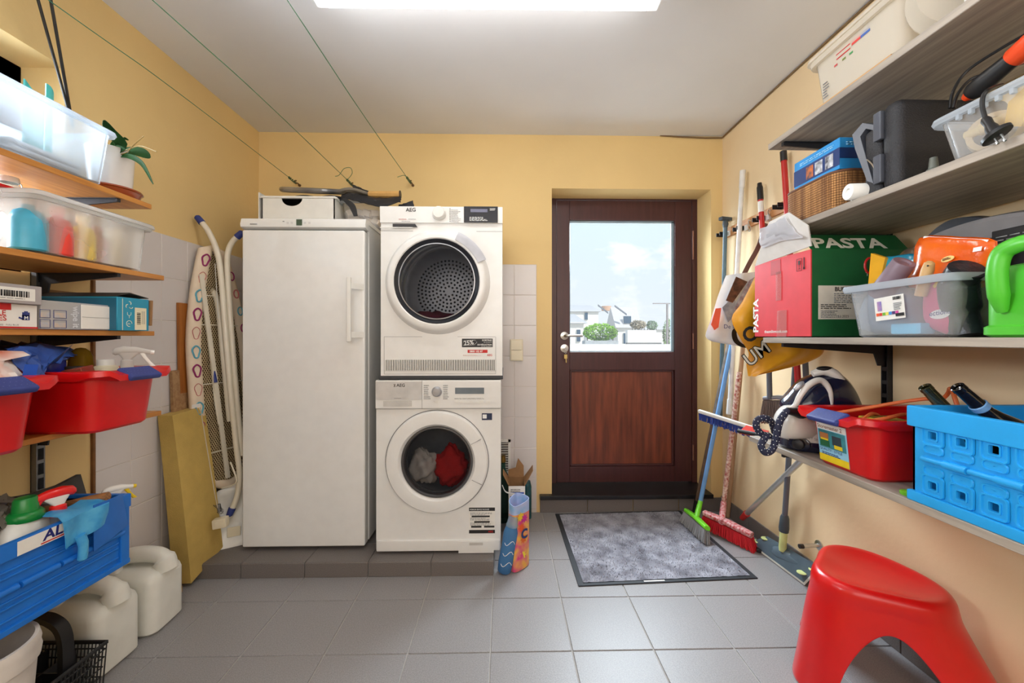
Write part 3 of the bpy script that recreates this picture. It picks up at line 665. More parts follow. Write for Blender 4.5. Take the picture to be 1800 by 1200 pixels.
m = MB(); m.prism([(X3 - .005, YT0 + 0.0000, 1.2805), (X3 - .005, YT0 + 0.0500, 1.297), (X3 - .005, YT0 + 0.1200, 1.285), (X3 - .005, YT0 + 0.1220, 1.283), (X3 - .005, YT0 + 0.0500, 1.294), (X3 - .005, YT0 + 0.0000, 1.2795)], (-.27, 0, 0)); m.build('open_lid', M('dark_card', (48, 42, 36), .8), r)
MB().obox((X3 - .02, YT0 + 0.1230, 1.232), (.05, 0, 0), (0, .006, 0), (0, .004, .09)).build('torn_flap', card, r)
a_, b_ = PX(78, 508, XL + .02), PX(143, 521, XL + .02); m = MB(); m.box((XL + .014, a_.y, SC), (XL + .022, b_.y, a_.z), .001, 1); tag(m.build('cardboard_sheet', card), 'brown cardboard sheet standing on the wall behind the teal carton', 'cardboard')
# --- red bins with blue grips
def red_bin(name, label, loc, L, Wd, H, rz, tilt=0):
    """tapered bin, grip ends along local x; flared wavy lip"""
    r = T(name, label, 'storage bin', loc, rz)
    def ring(hx, hy, c, z): return [V((a, b, z)) for a, b in rrect(hx, hy, c, 6)]
    bx, by, tx, ty = L / 2 - .03, Wd / 2 - .02, L / 2 - .012, Wd / 2 - .004
    m = MB(); m.loft([ring(bx - .008, by - .008, .03, 0), ring(bx, by, .035, .008), ring(tx, ty, .045, H - .012), ring(tx, ty, .045, H), ring(tx - .004, ty - .004, .042, H), ring(bx - .004, by - .004, .03, .012), ring(bx - .012, by - .012, .02, .006)])
    m.build('bin_body', red_plastic, r, local=True)
    def lip(hx, hy, c, dz, drop, dip=.024):
        out = []
        for a, b in rrect(hx, hy, c, 6):
            e = max(0, (abs(a) - (L / 2 - .05)) / .08); s = 1 - min(1, abs(b) / (Wd / 2)); out.append(V((a, b, H + dz - drop - dip * min(e, 1) * max(0, min(1, s * 1.7 - .2)) + .006 * min(e, 1))))
        return out
    m = MB(); m.loft([lip(tx - .002, ty - .002, .045, -.001, .012), lip(tx + .012, ty + .012, .05, -.008, .014), lip(tx + .046, ty + .016, .05, -.006, .008, .046), lip(tx + .044, ty + .014, .05, .004, .002, .042), lip(tx + .010, ty + .010, .05, .006, 0, .018), lip(tx - .006, ty - .006, .045, .003, 0), lip(tx - .006, ty - .006, .045, -.006, 0), lip(tx - .002, ty - .002, .045, -.001, .012)], caps=False)
    m.build('bin_lip', red_plastic, r, local=True)
    for s in (-1, 1):
        g = MB(); g.obox((s * (L / 2 + .019), 0, H - .008), (.046, 0, -s * .028), (0, Wd * .46, 0), (s * .010, 0, .016), .007, 3)
        gp = g.build('grip', navy, r, local=True)
        d = MB()
        for i in range(3):
            for j in range(9): d.sphere((s * (L / 2 + .010 + .012 * i), -Wd * .19 + Wd * .0475 * j, H + .0065 - .0073 * i), .0022, n=6, m=4)
        d.build('grip_dots', M('grip_dot_blue', (90, 104, 168), .5), gp, local=True)
    return r
SD = SZ[3]
red_bin('red_bin', 'red bin of cleaning bottles with a blue grip, right of the two on the left', (-1.345, 1.235, SD), .40, .235, .175, 0)
red_bin('red_bin', 'red bin with a detergent bag, cut off by the left edge', (-1.345, .895, SD), .40, .235, .175, 0)
RB = SD + .01
bottle('wide_lid_bottle', 'bottle with a wide royal blue lid in the right-hand red bin', 'bottle', (-1.405, PX(95, 642, -1.405).y - YS, RB), [(0, 0), (.024, 0), (.025, .004), (.025, .15), (.022, .156), (0, .156)], M('white_hdpe', (222, 220, 214), .4), [(0, .15), (.024, .15), (.026, .154), (.026, .192), (.023, .199), (.017, .2), (.016, .197), (.009, .197), (.008, .2), (0, .2)], M('royal_blue_cap', (36, 50, 170), .35), cappart='lid')
bottle('amber_bottle', 'large amber plastic bottle behind the blue lid in the red bin', 'bottle', (-1.38, PX(142, 640, -1.38).y - YS, RB), [(0, 0), (.03, 0), (.034, .006), (.034, .17), (.031, .205), (.024, .222), (.012, .232), (0, .234)], CLEAR('amber_plastic', (150, 116, 24), .75, .15), sy=.8)
bottle('black_cap_bottle', 'black-capped bottle in front of the amber bottle in the red bin', 'bottle', (-1.29, PX(134, 648, -1.29).y - YS, RB), [(0, 0), (.024, 0), (.026, .004), (.026, .13), (0, .14)], M('dark_label', (90, 50, 34), .5), [(0, .136), (.024, .136), (.024, .178), (.022, .18), (0, .18)], black_plastic)
r = carton('small_brown_box', 'small brown printed box leaning beside the black cap in the red bin', -1.275, -1.225, PX(160, 648, -1.25).y - YS - .024, PX(160, 648, -1.25).y - YS + .024, RB + .05, 1.058, M('brown_print', (110, 68, 40), .6, rgb2=(150, 30, 24), scale=30)); r.rotation_euler = (math.radians(8), math.radians(-10), .2)
bottle('cream_bottle', 'cream bottle with a white screw cap in the red bin', 'bottle', (-1.30, PX(186, 640, -1.30).y - YS, RB), [(0, 0), (.036, 0), (.038, .004), (.038, .15), (.03, .172), (.018, .178), (0, .178)], M('cream_hdpe', (222, 212, 184), .4), [(0, .176), (.021, .176), (.021, .196), (0, .197)], white_plastic)
sprw = CLEAR('white_pp', (238, 236, 232), .85, .2)
def trigger(r, head_c, X, head, under, trig, collar, s=1.0, zc=0):
    """spray trigger head: X = direction the nozzle points (unit, horizontal), c = bottom of collar"""
    c = V(head_c); X = V(X).normalized(); Y = ZU.cross(X)
    MB().lathe([(.0, 0), (.016 * s, 0), (.0165 * s, .004 * s), (.0155 * s, .024 * s), (.011 * s, .028 * s), (0, .028 * s)], c, n=20).build('collar', collar, r)
    def sec(p, w, h): return [c + X * p[0] * s + ZU * p[1] * s + Y * (w * s * math.cos(a)) + (ZU * math.cos(.0) * (h * s * math.sin(a))) for a in [2 * math.pi * k / 14 for k in range(14)]]
    m = MB(); m.loft([sec(*q) for q in (((-.034, .052), .004, .006), ((-.028, .054), .010, .012), ((-.008, .058), .0125, .0135), ((.02, .057), .0115, .0125), ((.042, .053), .009, .009), ((.058, .050), .007, .007))]); m.build('trigger_head', head, r)
    m = MB(); m.loft([[c + X * (q[0] + a * q[2]) * s + Y * b * q[3] * s + ZU * q[1] * s for a, b in rrect(1, 1, .5, 3)] for q in ((0, .026, .009, .009), (.002, .036, .016, .0095), (.004, .048, .026, .0095), (.006, .055, .032, .009))]); m.build('head_neck', under, r)
    m = MB(); m.loft([[c + X * (q[0] + a * q[2]) * s + Y * b * .007 * s + ZU * q[1] * s for a, b in rrect(1, 1, .6, 3)] for q in ((.034, .05, .008), (.042, .034, .006), (.052, .018, .006), (.062, .004, .007))]); m.build('trigger', trig, r)
    m = MB().cyl(c + X * .056 * s + ZU * .05 * s, c + X * .066 * s + ZU * .0485 * s, .0075 * s, n=8); m.build('nozzle', trig, r)
r = T('spray_bottle', 'translucent white spray bottle at the right end of the red bin', 'spray bottle', (-1.225, 1.30, RB))
MB().lathe([(0, 0), (.034, 0), (.036, .004), (.036, .115), (.030, .145), (.015, .165), (.014, .172), (0, .172)], n=28).build('bottle_body', sprw, r, local=True)
trigger(r, V((-1.225, 1.30, RB + .168)), (.75, .65, 0), sprw, sprw, white_plastic, sprw, 1.0)
# crumpled bags
def bag(name, label, cat, pts_w, mat, loc, amp=.012, seed=1, cuts=10, group=None):
    """crumpled sheet lofted through rows of points (each row a polyline), given thickness"""
    rows = [smooth_path(p, 4) for p in pts_w]; k = min(len(q) for q in rows); nr = len(rows); rr = random.Random(seed)
    R = []
    for i in range(nr * 3 - 2):
        a = i // 3; t = (i % 3) / 3; A = rows[a]; B = rows[min(a + 1, nr - 1)]
        R.append([A[j] * (1 - t) + B[j] * t + V((rr.uniform(-amp, amp), rr.uniform(-amp, amp), rr.uniform(-amp, amp))) for j in range(k)])
    m = MB(); m.loft(R, closed=False, caps=False); m.solid(.0025)
    r = T(name, label, cat, loc, group=group); m.build('bag_skin', mat, r, ang=22); return r
blue_film = M('blue_bag_film', (56, 96, 180), .28, rgb2=(34, 62, 130), scale=7)
bag('folded_blue_bag', 'crumpled shiny blue bag draped over the two red bins', 'bag',
    [[PX(10, 612, -1.36), PX(60, 606, -1.40), PX(110, 612, -1.42), PX(136, 618, -1.42)], [PX(14, 620, -1.29), PX(52, 610, -1.31), PX(100, 618, -1.34), PX(134, 624, -1.36)], [PX(30, 645, -1.26), PX(60, 632, -1.28), PX(84, 634, -1.30), PX(102, 630, -1.33)], [PX(50, 664, -1.24), PX(66, 660, -1.24), PX(75, 656, -1.25), PX(80, 645, -1.29)]], blue_film, (-1.3, 1.08, 1.03), .006, 3)
bag('dark_bag', 'dark blue and black bag stuffed under the eye-level left shelf', 'bag',
    [[PX(-20, 604, -1.40), PX(40, 600, -1.45), PX(90, 604, -1.48), PX(124, 616, -1.48)], [PX(-20, 622, -1.36), PX(30, 616, -1.38), PX(80, 612, -1.42), PX(130, 622, -1.44)], [PX(-20, 650, -1.34), PX(20, 640, -1.35), PX(60, 630, -1.40), PX(110, 636, -1.42)]], M('midnight_film', (22, 26, 46), .3, rgb2=(40, 44, 40), scale=9), (-1.4, 1.0, 1.04), .008, 5)
r = bag('detergent_bag', 'white, orange and blue detergent bag in the leftmost red bin', 'bag',
    [[PX(-30, 622, -1.30), PX(-5, 616, -1.30), PX(10, 622, -1.29), PX(22, 640, -1.29)], [PX(-30, 650, -1.25), PX(-5, 645, -1.24), PX(20, 650, -1.24), PX(46, 664, -1.24)], [PX(-30, 676, -1.22), PX(-5, 674, -1.21), PX(30, 670, -1.21), PX(56, 668, -1.22)]], M('orange_white_film', (232, 226, 220), .35, rgb2=(212, 92, 44), scale=9), (-1.25, .95, 1.0), .004, 8)
MB().rect(PX(38, 664, -1.222), V((0, 1, -.1)), V((.1, .1, 1)), .03, .035).build('blue_print', M('bright_blue_print', (30, 90, 200), .4), r)
# --- blue folding crate
blue_crate = M('blue_crate_plastic', (24, 112, 206), .38, var=.06)
CX, CZ, CH = -1.205, SZ[4], .222
r = T('folding_crate', 'bright blue folding crate of cleaning things on the lowest left shelf', 'crate', (-1.36, 1.0, CZ))
CY0, CY1, CXB = .60, 1.285, -1.53; PS = -.027; t = .006
m = MB()
m.box((CXB, CY0, CZ), (CX, CY1, CZ + .008)).box((CX - t - .006, CY0, CZ), (CX - .006, CY1, CZ + CH - .01)).box((CXB + .006, CY0, CZ), (CXB + .006 + t, CY1, CZ + CH - .01)).box((CXB, CY1 - .012, CZ), (CX, CY1 - .006, CZ + CH - .01)).box((CXB, CY0 + .006, CZ), (CX, CY0 + .012, CZ + CH - .01))
m.build('crate_walls', blue_crate, r)
m = MB()
for x0, x1, y0, y1 in ((CX - .012, CX + .004, CY0 - .004, CY1 + .004), (CXB - .004, CXB + .012, CY0 - .004, CY1 + .004), (CXB + .012, CX - .012, CY0 - .004, CY0 + .012), (CXB + .012, CX - .012, CY1 - .012, CY1 + .004)): m.box((x0, y0, CZ + CH - .042), (x1, y1, CZ + CH), .003)
m.build('crate_rim', blue_crate, r)
m = MB()
for z in (.030, .060, .075, .135, .150): m.box((CX - .008, CY0 + .03, CZ + z), (CX - .002, CY1 - .03, CZ + z + .006), .002)
for y in (CY0, CY1 - .028): m.box((CX - .008, y, CZ + .004), (CX + .002, y + .028, CZ + CH - .04), .003)
m.box((CX - .01, CY0 - .002, CZ), (CX + .003, CY1 + .002, CZ + .016), .003); m.build('crate_ribs', blue_crate, r)
m = MB(); y = CY0 + .03
while y < CY1 - .06: m.cyl((CX - .003, y, CZ + .105), (CX - .003, y + .085, CZ + .105), .0085, n=12); y += .092
m.build('hinge_bar', blue_crate, r)
XF = CX + .0045
MB().rect((XF, .985, CZ + CH - .039), nx, ZU, .13, .035).build('sticker', paper, r)
text('ALDI', .036, (XF, 1.040, CZ + CH - .029), nx, V((0, .12, 1)), M('dark_navy_print', (28, 32, 110), .5), r, bold=.03, off=.0012, sx=1.1)
MB().rect((XF, 1.035, CZ + CH - .036), nx, ZU, .09, .003, off=.0009).build('red_rule', red_ink, r)
CB = CZ + .009
r = bottle('green_cap_bottle', 'white detergent bottle with a green cap in the blue crate', 'bottle', (-1.29, PX(45, 915, -1.29).y, CB), [(0, 0), (.05, 0), (.054, .006), (.054, .15), (.05, .185), (.040, .211), (.03, .225), (0, .227)], M('milky_hdpe', (224, 226, 222), .3), [(0, .223), (.034, .223), (.036, .228), (.035, .240), (.031, .246), (.026, .248), (.023, .278), (.02, .283), (0, .284)], M('green_cap', (20, 132, 58), .3), n=32, sx=.8, sy=1.2)
y = PX(102, 908, -1.265).y; r = T('red_spray_bottle', 'spray bottle with a red and white trigger head in the blue crate', 'spray bottle', (-1.265, y, CB))
MB().lathe([(0, 0), (.032, 0), (.034, .005), (.034, .15), (.03, .185), (.016, .212), (.014, .218), (0, .218)], n=26).build('bottle_body', CLEAR('grey_clear', (210, 212, 212), .4, .1), r, local=True)
tr_red = M('trigger_red', (226, 28, 26), .3, coat=.3); trigger(r, V((-1.265, y, CB + .210)), (-.30, -.95, 0), tr_red, white_plastic, tr_red, tr_red, 1.12)
y = PX(200, 870, -1.27).y; r = T('yellow_spray_bottle', 'spray bottle with a white head and yellow trigger at the crate end', 'spray bottle', (-1.27, y, CB))
MB().lathe([(0, 0), (.03, 0), (.033, .005), (.033, .12), (.016, .172), (0, .176)], n=24).build('bottle_body', white_plastic, r, local=True)
tr_y = M('trigger_yellow', (228, 196, 30), .35); trigger(r, V((-1.27, y, CB + .172)), (.45, .89, 0), white_plastic, white_plastic, tr_y, tr_y, .85)
e = PX(190, 872, -1.205); r = T('wooden_brush', 'round wooden tool handle resting on the crate rim', 'brush', e)
MB().tube([e + V((-.17, -.04, -.03)), e + V((-.05, -.012, -.008)), e], [.011, .0135, .0135], 18).build('handle_shaft', M('raw_wood', (170, 118, 70), .6, rgb2=(120, 84, 54), scale=8, stretch=(2, 20, 20)), r)
rubber = M('dark_grey_rubber', (62, 60, 58), .75, var=.12)
m = MB(); m.prism([PX(30, 872, -1.40), PX(62, 866, -1.42), PX(105, 852, -1.43), PX(142, 833, -1.43), PX(150, 860, -1.40), PX(158, 890, -1.36), PX(140, 905, -1.34), PX(100, 900, -1.36), PX(40, 905, -1.38)], (-.012, -.004, 0))
tag(m.build('rubber_flap', rubber), 'dark grey rubber sheet standing up inside the blue crate', 'rubber sheet')
bag('clear_plastic_bag', 'crumpled greyish clear plastic bag at the near end of the crate', 'bag', [[PX(-20, 878, -1.36), PX(5, 872, -1.38), PX(25, 876, -1.38), PX(45, 882, -1.36)], [PX(-20, 900, -1.32), PX(5, 892, -1.33), PX(20, 895, -1.33), PX(38, 896, -1.33)], [PX(-20, 930, -1.30), PX(0, 925, -1.3), PX(8, 920, -1.3), PX(20, 915, -1.3)]], CLEAR('grey_film', (190, 184, 174), .6, .15), (-1.34, .95, CZ + .15), .008, 11)
r = carton('wooden_block', 'grey wooden brush block lying at the back of the blue crate', -1.48, -1.42, 1.02, 1.17, CZ + .15, CZ + .2, M('greyed_wood', (140, 126, 108), .8), 'block')
glove = M('blue_rubber_glove', (40, 140, 206), .45, rgb2=(88, 176, 220), scale=26)
def gfn(a, b):
    y = 1.095 + .135 * a + .02 * b * (1 - a); s = b * .135 - .05
    if s < 0: return V((CX - .008 + s, y + .02 * (1 - b) , CZ + CH + .012 + s * -.05 + .004 * math.sin(9 * a)))
    return V((CX + .0085 + .005 * math.sin(7 * a + 3 * b) + .004, y, CZ + CH + .010 - s * (1 - .25 * a)))
r = T('rubber_glove', 'mottled blue rubber glove hung over the crate front', 'glove', (CX, 1.15, CZ + CH - .1))
m = MB(); m.grid(gfn, 14, 14); m.solid(.002); m.build('glove_cuff', glove, r)
m = MB()
for k, (y, L) in enumerate(((1.15, .004),)): m.tube(smooth_path([(CX + .013, y, CZ + CH - .055), (CX + .016, y + .006, CZ + CH - .085), (CX + .014, y + .005, CZ + CH - .125 - L)]), [.012] * 6 + [.011] * 6 + [.006], 10)
m.build('finger', glove, r)
r = T('blue_dustpan', 'blue plastic pan hung over the crate front behind the glove', 'dustpan', (CX, 1.22, CZ + CH - .08))
m = MB(); m.grid(lambda a, b: V((CX + .007 + .004 * math.sin(3 * a), 1.165 + .085 * a + .02 * b * a, CZ + CH + .012 - (.105 + .03 * (1 - a)) * b)), 8, 8); m.solid(.003); m.build('pan_sheet', M('pan_blue', (34, 104, 190), .4), r)
# --- jerrycans on the floor
milk = M('milky_jerrycan', (228, 228, 220), .35, var=.03)
def jerry(label, x, y, w, d, h, rz=0):
    r = T('jerrycan', label, 'jerrycan', (x, y, 0), rz, 'white jerrycans under the left shelves')
    def ring(hx, hy, c, z, dx=0): return [V((a + dx, b, z)) for a, b in rrect(hx, hy, c, 5)]
    m = MB(); m.loft([ring(w / 2 - .012, d / 2 - .012, .03, 0), ring(w / 2, d / 2, .035, .012), ring(w / 2, d / 2, .035, h * .68), ring(w / 2 - .004, d / 2 - .003, .037, h * .74), ring(w / 2 - .018, d / 2 - .014, .036, h * .80), ring(w / 2 - .045, d / 2 - .036, .03, h * .84), ring(w / 2 - .07, d / 2 - .052, .02, h * .85)])
    m.build('can_body', milk, r, local=True)
    m = MB(); m.tube(smooth_path([(-w * .40, 0, h * .74), (-w * .36, 0, h * .9), (-w * .2, 0, h * .97), (w * .12, 0, h * .985), (w * .36, 0, h * .93), (w * .44, 0, h * .76)], 6), [.036] * 5 + [.030] * 20 + [.038] * 6, 14)
    m.build('can_handle', milk, r, local=True)
    m = MB(); m.lathe([(0, 0), (.024, 0), (.024, .022), (.02, .025), (0, .025)], (-w * .30, -d * .26, h * .83)); m.build('can_cap', white_plastic, r, local=True)
    return r
jerry('white jerrycan nearer the camera, behind the black basket', -1.455, 1.405, .225, .17, .285)
jerry('white jerrycan further back, beside the tiled left wall', -1.445, 1.60, .215, .17, .285, math.radians(4))
# --- black basket and white pot
r = T('plastic_basket', 'black slotted basket with an arched handle on the floor at left', 'basket', (-1.41, 1.19, 0))
bx0, bx1, by0, by1, bh = -1.545, -1.285, 1.085, 1.295, .16
m = MB(); m.box((bx0 + .015, by0 + .015, 0), (bx1 - .015, by1 - .015, .006))
for a, b in (((bx0, by0), (bx1, by0)), ((bx1, by0), (bx1, by1)), ((bx1, by1), (bx0, by1)), ((bx0, by1), (bx0, by0))):
    A, B = V((*a, bh)), V((*b, bh)); d = (B - A).normalized(); nn = int((B - A).length / .011); inn = V((-d.y, d.x, 0)) * .015
    m.tube([A, B], .006, 6)
    for zz in (.003, .055, .085, .115, .14): m.tube([A + inn * (1 - zz / bh) - ZU * (bh - zz) + d * .015 * (1 - zz / bh), B + inn * (1 - zz / bh) - ZU * (bh - zz) - d * .015 * (1 - zz / bh)], .0025, 4)
    for i in range(nn + 1):
        p = A + (B - A) * (i / nn); m.tube([p, p + inn - ZU * (bh - .003)], .0022, 4)
o = m.build('basket_weave', black_plastic, r)
m = MB(); m.box((bx0 + .01, 1.187, .004), (bx1 - .01, 1.191, bh - .012)).box((-1.46, by0 + .012, .004), (-1.456, by1 - .012, bh - .012)).box((-1.373, by0 + .012, .004), (-1.369, by1 - .012, bh - .012)); m.build('divider', black_plastic, r)
P = smooth_path([(bx0 + .02, 1.19, .10), (bx0 + .02, 1.19, .25), (bx0 + .06, 1.19, .305), (-1.41, 1.19, .312), (bx1 - .06, 1.19, .305), (bx1 - .02, 1.19, .25), (bx1 - .02, 1.19, .08)], 7)
m = MB(); m.loft([[p + V((0, sy * .016, 0)) + (P[min(i + 1, len(P) - 1)] - P[max(i - 1, 0)]).normalized().cross(YU) * q * .008 for sy, q in ((-1, -1), (1, -1), (1, 1), (-1, 1))] for i, p in enumerate(P)]); m.build('handle', black_plastic, r)
r = T('white_flower_pot', 'white ridged flower pot cut off by the bottom left corner', 'pot', (-1.285, .955, 0))
MB().lathe([(0, 0), (.085, 0), (.09, .004), (.112, .33), (.118, .335), (.12, .35), (.117, .365), (.119, .372), (.115, .39), (.107, .39), (.1, .33), (.082, .012), (0, .01)], n=44).build('pot_wall', M('white_pot', (214, 206, 198), .5), r, local=True)
# --- two thin black cords by the window
for i, (a, lab) in enumerate(((62, 'left of two thin black cords hanging in front of the left window'), (86, 'right of two thin black cords hanging in front of the left window'))):
    p = PX(122 + i * 2, 200, XL + .03); q = PX(a, -18, XL + .09); d = (q - p); q = p + d * ((ZC - p.z) / d.z)
    m = MB(); m.tube([p - d * .12, p, q], .0045, 8); tag(m.build('hanging_cord', black_plastic), lab, 'cord')

# left-hand things sit a little further in
for o in list(S.objects):
    if o.parent is None and o.name.split('.')[0] in ['storage_bin','folded_cloth','plant_saucer','potted_orchid','swing_top_jar','red_tin_cover','red_grip','glove_carton','grey_carton','wipe_carton','teal_carton','red_bin','wide_lid_bottle','amber_bottle','black_cap_bottle','small_brown_box','cream_bottle','spray_bottle','folding_crate','wooden_block','blue_dustpan','jerrycan','plastic_basket','white_flower_pot']: o.location.y += .027
# ================================================================== CENTRE: machines
def front_ring(cx, cz, r, x0, x1, z0, z1, n=64):
    """points on a rectangle perimeter matched by angle to a circle"""
    R, C = [], []
    for k in range(n):
        a = 2 * math.pi * k / n; dx, dz = math.cos(a), math.sin(a)
        t = min((((x1 - cx) / dx) if dx > 1e-6 else ((x0 - cx) / dx) if dx < -1e-6 else 9), (((z1 - cz) / dz) if dz > 1e-6 else ((z0 - cz) / dz) if dz < -1e-6 else 9))
        R.append((cx + dx * t, cz + dz * t)); C.append((cx + dx * r, cz + dz * r))
    for X, Z in ((x0, z0), (x0, z1), (x1, z0), (x1, z1)):
        k = min(range(n), key=lambda i: (R[i][0] - X) ** 2 + (R[i][1] - Z) ** 2); R[k] = (X, Z)
    return R, C
def ringprof(m, c, prof, n=64):   # revolve (radius, y) profile about the y axis
    m.loft([[V((c[0] + r * math.cos(2 * math.pi * k / n), y, c[1] + r * math.sin(2 * math.pi * k / n))) for k in range(n)] for r, y in prof], caps=False); return m
def machine_shell(r, x0, x1, yf, yb, z0, z1, c, hole, name='cabinet'):
    R, C = front_ring(c[0], c[1], hole, x0, x1, z0, z1); m = MB()
    m.loft([[V((x, yf, z)) for x, z in R], [V((x, yf, z)) for x, z in C], [V((x, yf + .03, z)) for x, z in C]], caps=False)
    m.loft([[V((x, yf, z)) for x, z in R], [V((x, yb, z)) for x, z in R]], caps=False); m._faces([(x0, yb, z0), (x1, yb, z0), (x1, yb, z1), (x0, yb, z1)], [(0, 1, 2, 3)])
    return m.build(name, white_gloss, r, ang=30)
drum_m = M('drum_steel', (200, 202, 208), .35, .5); smoke = CLEAR('smoked_glass', (88, 92, 102), .16, .03); smoke2 = CLEAR('door_bowl_glass', (70, 74, 80), .12, .03)
dark_ring = M('dark_glass_ring', (22, 25, 34), .35, var=.1, spec=.3); silver = M('silver_plastic', (176, 178, 184), .3, .5)
seam = M('panel_seam', (120, 120, 122), .7)
# fridge
FY = 2.035; fx0, fx1, fzt = PY(425, 700, FY).x, PY(641, 700, FY).x, PY(530, 383, FY).z
r = T('fridge', 'tall white single-door fridge standing on the dark tiled plinth', 'fridge', ((fx0 + fx1) / 2, 2.3, PZT))
MB().box((fx0 + .004, FY + .062, PZT + .02), (fx1 + .002, YB - .03, fzt - .004), .006).build('cabinet', white_gloss, r)
z_d = PY(530, 404, FY).z
MB().box((fx0, FY, PZT + .018), (fx1, FY + .055, z_d), .009, 3).build('fridge_door', white_gloss, r)
m = MB(); m.loft([[V((x, y, z)) for y, z in ((FY - .004, z_d + .014), (FY - .006, z_d + .03), (FY + .002, fzt - .004), (FY + .012, fzt), (YB - .1, fzt), (YB - .1, fzt - .02), (FY + .05, fzt - .02), (FY + .05, z_d + .006), (FY + .02, z_d + .006))] for x in (fx0 - .004, fx1 + .006)]); m.build('top_panel', white_gloss, r)
MB().box((fx0 + .01, FY + .03, z_d - .002), (fx1 - .01, FY + .06, z_d + .01)).build('door_gap_shade_strip', M('shadow_gap', (110, 110, 108), .8), r)
m = MB()
for x in (fx0 + .03, fx1 - .05): m.cyl((x, FY + .09, PZT), (x, FY + .09, PZT + .024), .018, n=14)
for x in (fx0 + .03, fx1 - .05): m = MB().cyl((x, FY + .09, PZT), (x, FY + .09, PZT + .024), .018, n=14); m.build('foot', grey_metal, r)
ha, hb = PY(613, 487, FY - .05), PY(613, 601, FY - .05)
hn = MB().box((ha.x - .009, FY - .062, hb.z), (ha.x + .013, FY - .046, ha.z), .005, 3).build('door_handle', white_plastic, r)
for v in (503, 588):
    z = PY(620, v, FY - .02).z; MB().hexa([(ha.x + .008, FY - .058, z - .015), (ha.x + .012, FY - .044, z - .015), (fx1 - .004, FY + .002, z - .015), (fx1 - .02, FY - .016, z - .015), (ha.x + .008, FY - .058, z + .015), (ha.x + .012, FY - .044, z + .015), (fx1 - .004, FY + .002, z + .015), (fx1 - .02, FY - .016, z + .015)]).build('handle_arm', white_plastic, hn)
a, b = PY(521, 396, FY - .006), PY(531, 385.5, FY - .006)
MB().rect((a.x, FY - .0055, a.z), XU, ZU, b.x - a.x, b.z - a.z, .0015).build('display', M('lcd_green', (74, 92, 74), .3), r)
m = MB()
for u in (505, 512, 535, 543): m.rect((PY(u, 391, FY).x, FY - .0052, PY(u, 394, FY).z), XU, ZU, .012, .010, .001)
m.build('touch_button', M('button_edge', (214, 214, 214), .3), r); print_lines((PY(441, 394, FY).x, FY - .0055, PY(441, 395, FY).z), XU, ZU, .05, .005, 1, grey_ink, r, 3, fill=.9)
print_lines((PY(498, 390, FY).x, FY - .0055, PY(498, 390, FY).z), XU, ZU, .012, .003, 1, ink, r, 3, fill=.9)
# washing machine
WYF = 1.99; wx0, wx1, wzt = PY(660, 800, WYF).x, PY(880, 800, WYF).x, PY(770, 668, WYF).z
wc = PY(768, 812, WYF); c = (wc.x, wc.z)
r = T('washing_machine', 'white front-loading washing machine at the bottom of the stack', 'washing machine', ((wx0 + wx1) / 2, 2.25, PZT))
zp = PY(770, 718, WYF).z; zk = PY(770, 949, WYF).z
machine_shell(r, wx0, wx1, WYF + .012, 2.56, PZT + .02, wzt, c, .18)
m = MB(); ringprof(m, c, [(.255, WYF + .012), (.251, WYF - .006), (.246, WYF - .012), (.215, WYF - .016), (.190, WYF - .014), (.178, WYF + .004), (.172, WYF + .012)])
dr = m.build('porthole_door', white_gloss, r)
m = MB(); ringprof(m, c, [(.258, WYF + .0118), (.258, WYF + .010), (.2545, WYF + .010), (.2545, WYF + .0118)]); m.build('door_seam', seam, dr)
m = MB(); ringprof(m, c, [(.178, WYF + .004), (.176, WYF - .002), (.168, WYF - .003), (.162, WYF + .010), (.160, WYF + .02)]); m.build('door_bezel', M('grey_bezel', (86, 86, 88), .3, .4), dr)
m = MB(); ringprof(m, c, [(.166, WYF + .004), (.15, WYF + .012), (.12, WYF + .022), (.06, WYF + .028), (.002, WYF + .03)]); m.build('door_glass', smoke2, dr)
m = MB()
for a in (28, -26):
    a = math.radians(a); d = V((math.cos(a), 0, math.sin(a))); m.obox(V((c[0], WYF - .0152, c[1])) + d * .221, d * .056, YU * .003, V((-d.z, 0, d.x)) * .0016)
m.build('handle_seam', seam, dr)
m = MB(); ringprof(m, c, [(.178, WYF + .035), (.20, WYF + .08), (.235, WYF + .1), (.235, WYF + .42), (.002, WYF + .42)]); m.build('drum', drum_m, r)
m = MB(); ringprof(m, c, [(.18, WYF + .03), (.158, WYF + .04), (.165, WYF + .06), (.185, WYF + .08)]); m.build('door_seal', M('grey_rubber_seal', (70, 70, 72), .6), r)
MB().box((wx0 - .002, WYF, zp), (wx1 + .002, WYF + .05, wzt), .006).build('control_panel', white_gloss, r)
xd = PY(742, 690, WYF).x
m = MB(); m.rect((wx0 + .002, WYF, PY(700, 702, WYF).z), XU, ZU, xd - wx0 - .004, wzt - PY(700, 702, WYF).z - .006, .003); dw = m.build('detergent_drawer', M('pale_silver', (206, 206, 206), .3, .2), r)
a, b = PY(674, 714, WYF), PY(724, 704, WYF); MB().rect((a.x, WYF, a.z), XU, ZU, b.x - a.x, b.z - a.z, .002).build('drawer_grip', M('grip_shadow', (196, 194, 190), .5), r)
m = MB(); m.rect((xd - .001, WYF, zp), XU, ZU, .0014, wzt - zp); m.rect((wx0, WYF, zp - .001), XU, ZU, wx1 - wx0, .0015); m.build('panel_seam', seam, r)
text('AEG', .022, PY(697, 679.5, WYF - .003), XU, ZU, ink, r, bold=.018); 
m = MB(); o = PY(694, 679.5, WYF - .0035)
for k in (-1, 1): m.obox(o + V((-.001, 0, .006)), V((.008, 0, k * .012)), YU * .001, V((-k * .0016, 0, .0012)))
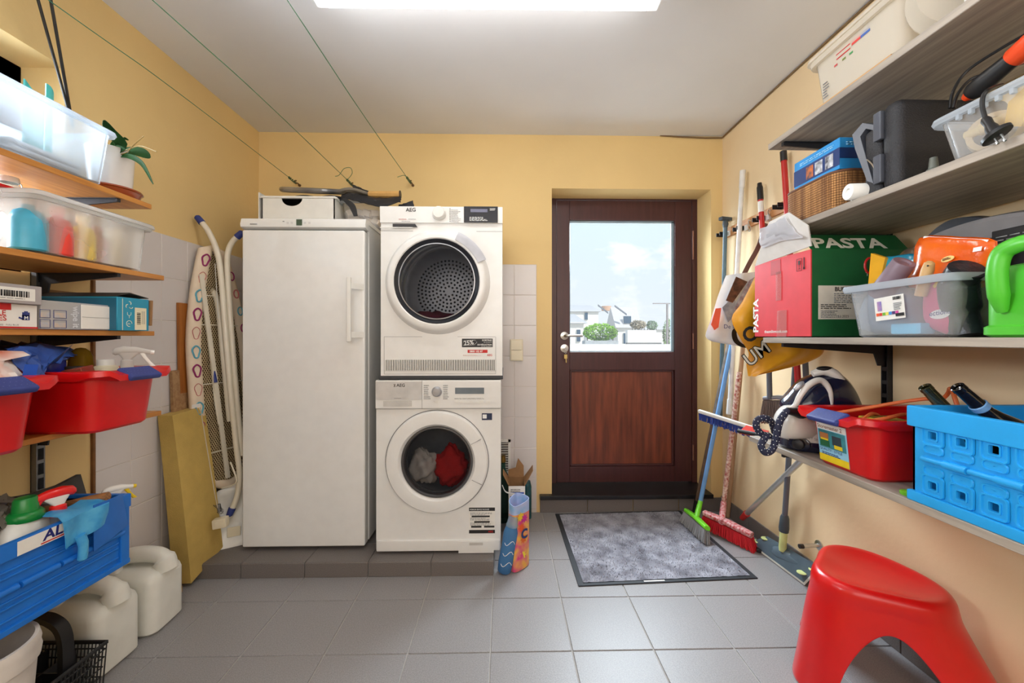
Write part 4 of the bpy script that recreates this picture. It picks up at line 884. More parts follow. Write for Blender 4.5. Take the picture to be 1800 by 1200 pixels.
m.rect(o + V((-.0055, 0, .0125)), XU, ZU, .009, .001); m.rect(o + V((-.0055, 0, -.001)), XU, ZU, .009, .001); m.build('logo_mark', ink, r)
print_lines(PY(693, 700, WYF - .003), XU, ZU, .035, .004, 1, grey_ink, r, 2)
k = PY(768, 688, WYF); kn = MB().lathe([(.026, 0), (.025, .004), (.0215, .006), (.021, .02), (.018, .023), (0, .0235)], k, (0, -1, 0), 32).build('programme_knob', silver, r)
a, b = PY(800, 692, WYF), PY(851, 681, WYF); MB().rect((a.x, WYF, a.z), XU, ZU, b.x - a.x, b.z - a.z, .0015).build('display', M('lcd_grey', (112, 122, 130), .25), r)
for i, u in enumerate((799, 808, 817, 825.5, 834, 842.5, 854.5)):
    a = PY(u, 708, WYF); MB().rect((a.x, WYF, a.z), XU, ZU, .021, .010, .003).build('push_button', white_plastic, r)
a = PY(763.5, 708, WYF); MB().rect((a.x, WYF, a.z), XU, ZU, .021, .010, .003).build('push_button', white_plastic, r)
print_lines(PY(745, 701, WYF - .0002), XU, ZU, .034, .075, 8, grey_ink, r, 7, fill=.3); print_lines(PY(779, 701, WYF - .0002), XU, ZU, .034, .075, 8, grey_ink, r, 8, fill=.3); print_lines(PY(799, 701, WYF - .0002), XU, ZU, .18, .006, 2, grey_ink, r, 9, fill=.3)
WS = WYF + .012
a, b = PY(847, 738, WS), PY(865, 726, WS); MB().rect((a.x, WS, a.z), XU, ZU, b.x - a.x, b.z - a.z).build('sticker', M('navy_sticker', (34, 46, 78), .4), r); MB().rect((a.x + .004, WS, a.z + .008), XU, ZU, .02, .02, off=.0009).build('sticker_mark', white_ink, r)
a, b = PY(824.5, 937, WS), PY(870, 891, WS); w, hgt = b.x - a.x, b.z - a.z
MB().rect((a.x, WS, a.z), XU, ZU, w, hgt).build('service_sticker', paper, r)
m = MB()
for z0, h0, x0_, w0 in ((.86, .13, 0, 1), (0, .13, 0, 1), (.62, .06, .1, .7), (.41, .06, .2, .6), (.22, .07, .08, .4), (.22, .07, .58, .4)): m.rect((a.x + x0_ * w, WS, a.z + z0 * hgt), XU, ZU, w * w0, hgt * h0, off=.0009)
m.build('sticker_bars', ink, r); text('PREMIUM SERVICE PACKAGE', .0092, (a.x + .004, WS - .0012, a.z + hgt * .895), XU, ZU, white_ink, r, bold=.015, sx=.82)
text('AEG', .013, (a.x + w * .74, WS - .0012, a.z + hgt * .03), XU, ZU, red_ink, r, bold=.02)
for z0 in (.70, .50, .31): print_lines((a.x + .006, WS, a.z + hgt * z0), XU, ZU, w * .85, hgt * .12, 3, grey_ink, r, int(z0 * 90), fill=.35)
MB().box((wx0 + .002, WYF + .002, PZT + .012), (wx1 - .002, WYF + .05, zk - .002), .006).build('kick_plate', white_gloss, r)
a, b = PY(806, 973, WYF + .002), PY(868, 950, WYF + .002); MB().rect((a.x, WYF + .002, a.z + .004), XU, ZU, b.x - a.x, b.z - a.z - .006, .002).build('filter_flap', white_gloss, r)
a, b = PY(825, 958, WYF), PY(849, 953, WYF); MB().rect((a.x, WYF, a.z), XU, ZU, b.x - a.x, b.z - a.z, .001).build('flap_slot', M('grip_shadow', (196, 194, 190), .5), r)
for x in (wx0 + .05, wx1 - .05): MB().cyl((x, WYF + .09, PZT), (x, WYF + .09, PZT + .03), .02, n=14).build('foot', black_plastic, r)
# laundry in the drum
def lump(name, label, cpt, rx, ry, rz, mat, seed, cat='laundry', amp=.22):
    rr = random.Random(seed); ph = [rr.uniform(0, 6) for _ in range(6)]; m = MB(); m.sphere((0, 0, 0), 1, n=36, m=22)
    for v in m.bm.verts:
        p = v.co; k = 1 + amp * (.5 * math.sin(5 * p.x + 3 * p.z + ph[0]) + .35 * math.sin(9 * p.z - 5 * p.x + ph[1]) + .3 * math.sin(11 * p.y + 6 * p.x + ph[2]) + .2 * math.sin(17 * (p.x + p.z) + ph[3])); v.co = V((p.x * rx * k, p.y * ry * k, p.z * rz * k)) + V(cpt)
    return tag(m.build(name, mat, ang=80), label, cat)
lump('white_laundry', 'white laundry pressed against the washing machine glass at left', (c[0] - .085, WYF + .115, c[1] - .055), .075, .06, .085, M('white_cotton', (214, 206, 200), .9, bump=.3), 1)
lump('red_laundry', 'red laundry pressed against the washing machine glass at right', (c[0] + .062, WYF + .115, c[1] - .055), .085, .06, .10, M('red_cotton', (206, 30, 30), .85, bump=.3), 2)
# stacking board and tumble dryer
DYF = 2.0; zb = PY(770, 662, DYF).z
MBd = MB().box((wx0 + .01, WYF + .02, wzt + .001), (wx1 + .012, 2.57, wzt + .020), .003)
tag(MBd.build('stacking_board', M('dark_grey_board', (56, 58, 62), .6)), 'dark grey stacking board between the dryer and the washing machine', 'board')
dx0, dx1, dzt = PY(668, 500, DYF).x, PY(883, 500, DYF).x, PY(770, 363, DYF).z; zb = wzt + .0205
r = T('tumble_dryer', 'white tumble dryer with a large dark porthole on top of the washer', 'tumble dryer', ((dx0 + dx1) / 2, 2.28, zb))
dc = PY(769, 495, DYF); c = (dc.x, dc.z)
machine_shell(r, dx0, dx1, DYF + .012, 2.57, zb, dzt, c, .20)
m = MB(); ringprof(m, c, [(.262, DYF + .012), (.258, DYF + .001), (.250, DYF - .006), (.246, DYF - .018), (.235, DYF - .026), (.215, DYF - .026), (.210, DYF - .022)]); dr = m.build('porthole_door', white_gloss, r)
m = MB(); ringprof(m, c, [(.2105, DYF - .022), (.207, DYF - .024), (.190, DYF - .016), (.184, DYF - .004)]); m.build('dark_ring', dark_ring, dr); m = MB(); ringprof(m, c, [(.190, DYF - .012), (.189, DYF - .021), (.184, DYF - .022), (.182, DYF - .012)]); m.build('glass_rim', silver, dr)
m = MB(); ringprof(m, c, [(.187, DYF - .006), (.184, DYF - .018), (.16, DYF - .032), (.12, DYF - .042), (.06, DYF - .047), (.002, DYF - .048)]); m.build('door_glass', smoke, dr)
m = MB(); N = 16
def arc(rad, y, a): return V((c[0] + rad * math.cos(a), y, c[1] + rad * math.sin(a)))
A = [math.radians(24 + (66 - 24) * i / N) for i in range(N + 1)]
m.loft([[arc(.222, DYF - .027, a), arc(.262, DYF - .016, a), arc(.266, DYF - .021, a), arc(.240, DYF - .033, a), arc(.222, DYF - .031, a)] for a in A]); m.build('door_handle', M('grey_handle_plastic', (186, 188, 196), .3), dr)
m = MB(); ringprof(m, c, [(.2, DYF + .03), (.24, DYF + .06), (.26, DYF + .08), (.26, DYF + .42), (.002, DYF + .42)]); dm = m.build('drum', drum_m, r)
m = MB()
for k, rad in enumerate((.03, .052, .074, .096, .118, .14, .162, .184)):
    nn = int(6.28 * rad / .0225)
    for i in range(nn):
        a = 6.283 * i / nn + k * .4; m.lathe([(.0065, 0), (.0065, .003), (0, .003)], (c[0] + rad * math.cos(a), DYF + .421, c[1] + rad * math.sin(a)), (0, -1, 0), 8)
m.build('drum_holes', M('drum_hole', (16, 16, 18), .8), dm, ang=180, kind='stuff')
m = MB()
for y in (.12, .2, .28, .36): ringprof(m, c, [(.26, DYF + y - .006), (.251, DYF + y), (.26, DYF + y + .006)])
m.build('drum_ribs', chrome, dm)
lump('maroon_laundry', 'dull maroon laundry lying in the dryer drum', (c[0] - .07, DYF + .26, c[1] - .18), .13, .12, .05, M('maroon_cotton', (110, 30, 48), .9, bump=.3), 4)
zc = PY(770, 391, DYF).z
m = MB(); m.hexa([(dx0 - .001, DYF + .004, zc), (dx1 + .001, DYF + .004, zc), (dx1 + .001, DYF + .06, zc), (dx0 - .001, DYF + .06, zc), (dx0 - .001, DYF - .0, dzt), (dx1 + .001, DYF - .0, dzt), (dx1 + .001, DYF + .06, dzt), (dx0 - .001, DYF + .06, dzt)]); m.build('control_panel', white_gloss, r)
DP = DYF - .0005
text('AEG', .026, PY(713.5, 371.5, DP), XU, ZU, ink, r, bold=.012)
k = PY(772, 375, DP); MB().lathe([(.035, 0), (.034, .003), (.031, .004), (0, .004)], k, (0, -1, 0), 32).build('knob_ring', white_plastic, r); MB().lathe([(.0315, .003), (.030, .022), (.026, .026), (0, .0265)], k, (0, -1, 0), 32).build('programme_knob', white_plastic, r)
a, b = PY(815.5, 391, DP), PY(875, 362.8, DP); MB().rect((a.x, DP, a.z), XU, ZU, b.x - a.x, b.z - a.z - .001, .002).build('display_panel', M('black_glass', (34, 36, 44), .12, coat=.5), r)
a2 = PY(827, 373, DP); MB().rect((a2.x, DP - .002, a2.z), XU, ZU, .085, .016).build('display', M('lcd_lilac', (112, 114, 136), .3), r)
print_lines((a.x + .028, DP - .002, a.z + .008), XU, ZU, .10, .022, 4, white_ink, r, 3, fill=.5); print_lines((PY(861, 370, DP).x, DP - .002, PY(861, 370, DP).z), XU, ZU, .03, .012, 3, white_ink, r, 6, fill=.5)
m = MB()
for i in range(9): m.rect(PY(790.5, 389.5 - 2.8 * i, DP), XU, ZU, .003, .004)
m.build('programme_dots', ink, r); print_lines(PY(793, 390, DP), XU, ZU, .05, .066, 9, grey_ink, r, 21, fill=.25)
print_lines(PY(701, 385.5, DP), XU, ZU, .045, .004, 1, red_ink, r, 5, fill=.5); print_lines(PY(718, 385.5, DP), XU, ZU, .04, .004, 1, grey_ink, r, 6, fill=.5); print_lines(PY(706, 389, DP), XU, ZU, .06, .004, 1, grey_ink, r, 8, fill=.4)
D2 = DYF + .012
a, b = PY(690, 398, DYF), PY(733, 393, DYF); m = MB(); m.prism([(a.x, D2, a.z), (b.x, D2, a.z), (b.x - .01, D2, b.z), (a.x, D2, b.z)], (0, -.009, 0)); m.build('drawer_grip', M('dark_slot', (50, 50, 54), .4), r)
a, b = PY(668, 401, D2), PY(690, 393, D2); MB().rect((a.x + .002, D2 - .006, a.z), XU, ZU, b.x - a.x + .1, .004, .003).build('drawer_edge', white_plastic, r)
m = MB(); m.rect((dx0, D2, PY(668, 406, D2).z), XU, ZU, .16, .0014); m.rect((dx1 - .13, D2, PY(668, 406, D2).z), XU, ZU, .13, .0014)
a = PY(675, 592, D2); b = PY(871, 657, D2); m.rect((a.x, D2, b.z), XU, ZU, .0014, a.z - b.z); m.rect((b.x, D2, b.z), XU, ZU, .0014, a.z - b.z); m.rect((a.x, D2, a.z), XU, ZU, .19, .0014); m.rect((b.x - .19, D2, a.z), XU, ZU, .19, .0014); m.rect((a.x, D2, b.z), XU, ZU, b.x - a.x, .0014)
m.build('panel_seam', seam, r)
a, b = PY(678, 651, D2), PY(870, 632, D2); MB().rect((a.x, D2, a.z), XU, ZU, b.x - a.x, b.z - a.z, .0008).build('grille_back', M('grille_dark', (64, 60, 56), .8), r)
n_ = 62; sl = None
for i in range(n_ + 1):
    x = a.x + (b.x - a.x) * i / n_
    if sl is None: sl = MB().box((-.0024, -.005, 0), (.0024, 0, b.z - a.z)).build('grille_slat', white_plastic, r, local=True); o = sl
    else: o = sl.copy(); COL.objects.link(o); o.parent = r
    o.location = V((x, D2 - .0008, a.z)) - r.location
a, b = PY(812, 610, D2), PY(866, 595, D2); w, hgt = b.x - a.x, b.z - a.z
MB().rect((a.x, D2, a.z), XU, ZU, w, hgt).build('sticker', M('black_sticker', (38, 38, 40), .5), r); text('25%', .030, (a.x + .010, D2 - .001, a.z + .010), V((1, 0, .1)), V((-.1, 0, 1)), white_ink, r, bold=.01)
m = MB(); m.tube([(a.x + .006, D2 - .001, a.z + .008), (a.x + .062, D2 - .001, a.z + .012), (a.x + .075, D2 - .001, a.z + .024), (a.x + .066, D2 - .001, a.z + .036), (a.x + .008, D2 - .001, a.z + .032)], .0006, 4, closed=True); m.build('tag_outline', white_ink, r)
text('KORTING', .011, (a.x + w - .004, D2 - .001, a.z + hgt - .012), XU, ZU, white_ink, r, align='RIGHT', bold=.02); text('op accessoires', .007, (a.x + w - .004, D2 - .001, a.z + hgt - .020), XU, ZU, white_ink, r, align='RIGHT'); text('DE RÉDUCTION', .010, (a.x + w - .004, D2 - .001, a.z + .009), XU, ZU, white_ink, r, align='RIGHT', bold=.02); text('sur les accessoires', .007, (a.x + w - .004, D2 - .001, a.z + .002), XU, ZU, white_ink, r, align='RIGHT')
a, b = PY(822, 620, D2), PY(857, 614.5, D2); MB().rect((a.x, D2, a.z), XU, ZU, b.x - a.x, b.z - a.z).build('red_sticker', red_ink, r); text('0800 102 87', .013, (a.x + .010, D2 - .001, a.z + .003), XU, ZU, white_ink, r, bold=.02); text('AEG', .014, PY(856, 625.5, D2 - .0004), XU, ZU, red_ink, r, bold=.02); print_lines(PY(814, 625, D2), XU, ZU, .10, .006, 2, M('pale_red_ink', (220, 170, 160), .6), r, 4, fill=.4)
MB().lathe([(0, 0), (.004, 0), (.004, .004), (0, .005)], PY(662.5, 602, 2.2), (0, -1, 0), 10).bm.free()
# ---------------------------------------------------------------- on top of the fridge
FT = fzt
r = T('storage_box', 'white plastic drawer with a half-moon grip hole on top of the fridge', 'storage box', (-1.1, 2.3, FT))
yd = 2.15; a, b = PY(460, 382, yd), PY(588, 345, yd); zt = b.z; x0, x1 = a.x, b.x; xc = PY(513, 352, yd).x; R = .055; zc_ = zt - .012
pts = [(x0, FT), (x1, FT), (x1, zt), (xc + R, zt), ] 
poly = [V((x0, yd, FT)), V((x1, yd, FT)), V((x1, yd, zt - .012))] + [V((xc + R * math.cos(t), yd, zc_ - .0 + .75 * R * math.sin(t))) for t in [-math.pi * i / 14 for i in range(15)]] + [V((x0, yd, zt - .012))]
m = MB()
for i in range(14):
    t0, t1 = -math.pi * i / 14, -math.pi * (i + 1) / 14; p0 = V((xc + R * math.cos(t0), yd, zc_ + .75 * R * math.sin(t0))); p1 = V((xc + R * math.cos(t1), yd, zc_ + .75 * R * math.sin(t1)))
    m.hexa([V((p1.x, yd, FT)), V((p0.x, yd, FT)), V((p0.x, yd + .006, FT)), V((p1.x, yd + .006, FT)), p1, p0, p0 + V((0, .006, 0)), p1 + V((0, .006, 0))])
m.box((x0, yd, FT), (xc - R, yd + .006, zc_)).box((xc + R, yd, FT), (x1, yd + .006, zc_)).box((x0 - .006, yd - .006, zc_), (x1 + .006, yd + .014, zt), .004)
m.build('front_panel', white_plastic, r)
m = MB(); m.box((x0, yd, FT), (x0 + .005, 2.58, zt - .004)).box((x1 - .005, yd, FT), (x1, 2.58, zt - .004)).box((x0, 2.574, FT), (x1, 2.58, zt - .004)).box((x0, yd, FT), (x1, 2.58, FT + .005)).box((x0 - .012, yd, zt - .012), (x0, 2.58, zt - .002), .003).box((x1, yd, zt - .012), (x1 + .012, 2.58, zt - .002), .003); m.build('drawer_box', white_plastic, r)
MB().box((x0 - .02, yd + .004, FT), (x0 - .014, 2.58, zt + .02)).build('side_rail', white_plastic, r)
lump('pale_cloth', 'greyish cloth seen through the grip hole of the white drawer', (xc + .03, yd + .08, FT + .07), .07, .06, .055, M('grey_cloth', (170, 160, 154), .9, bump=.3), 9, 'cloth')
m = MB(); m.grid(lambda a, b: V((x0 + .004 + (x1 - x0 + .02) * a, yd + .016 + .40 * b, zt + .002 + (.010 if a > .25 else .003) * abs(math.sin(9 * a + 4 * b)))), 16, 10); m.solid(.006); tag(m.build('dark_cloth', M('black_nylon', (30, 30, 34), .6, bump=.2)), 'dark folded cloth lying on the white drawer under the racket', 'cloth')
r = T('tennis_racket', 'tennis racket with a tan grip lying on the white drawer', 'tennis racket', (-.95, 2.25, zt + .012))
zr = zt + .022; yr = 2.26; hx, gx0, gx1 = PY(552, 338, yr).x, PY(648, 344, yr).x, PY(703, 344, yr).x; gz = PY(690, 343.5, yr).z + .006; hz = PY(540, 335, yr).z
fr = M('racket_frame', (60, 58, 58), .3, coat=.4, var=.2, rgb2=(150, 140, 124), scale=4)
m = MB(); P = [V((hx - .0 + .165 * math.cos(a), yr + .12 * math.sin(a), hz + (gz - hz) * .35 * math.cos(a) + .042 * math.sin(a))) for a in [6.283 * i / 40 for i in range(40)]]; m.tube(P, .0145, 8, closed=True); m.build('hoop', fr, r)
m = MB()
for s in (-1, 1): m.tube(smooth_path([P[3 * s], V((hx + .21, yr + s * .02, hz + .004)), V((gx0, yr + s * .006, gz))]), .009, 8)
m.build('throat', fr, r)
m = MB()
for i in range(-7, 8): y = .015 * i; q = math.sqrt(max(0, 1 - (y / .12) ** 2)) * .16; m.tube([(hx - q, yr + y, hz + .35 * y), (hx + q, yr + y, hz + .35 * y)], .0008, 3)
for i in range(-9, 10): x = .016 * i; q = math.sqrt(max(0, 1 - (x / .165) ** 2)) * .116; m.tube([(hx + x, yr - q, hz - .35 * q), (hx + x, yr + q, hz + .35 * q)], .0008, 3)
m.build('strings', M('racket_string', (206, 200, 180), .5), r, kind='stuff')
gr_ = MB().tube([(gx0, yr, gz), (gx0 + .01, yr, gz), (gx1 - .006, yr, gz), (gx1, yr, gz)], [.015, .0185, .0195, .0205], 8).build('grip', M('tan_leather', (206, 160, 92), .7, var=.1, bump=.3), r)
MB().lathe([(0, 0), (.0215, 0), (.0215, .004), (.007, .0045), (0, .003)], (gx1, yr, gz), (1, 0, 0), 16).build('butt_cap', black_plastic, gr_)
xb0, xb1, yb0, yb1 = PY(600, 380, 2.22).x, PY(668, 380, 2.22).x + .06, 2.20, 2.50
r = T('storage_bin', 'clear bin of pale wood chunks between the white drawer and the dryer', 'storage bin', ((xb0 + xb1) / 2, 2.35, FT))
zbt = PY(610, 352, 2.2).z; tub(r, xb0, min(xb1, fx1 + .02), yb0, yb1, FT, zbt, CLEAR('thin_clear_plastic', (250, 251, 252), .24), clear_rim)
rr = random.Random(3); wchunk = M('pale_wood_chunk', (226, 210, 192), .8, var=.1); proto = None
for i in range(16):
    x, y, z = xb0 + .045 + (i % 4) * .042, yb0 + .055 + (i // 4 % 2) * .06, FT + .03 + (i // 8) * .048
    o = MB().box((-.022, -.02, -.016), (.022, .02, .016), .003, 1).build('wood_chunk', wchunk) if proto is None else proto.copy()
    if proto is None: proto = o
    else: COL.objects.link(o)
    tag(o, 'one of the pale wood chunks piled in the clear bin on the fridge', 'wood chunk', 'pale wood chunks in the clear bin on the fridge'); o.location = (x, y, z); o.rotation_euler = (rr.uniform(-.5, .5), rr.uniform(-.5, .5), rr.uniform(-.6, .6))
bagm = M('black_nylon', (30, 30, 34), .6, bump=.2)
r = T('black_bag', 'black nylon bag with straps draped over the clear bin on the fridge', 'bag', (-.75, 2.3, zbt))
def sheet(rows, mat, name, parent, amp=.004, seed=2, t=.003):
    R_ = [smooth_path(q, 5) for q in rows]; rr = random.Random(seed); out = []
    for i in range(len(R_) - 1):
        for k in range(4): out.append([lerp(R_[i][j], R_[i + 1][j], k / 4) + V((rr.uniform(-amp, amp), rr.uniform(-amp, amp), rr.uniform(-amp, amp))) for j in range(len(R_[0]))])
    out.append(R_[-1]); m = MB(); m.loft(out, closed=False, caps=False); m.solid(t); return m.build(name, mat, parent, ang=25)
y1, y2 = 2.16, 2.42
sheet([[PY(596, 352, y1), PY(615, 350, y1), PY(640, 356, y1), PY(670, 364, y1), PY(704, 354, y1)], [PY(600, 343, 2.2), PY(620, 340, 2.2), PY(645, 346, 2.2), PY(670, 350, 2.2), PY(704, 346, 2.2)], [PY(606, 340, y2), PY(625, 338, y2), PY(650, 340, y2), PY(676, 342, y2), PY(700, 344, y2)]], bagm, 'bag_skin', r)
sheet([[PY(600, 350, 2.15), PY(614, 364, 2.14), PY(622, 380, 2.14)], [PY(607, 348, 2.15), PY(624, 360, 2.14), PY(629, 380, 2.14)]], bagm, 'strap', r, .001)
sheet([[PY(620, 324, 2.35), PY(634, 330, 2.35), PY(652, 337, 2.35)], [PY(618, 340, 2.35), PY(632, 342, 2.35), PY(650, 343, 2.35)]], bagm, 'flap', r, .002)
sheet([[PY(700, 360, 2.3), PY(712, 357, 2.3), PY(726, 352, 2.3)], [PY(700, 364, 2.3), PY(714, 364, 2.3), PY(728, 363, 2.3)]], bagm, 'bag_corner', r, .002)
# ---------------------------------------------------------------- washing lines
line_m = M('green_wire', (40, 110, 74), .4)
for i, (hu, hv, mid, en, lab) in enumerate(((527, 326, (300, 153), (85, 0), 'leftmost of the three green washing lines'), (625, 330, (455, 168), (268, 0), 'middle green washing line, ending in a loose loop'), (726, 326, (636, 198), (505, 0), 'rightmost of the three green washing lines'))):
    h = PY(hu, hv, YB); r = T('washing_line', lab + ' tied to a wall hook', 'washing line', (h.x, YB, h.z))
    e1 = PZ(en[0], en[1], h.z + .02); q = PZ(mid[0], mid[1], h.z - .005)
    e0 = h + V((-.015, -.10, .012)); dd = (e1 - q); e2 = e1 + dd.normalized() * max(0, (e1.y + 1.2))
    m = MB(); m.tube(smooth_path([e0, q, e1, e1 + dd.normalized() * 1.6], 8), .0016, 6); m.build('wire', line_m, r)
    m = MB(); m.tube(smooth_path([h, h + V((0, -.03, .004)), h + V((-.004, -.045, -.004)), h + V((-.006, -.05, .010)), h + V((-.002, -.04, .016))]), .004, 8); m.lathe([(0, 0), (.009, 0), (.009, .004), (0, .005)], h, (0, -1, 0), 12); m.build('hook', M('rusty_hook', (112, 84, 60), .6, .6), r)
    m = MB(); P = [h + V((-.004, -.045, 0)).lerp(e0 - h, t) + V((.006 * math.sin(t * 25), 0, .006 * math.cos(t * 25))) for t in [k / 24 for k in range(25)]]; m.tube(P, .0026, 6); m.sphere(e0, .007, n=8, m=6); m.build('twisted_end', M('rusty_green', (70, 96, 60), .6), r)
    if i == 1: m = MB(); m.tube(smooth_path([e0, e0 + V((.03, 0, .04)), e0 + V((.02, 0, .075)), e0 + V((-.02, 0, .07)), e0 + V((-.05, 0, .03)), e0 + V((-.075, 0, .022))]), .0018, 6); m.build('loose_loop', line_m, r)
    if i == 2: m = MB(); m.tube(smooth_path([e0, e0 + V((-.02, 0, .014)), e0 + V((-.06, 0, .002))]), .0018, 6); m.build('loose_end', line_m, r)
# ---------------------------------------------------------------- beside the washing machine
a = PY(894, 907, 2.33); b = PY(923, 850, 2.33); x0, x1, y0, y1, hb_ = a.x, b.x, 2.33, 2.47, PY(900, 852, 2.33).z
r = T('detergent_carton', 'open cardboard washing powder carton on the floor by the white tiles', 'carton', ((x0 + x1) / 2, 2.4, 0))
m = MB(); t = .003
m.box((x0, y0 + t, 0), (x0 + t, y1, hb_)).box((x1 - t, y0 + t, 0), (x1, y1, hb_)).box((x0, y1 - t, 0), (x1, y1, hb_ + .0)).box((x0, y0, 0), (x1, y1, t)); m.build('carton_wall', card, r)
MB().box((x0, y0, 0), (x1, y0 + t, hb_ - .008)).build('printed_front', paper, r)
m = MB(); m.prism([(x1, y0, hb_), (x1 + .045, y0 + .02, hb_ + .075), (x1 + .05, y1 - .03, hb_ + .08), (x1, y1, hb_)], (.003, 0, 0)); m.build('side_flap', card, r)
m = MB(); m.prism([(x0, y1, hb_), (x1, y1, hb_), (x1 + .0, y1 + .02, hb_ + .06), (x1 - .035, y1 + .03, hb_ + .105), (x1 - .05, y1 + .02, hb_ + .05), (x0, y1 + .012, hb_ + .04)], (0, .003, 0)); m.build('back_flap', card, r)
m = MB(); m.prism([(x0, y0, hb_), (x0 - .03, y0 + .01, hb_ + .055), (x0 - .03, y1 - .02, hb_ + .055), (x0, y1, hb_)], (-.003, 0, 0)); m.build('side_flap', card, r)
bl = M('blue_print', (54, 88, 176), .6); m = MB(); m.rect((x0 + .006, y0, hb_ - .052), XU, ZU, x1 - x0 - .012, .009)
for i in range(4):
    for j in range(4): m.rect((x0 + .009 + i * .022, y0, hb_ - .075 - j * .02), XU, ZU, .012, .010)
m.build('blue_print', bl, r); print_lines((x0 + .012, y0, hb_ - .04), XU, ZU, .08, .02, 2, grey_ink, r, 8)
m = MB(); m.loft([[p + V((0, s, 0)) for s in (0, .012)] for p in smooth_path([V((x0 - .035, y0 - .035, hb_ + .01)), V((x0 - .015, y0 - .03, hb_ - .03)), V((x0 + .03, y0 - .012, hb_ - .046)), V((x0 + .075, y0 - .004, hb_ - .05))], 5)], closed=False); m.solid(.003); m.build('carry_handle', white_plastic, r)
gp = PY(887, 905, 2.44); bottle('green_glass_bottle', 'green glass bottle with a gold cap between the washer and the carton', 'bottle', (gp.x - .01, 2.50, 0), [(0, 0), (.036, 0), (.038, .006), (.038, .24), (.03, .29), (.015, .33), (.014, .37), (0, .37)], CLEAR('green_bottle_glass', (60, 110, 100), .55, .05), [(0, .368), (.018, .368), (.018, .39), (.015, .4), (.017, .41), (0, .412)], M('gold_cap', (120, 100, 50), .3, .8))
tp = PY(928, 890, 2.52); bottle('teal_bottle', 'dark teal printed bottle just behind the cardboard carton', 'bottle', (tp.x - .004, 2.54, 0), [(0, 0), (.026, 0), (.028, .004), (.028, .20), (.02, .235), (0, .24)], M('teal_label', (30, 96, 104), .4, rgb2=(20, 50, 60), scale=30))
r = T('detergent_pouch', 'colourful flower-printed refill pouch standing open on the floor', 'pouch', (.08, 1.95, 0))
p0, p1, pm = PY(893, 1000, 1.98), PY(931, 1000, 2.02), PY(906, 1008, 1.96)
sect = lambda k, z: [V((p0.x + .006 * (1 - k), 1.985, z)), V((pm.x, 1.985 - .035 * (1 - k) - .008, z)), V((p1.x - .004 * (1 - k), 2.015, z)), V((pm.x + .01, 2.015 + .03 * (1 - k) + .012, z))]
def poly_smooth(q): return smooth_path(q, 5, closed=True)
pz = PY(905, 886, 1.94).z
m = MB(); m.loft([poly_smooth(sect(k, z)) for k, z in ((0, 0.004), (.1, .10), (.2, .2), (.25, pz - .06))], caps=False); m.solid(.002); pb = m.build('pouch_lower', M('flower_print', (240, 190, 60), .3, rgb2=(214, 60, 130), scale=22, detail=1), r, ang=30)
m = MB(); m.loft([poly_smooth([q + V((0, 0, dz)) for q, dz in zip(sect(k, z), (0, -.015, 0, .012) if z > pz - .02 else (0, 0, 0, 0))]) for k, z in ((.25, pz - .06), (.2, pz))], caps=False); m.solid(.002); m.build('pouch_neck', M('pink_lilac_print', (214, 200, 236), .3, rgb2=(120, 180, 226), scale=9), r, ang=30)
fw = [((236, 96, 40), .035, .21), ((206, 40, 150), .055, .25), ((240, 200, 40), .03, .265), ((230, 110, 40), .05, .15), ((240, 220, 60), .045, .07)]
S0 = V((pm.x, 1.985 - .038, 0)); S1 = V((p1.x, 2.012, 0)); dX = (S1 - S0).normalized()
for i, (col, s, z) in enumerate(fw):
    m = MB(); nrm = V((dX.y, -dX.x, 0)); cc = S0 + dX * s + nrm * .006 + ZU * z
    for k in range(8): a = .785 * k; e = dX * math.cos(a) + ZU * math.sin(a); f = dX * -math.sin(a) + ZU * math.cos(a); m._faces([cc, cc + e * .012 + f * .006, cc + e * .024, cc + e * .012 - f * .006], [(0, 1, 2, 3)])
    m.build('flower_print', M('petal_%d' % i, col, .4), r, fix=False)
text('C', .062, S0 + dX * .030 + V((dX.y, -dX.x, 0)) * .009 + ZU * .155, dX, ZU, M('deep_blue_print', (20, 60, 120), .4), r, bold=.04)
MB().rect(S0 + dX * .02 + V((dX.y, -dX.x, 0)) * .004 + ZU * .045, dX, ZU, .03, .018).build('black_label', ink, r); MB().rect(S0 + dX * .012 + V((dX.y, -dX.x, 0)) * .004 + ZU * .005, dX, ZU, .05, .025).build('yellow_print', M('yellow_print', (236, 206, 30), .4), r)
so = T('softener_bottle', 'slim blue fabric softener bottle leaning beside the flowery pouch', 'bottle', PZ(886, 1006, 0) + V((0, .0, .006)))
sb = CLEAR('blue_softener', (110, 170, 226), .85, .15)
MB().lathe([(0, 0), (.028, 0), (.033, .006), (.036, .05), (.034, .12), (.035, .19), (.028, .215), (.02, .222), (0, .223)], n=28).build('bottle_body', sb, so, local=True)
MB().lathe([(.021, .215), (.029, .22), (.029, .23), (.026, .234), (.024, .262), (.02, .268), (0, .268)], n=26).build('cap', CLEAR('clear_blue_cap', (190, 220, 240), .6, .1), so, local=True)
m = MB()
for z, rr_ in ((.05, .0365), (.10, .0352), (.15, .0348)): m.tube([(rr_ * math.cos(a), rr_ * math.sin(a), z + .012 * math.sin(4 * a)) for a in [-2.3 + .2 * i for i in range(9)]], .0014, 5)
m.build('white_print', white_ink, so, local=True); so.rotation_euler = (math.radians(-2), math.radians(10), 0)
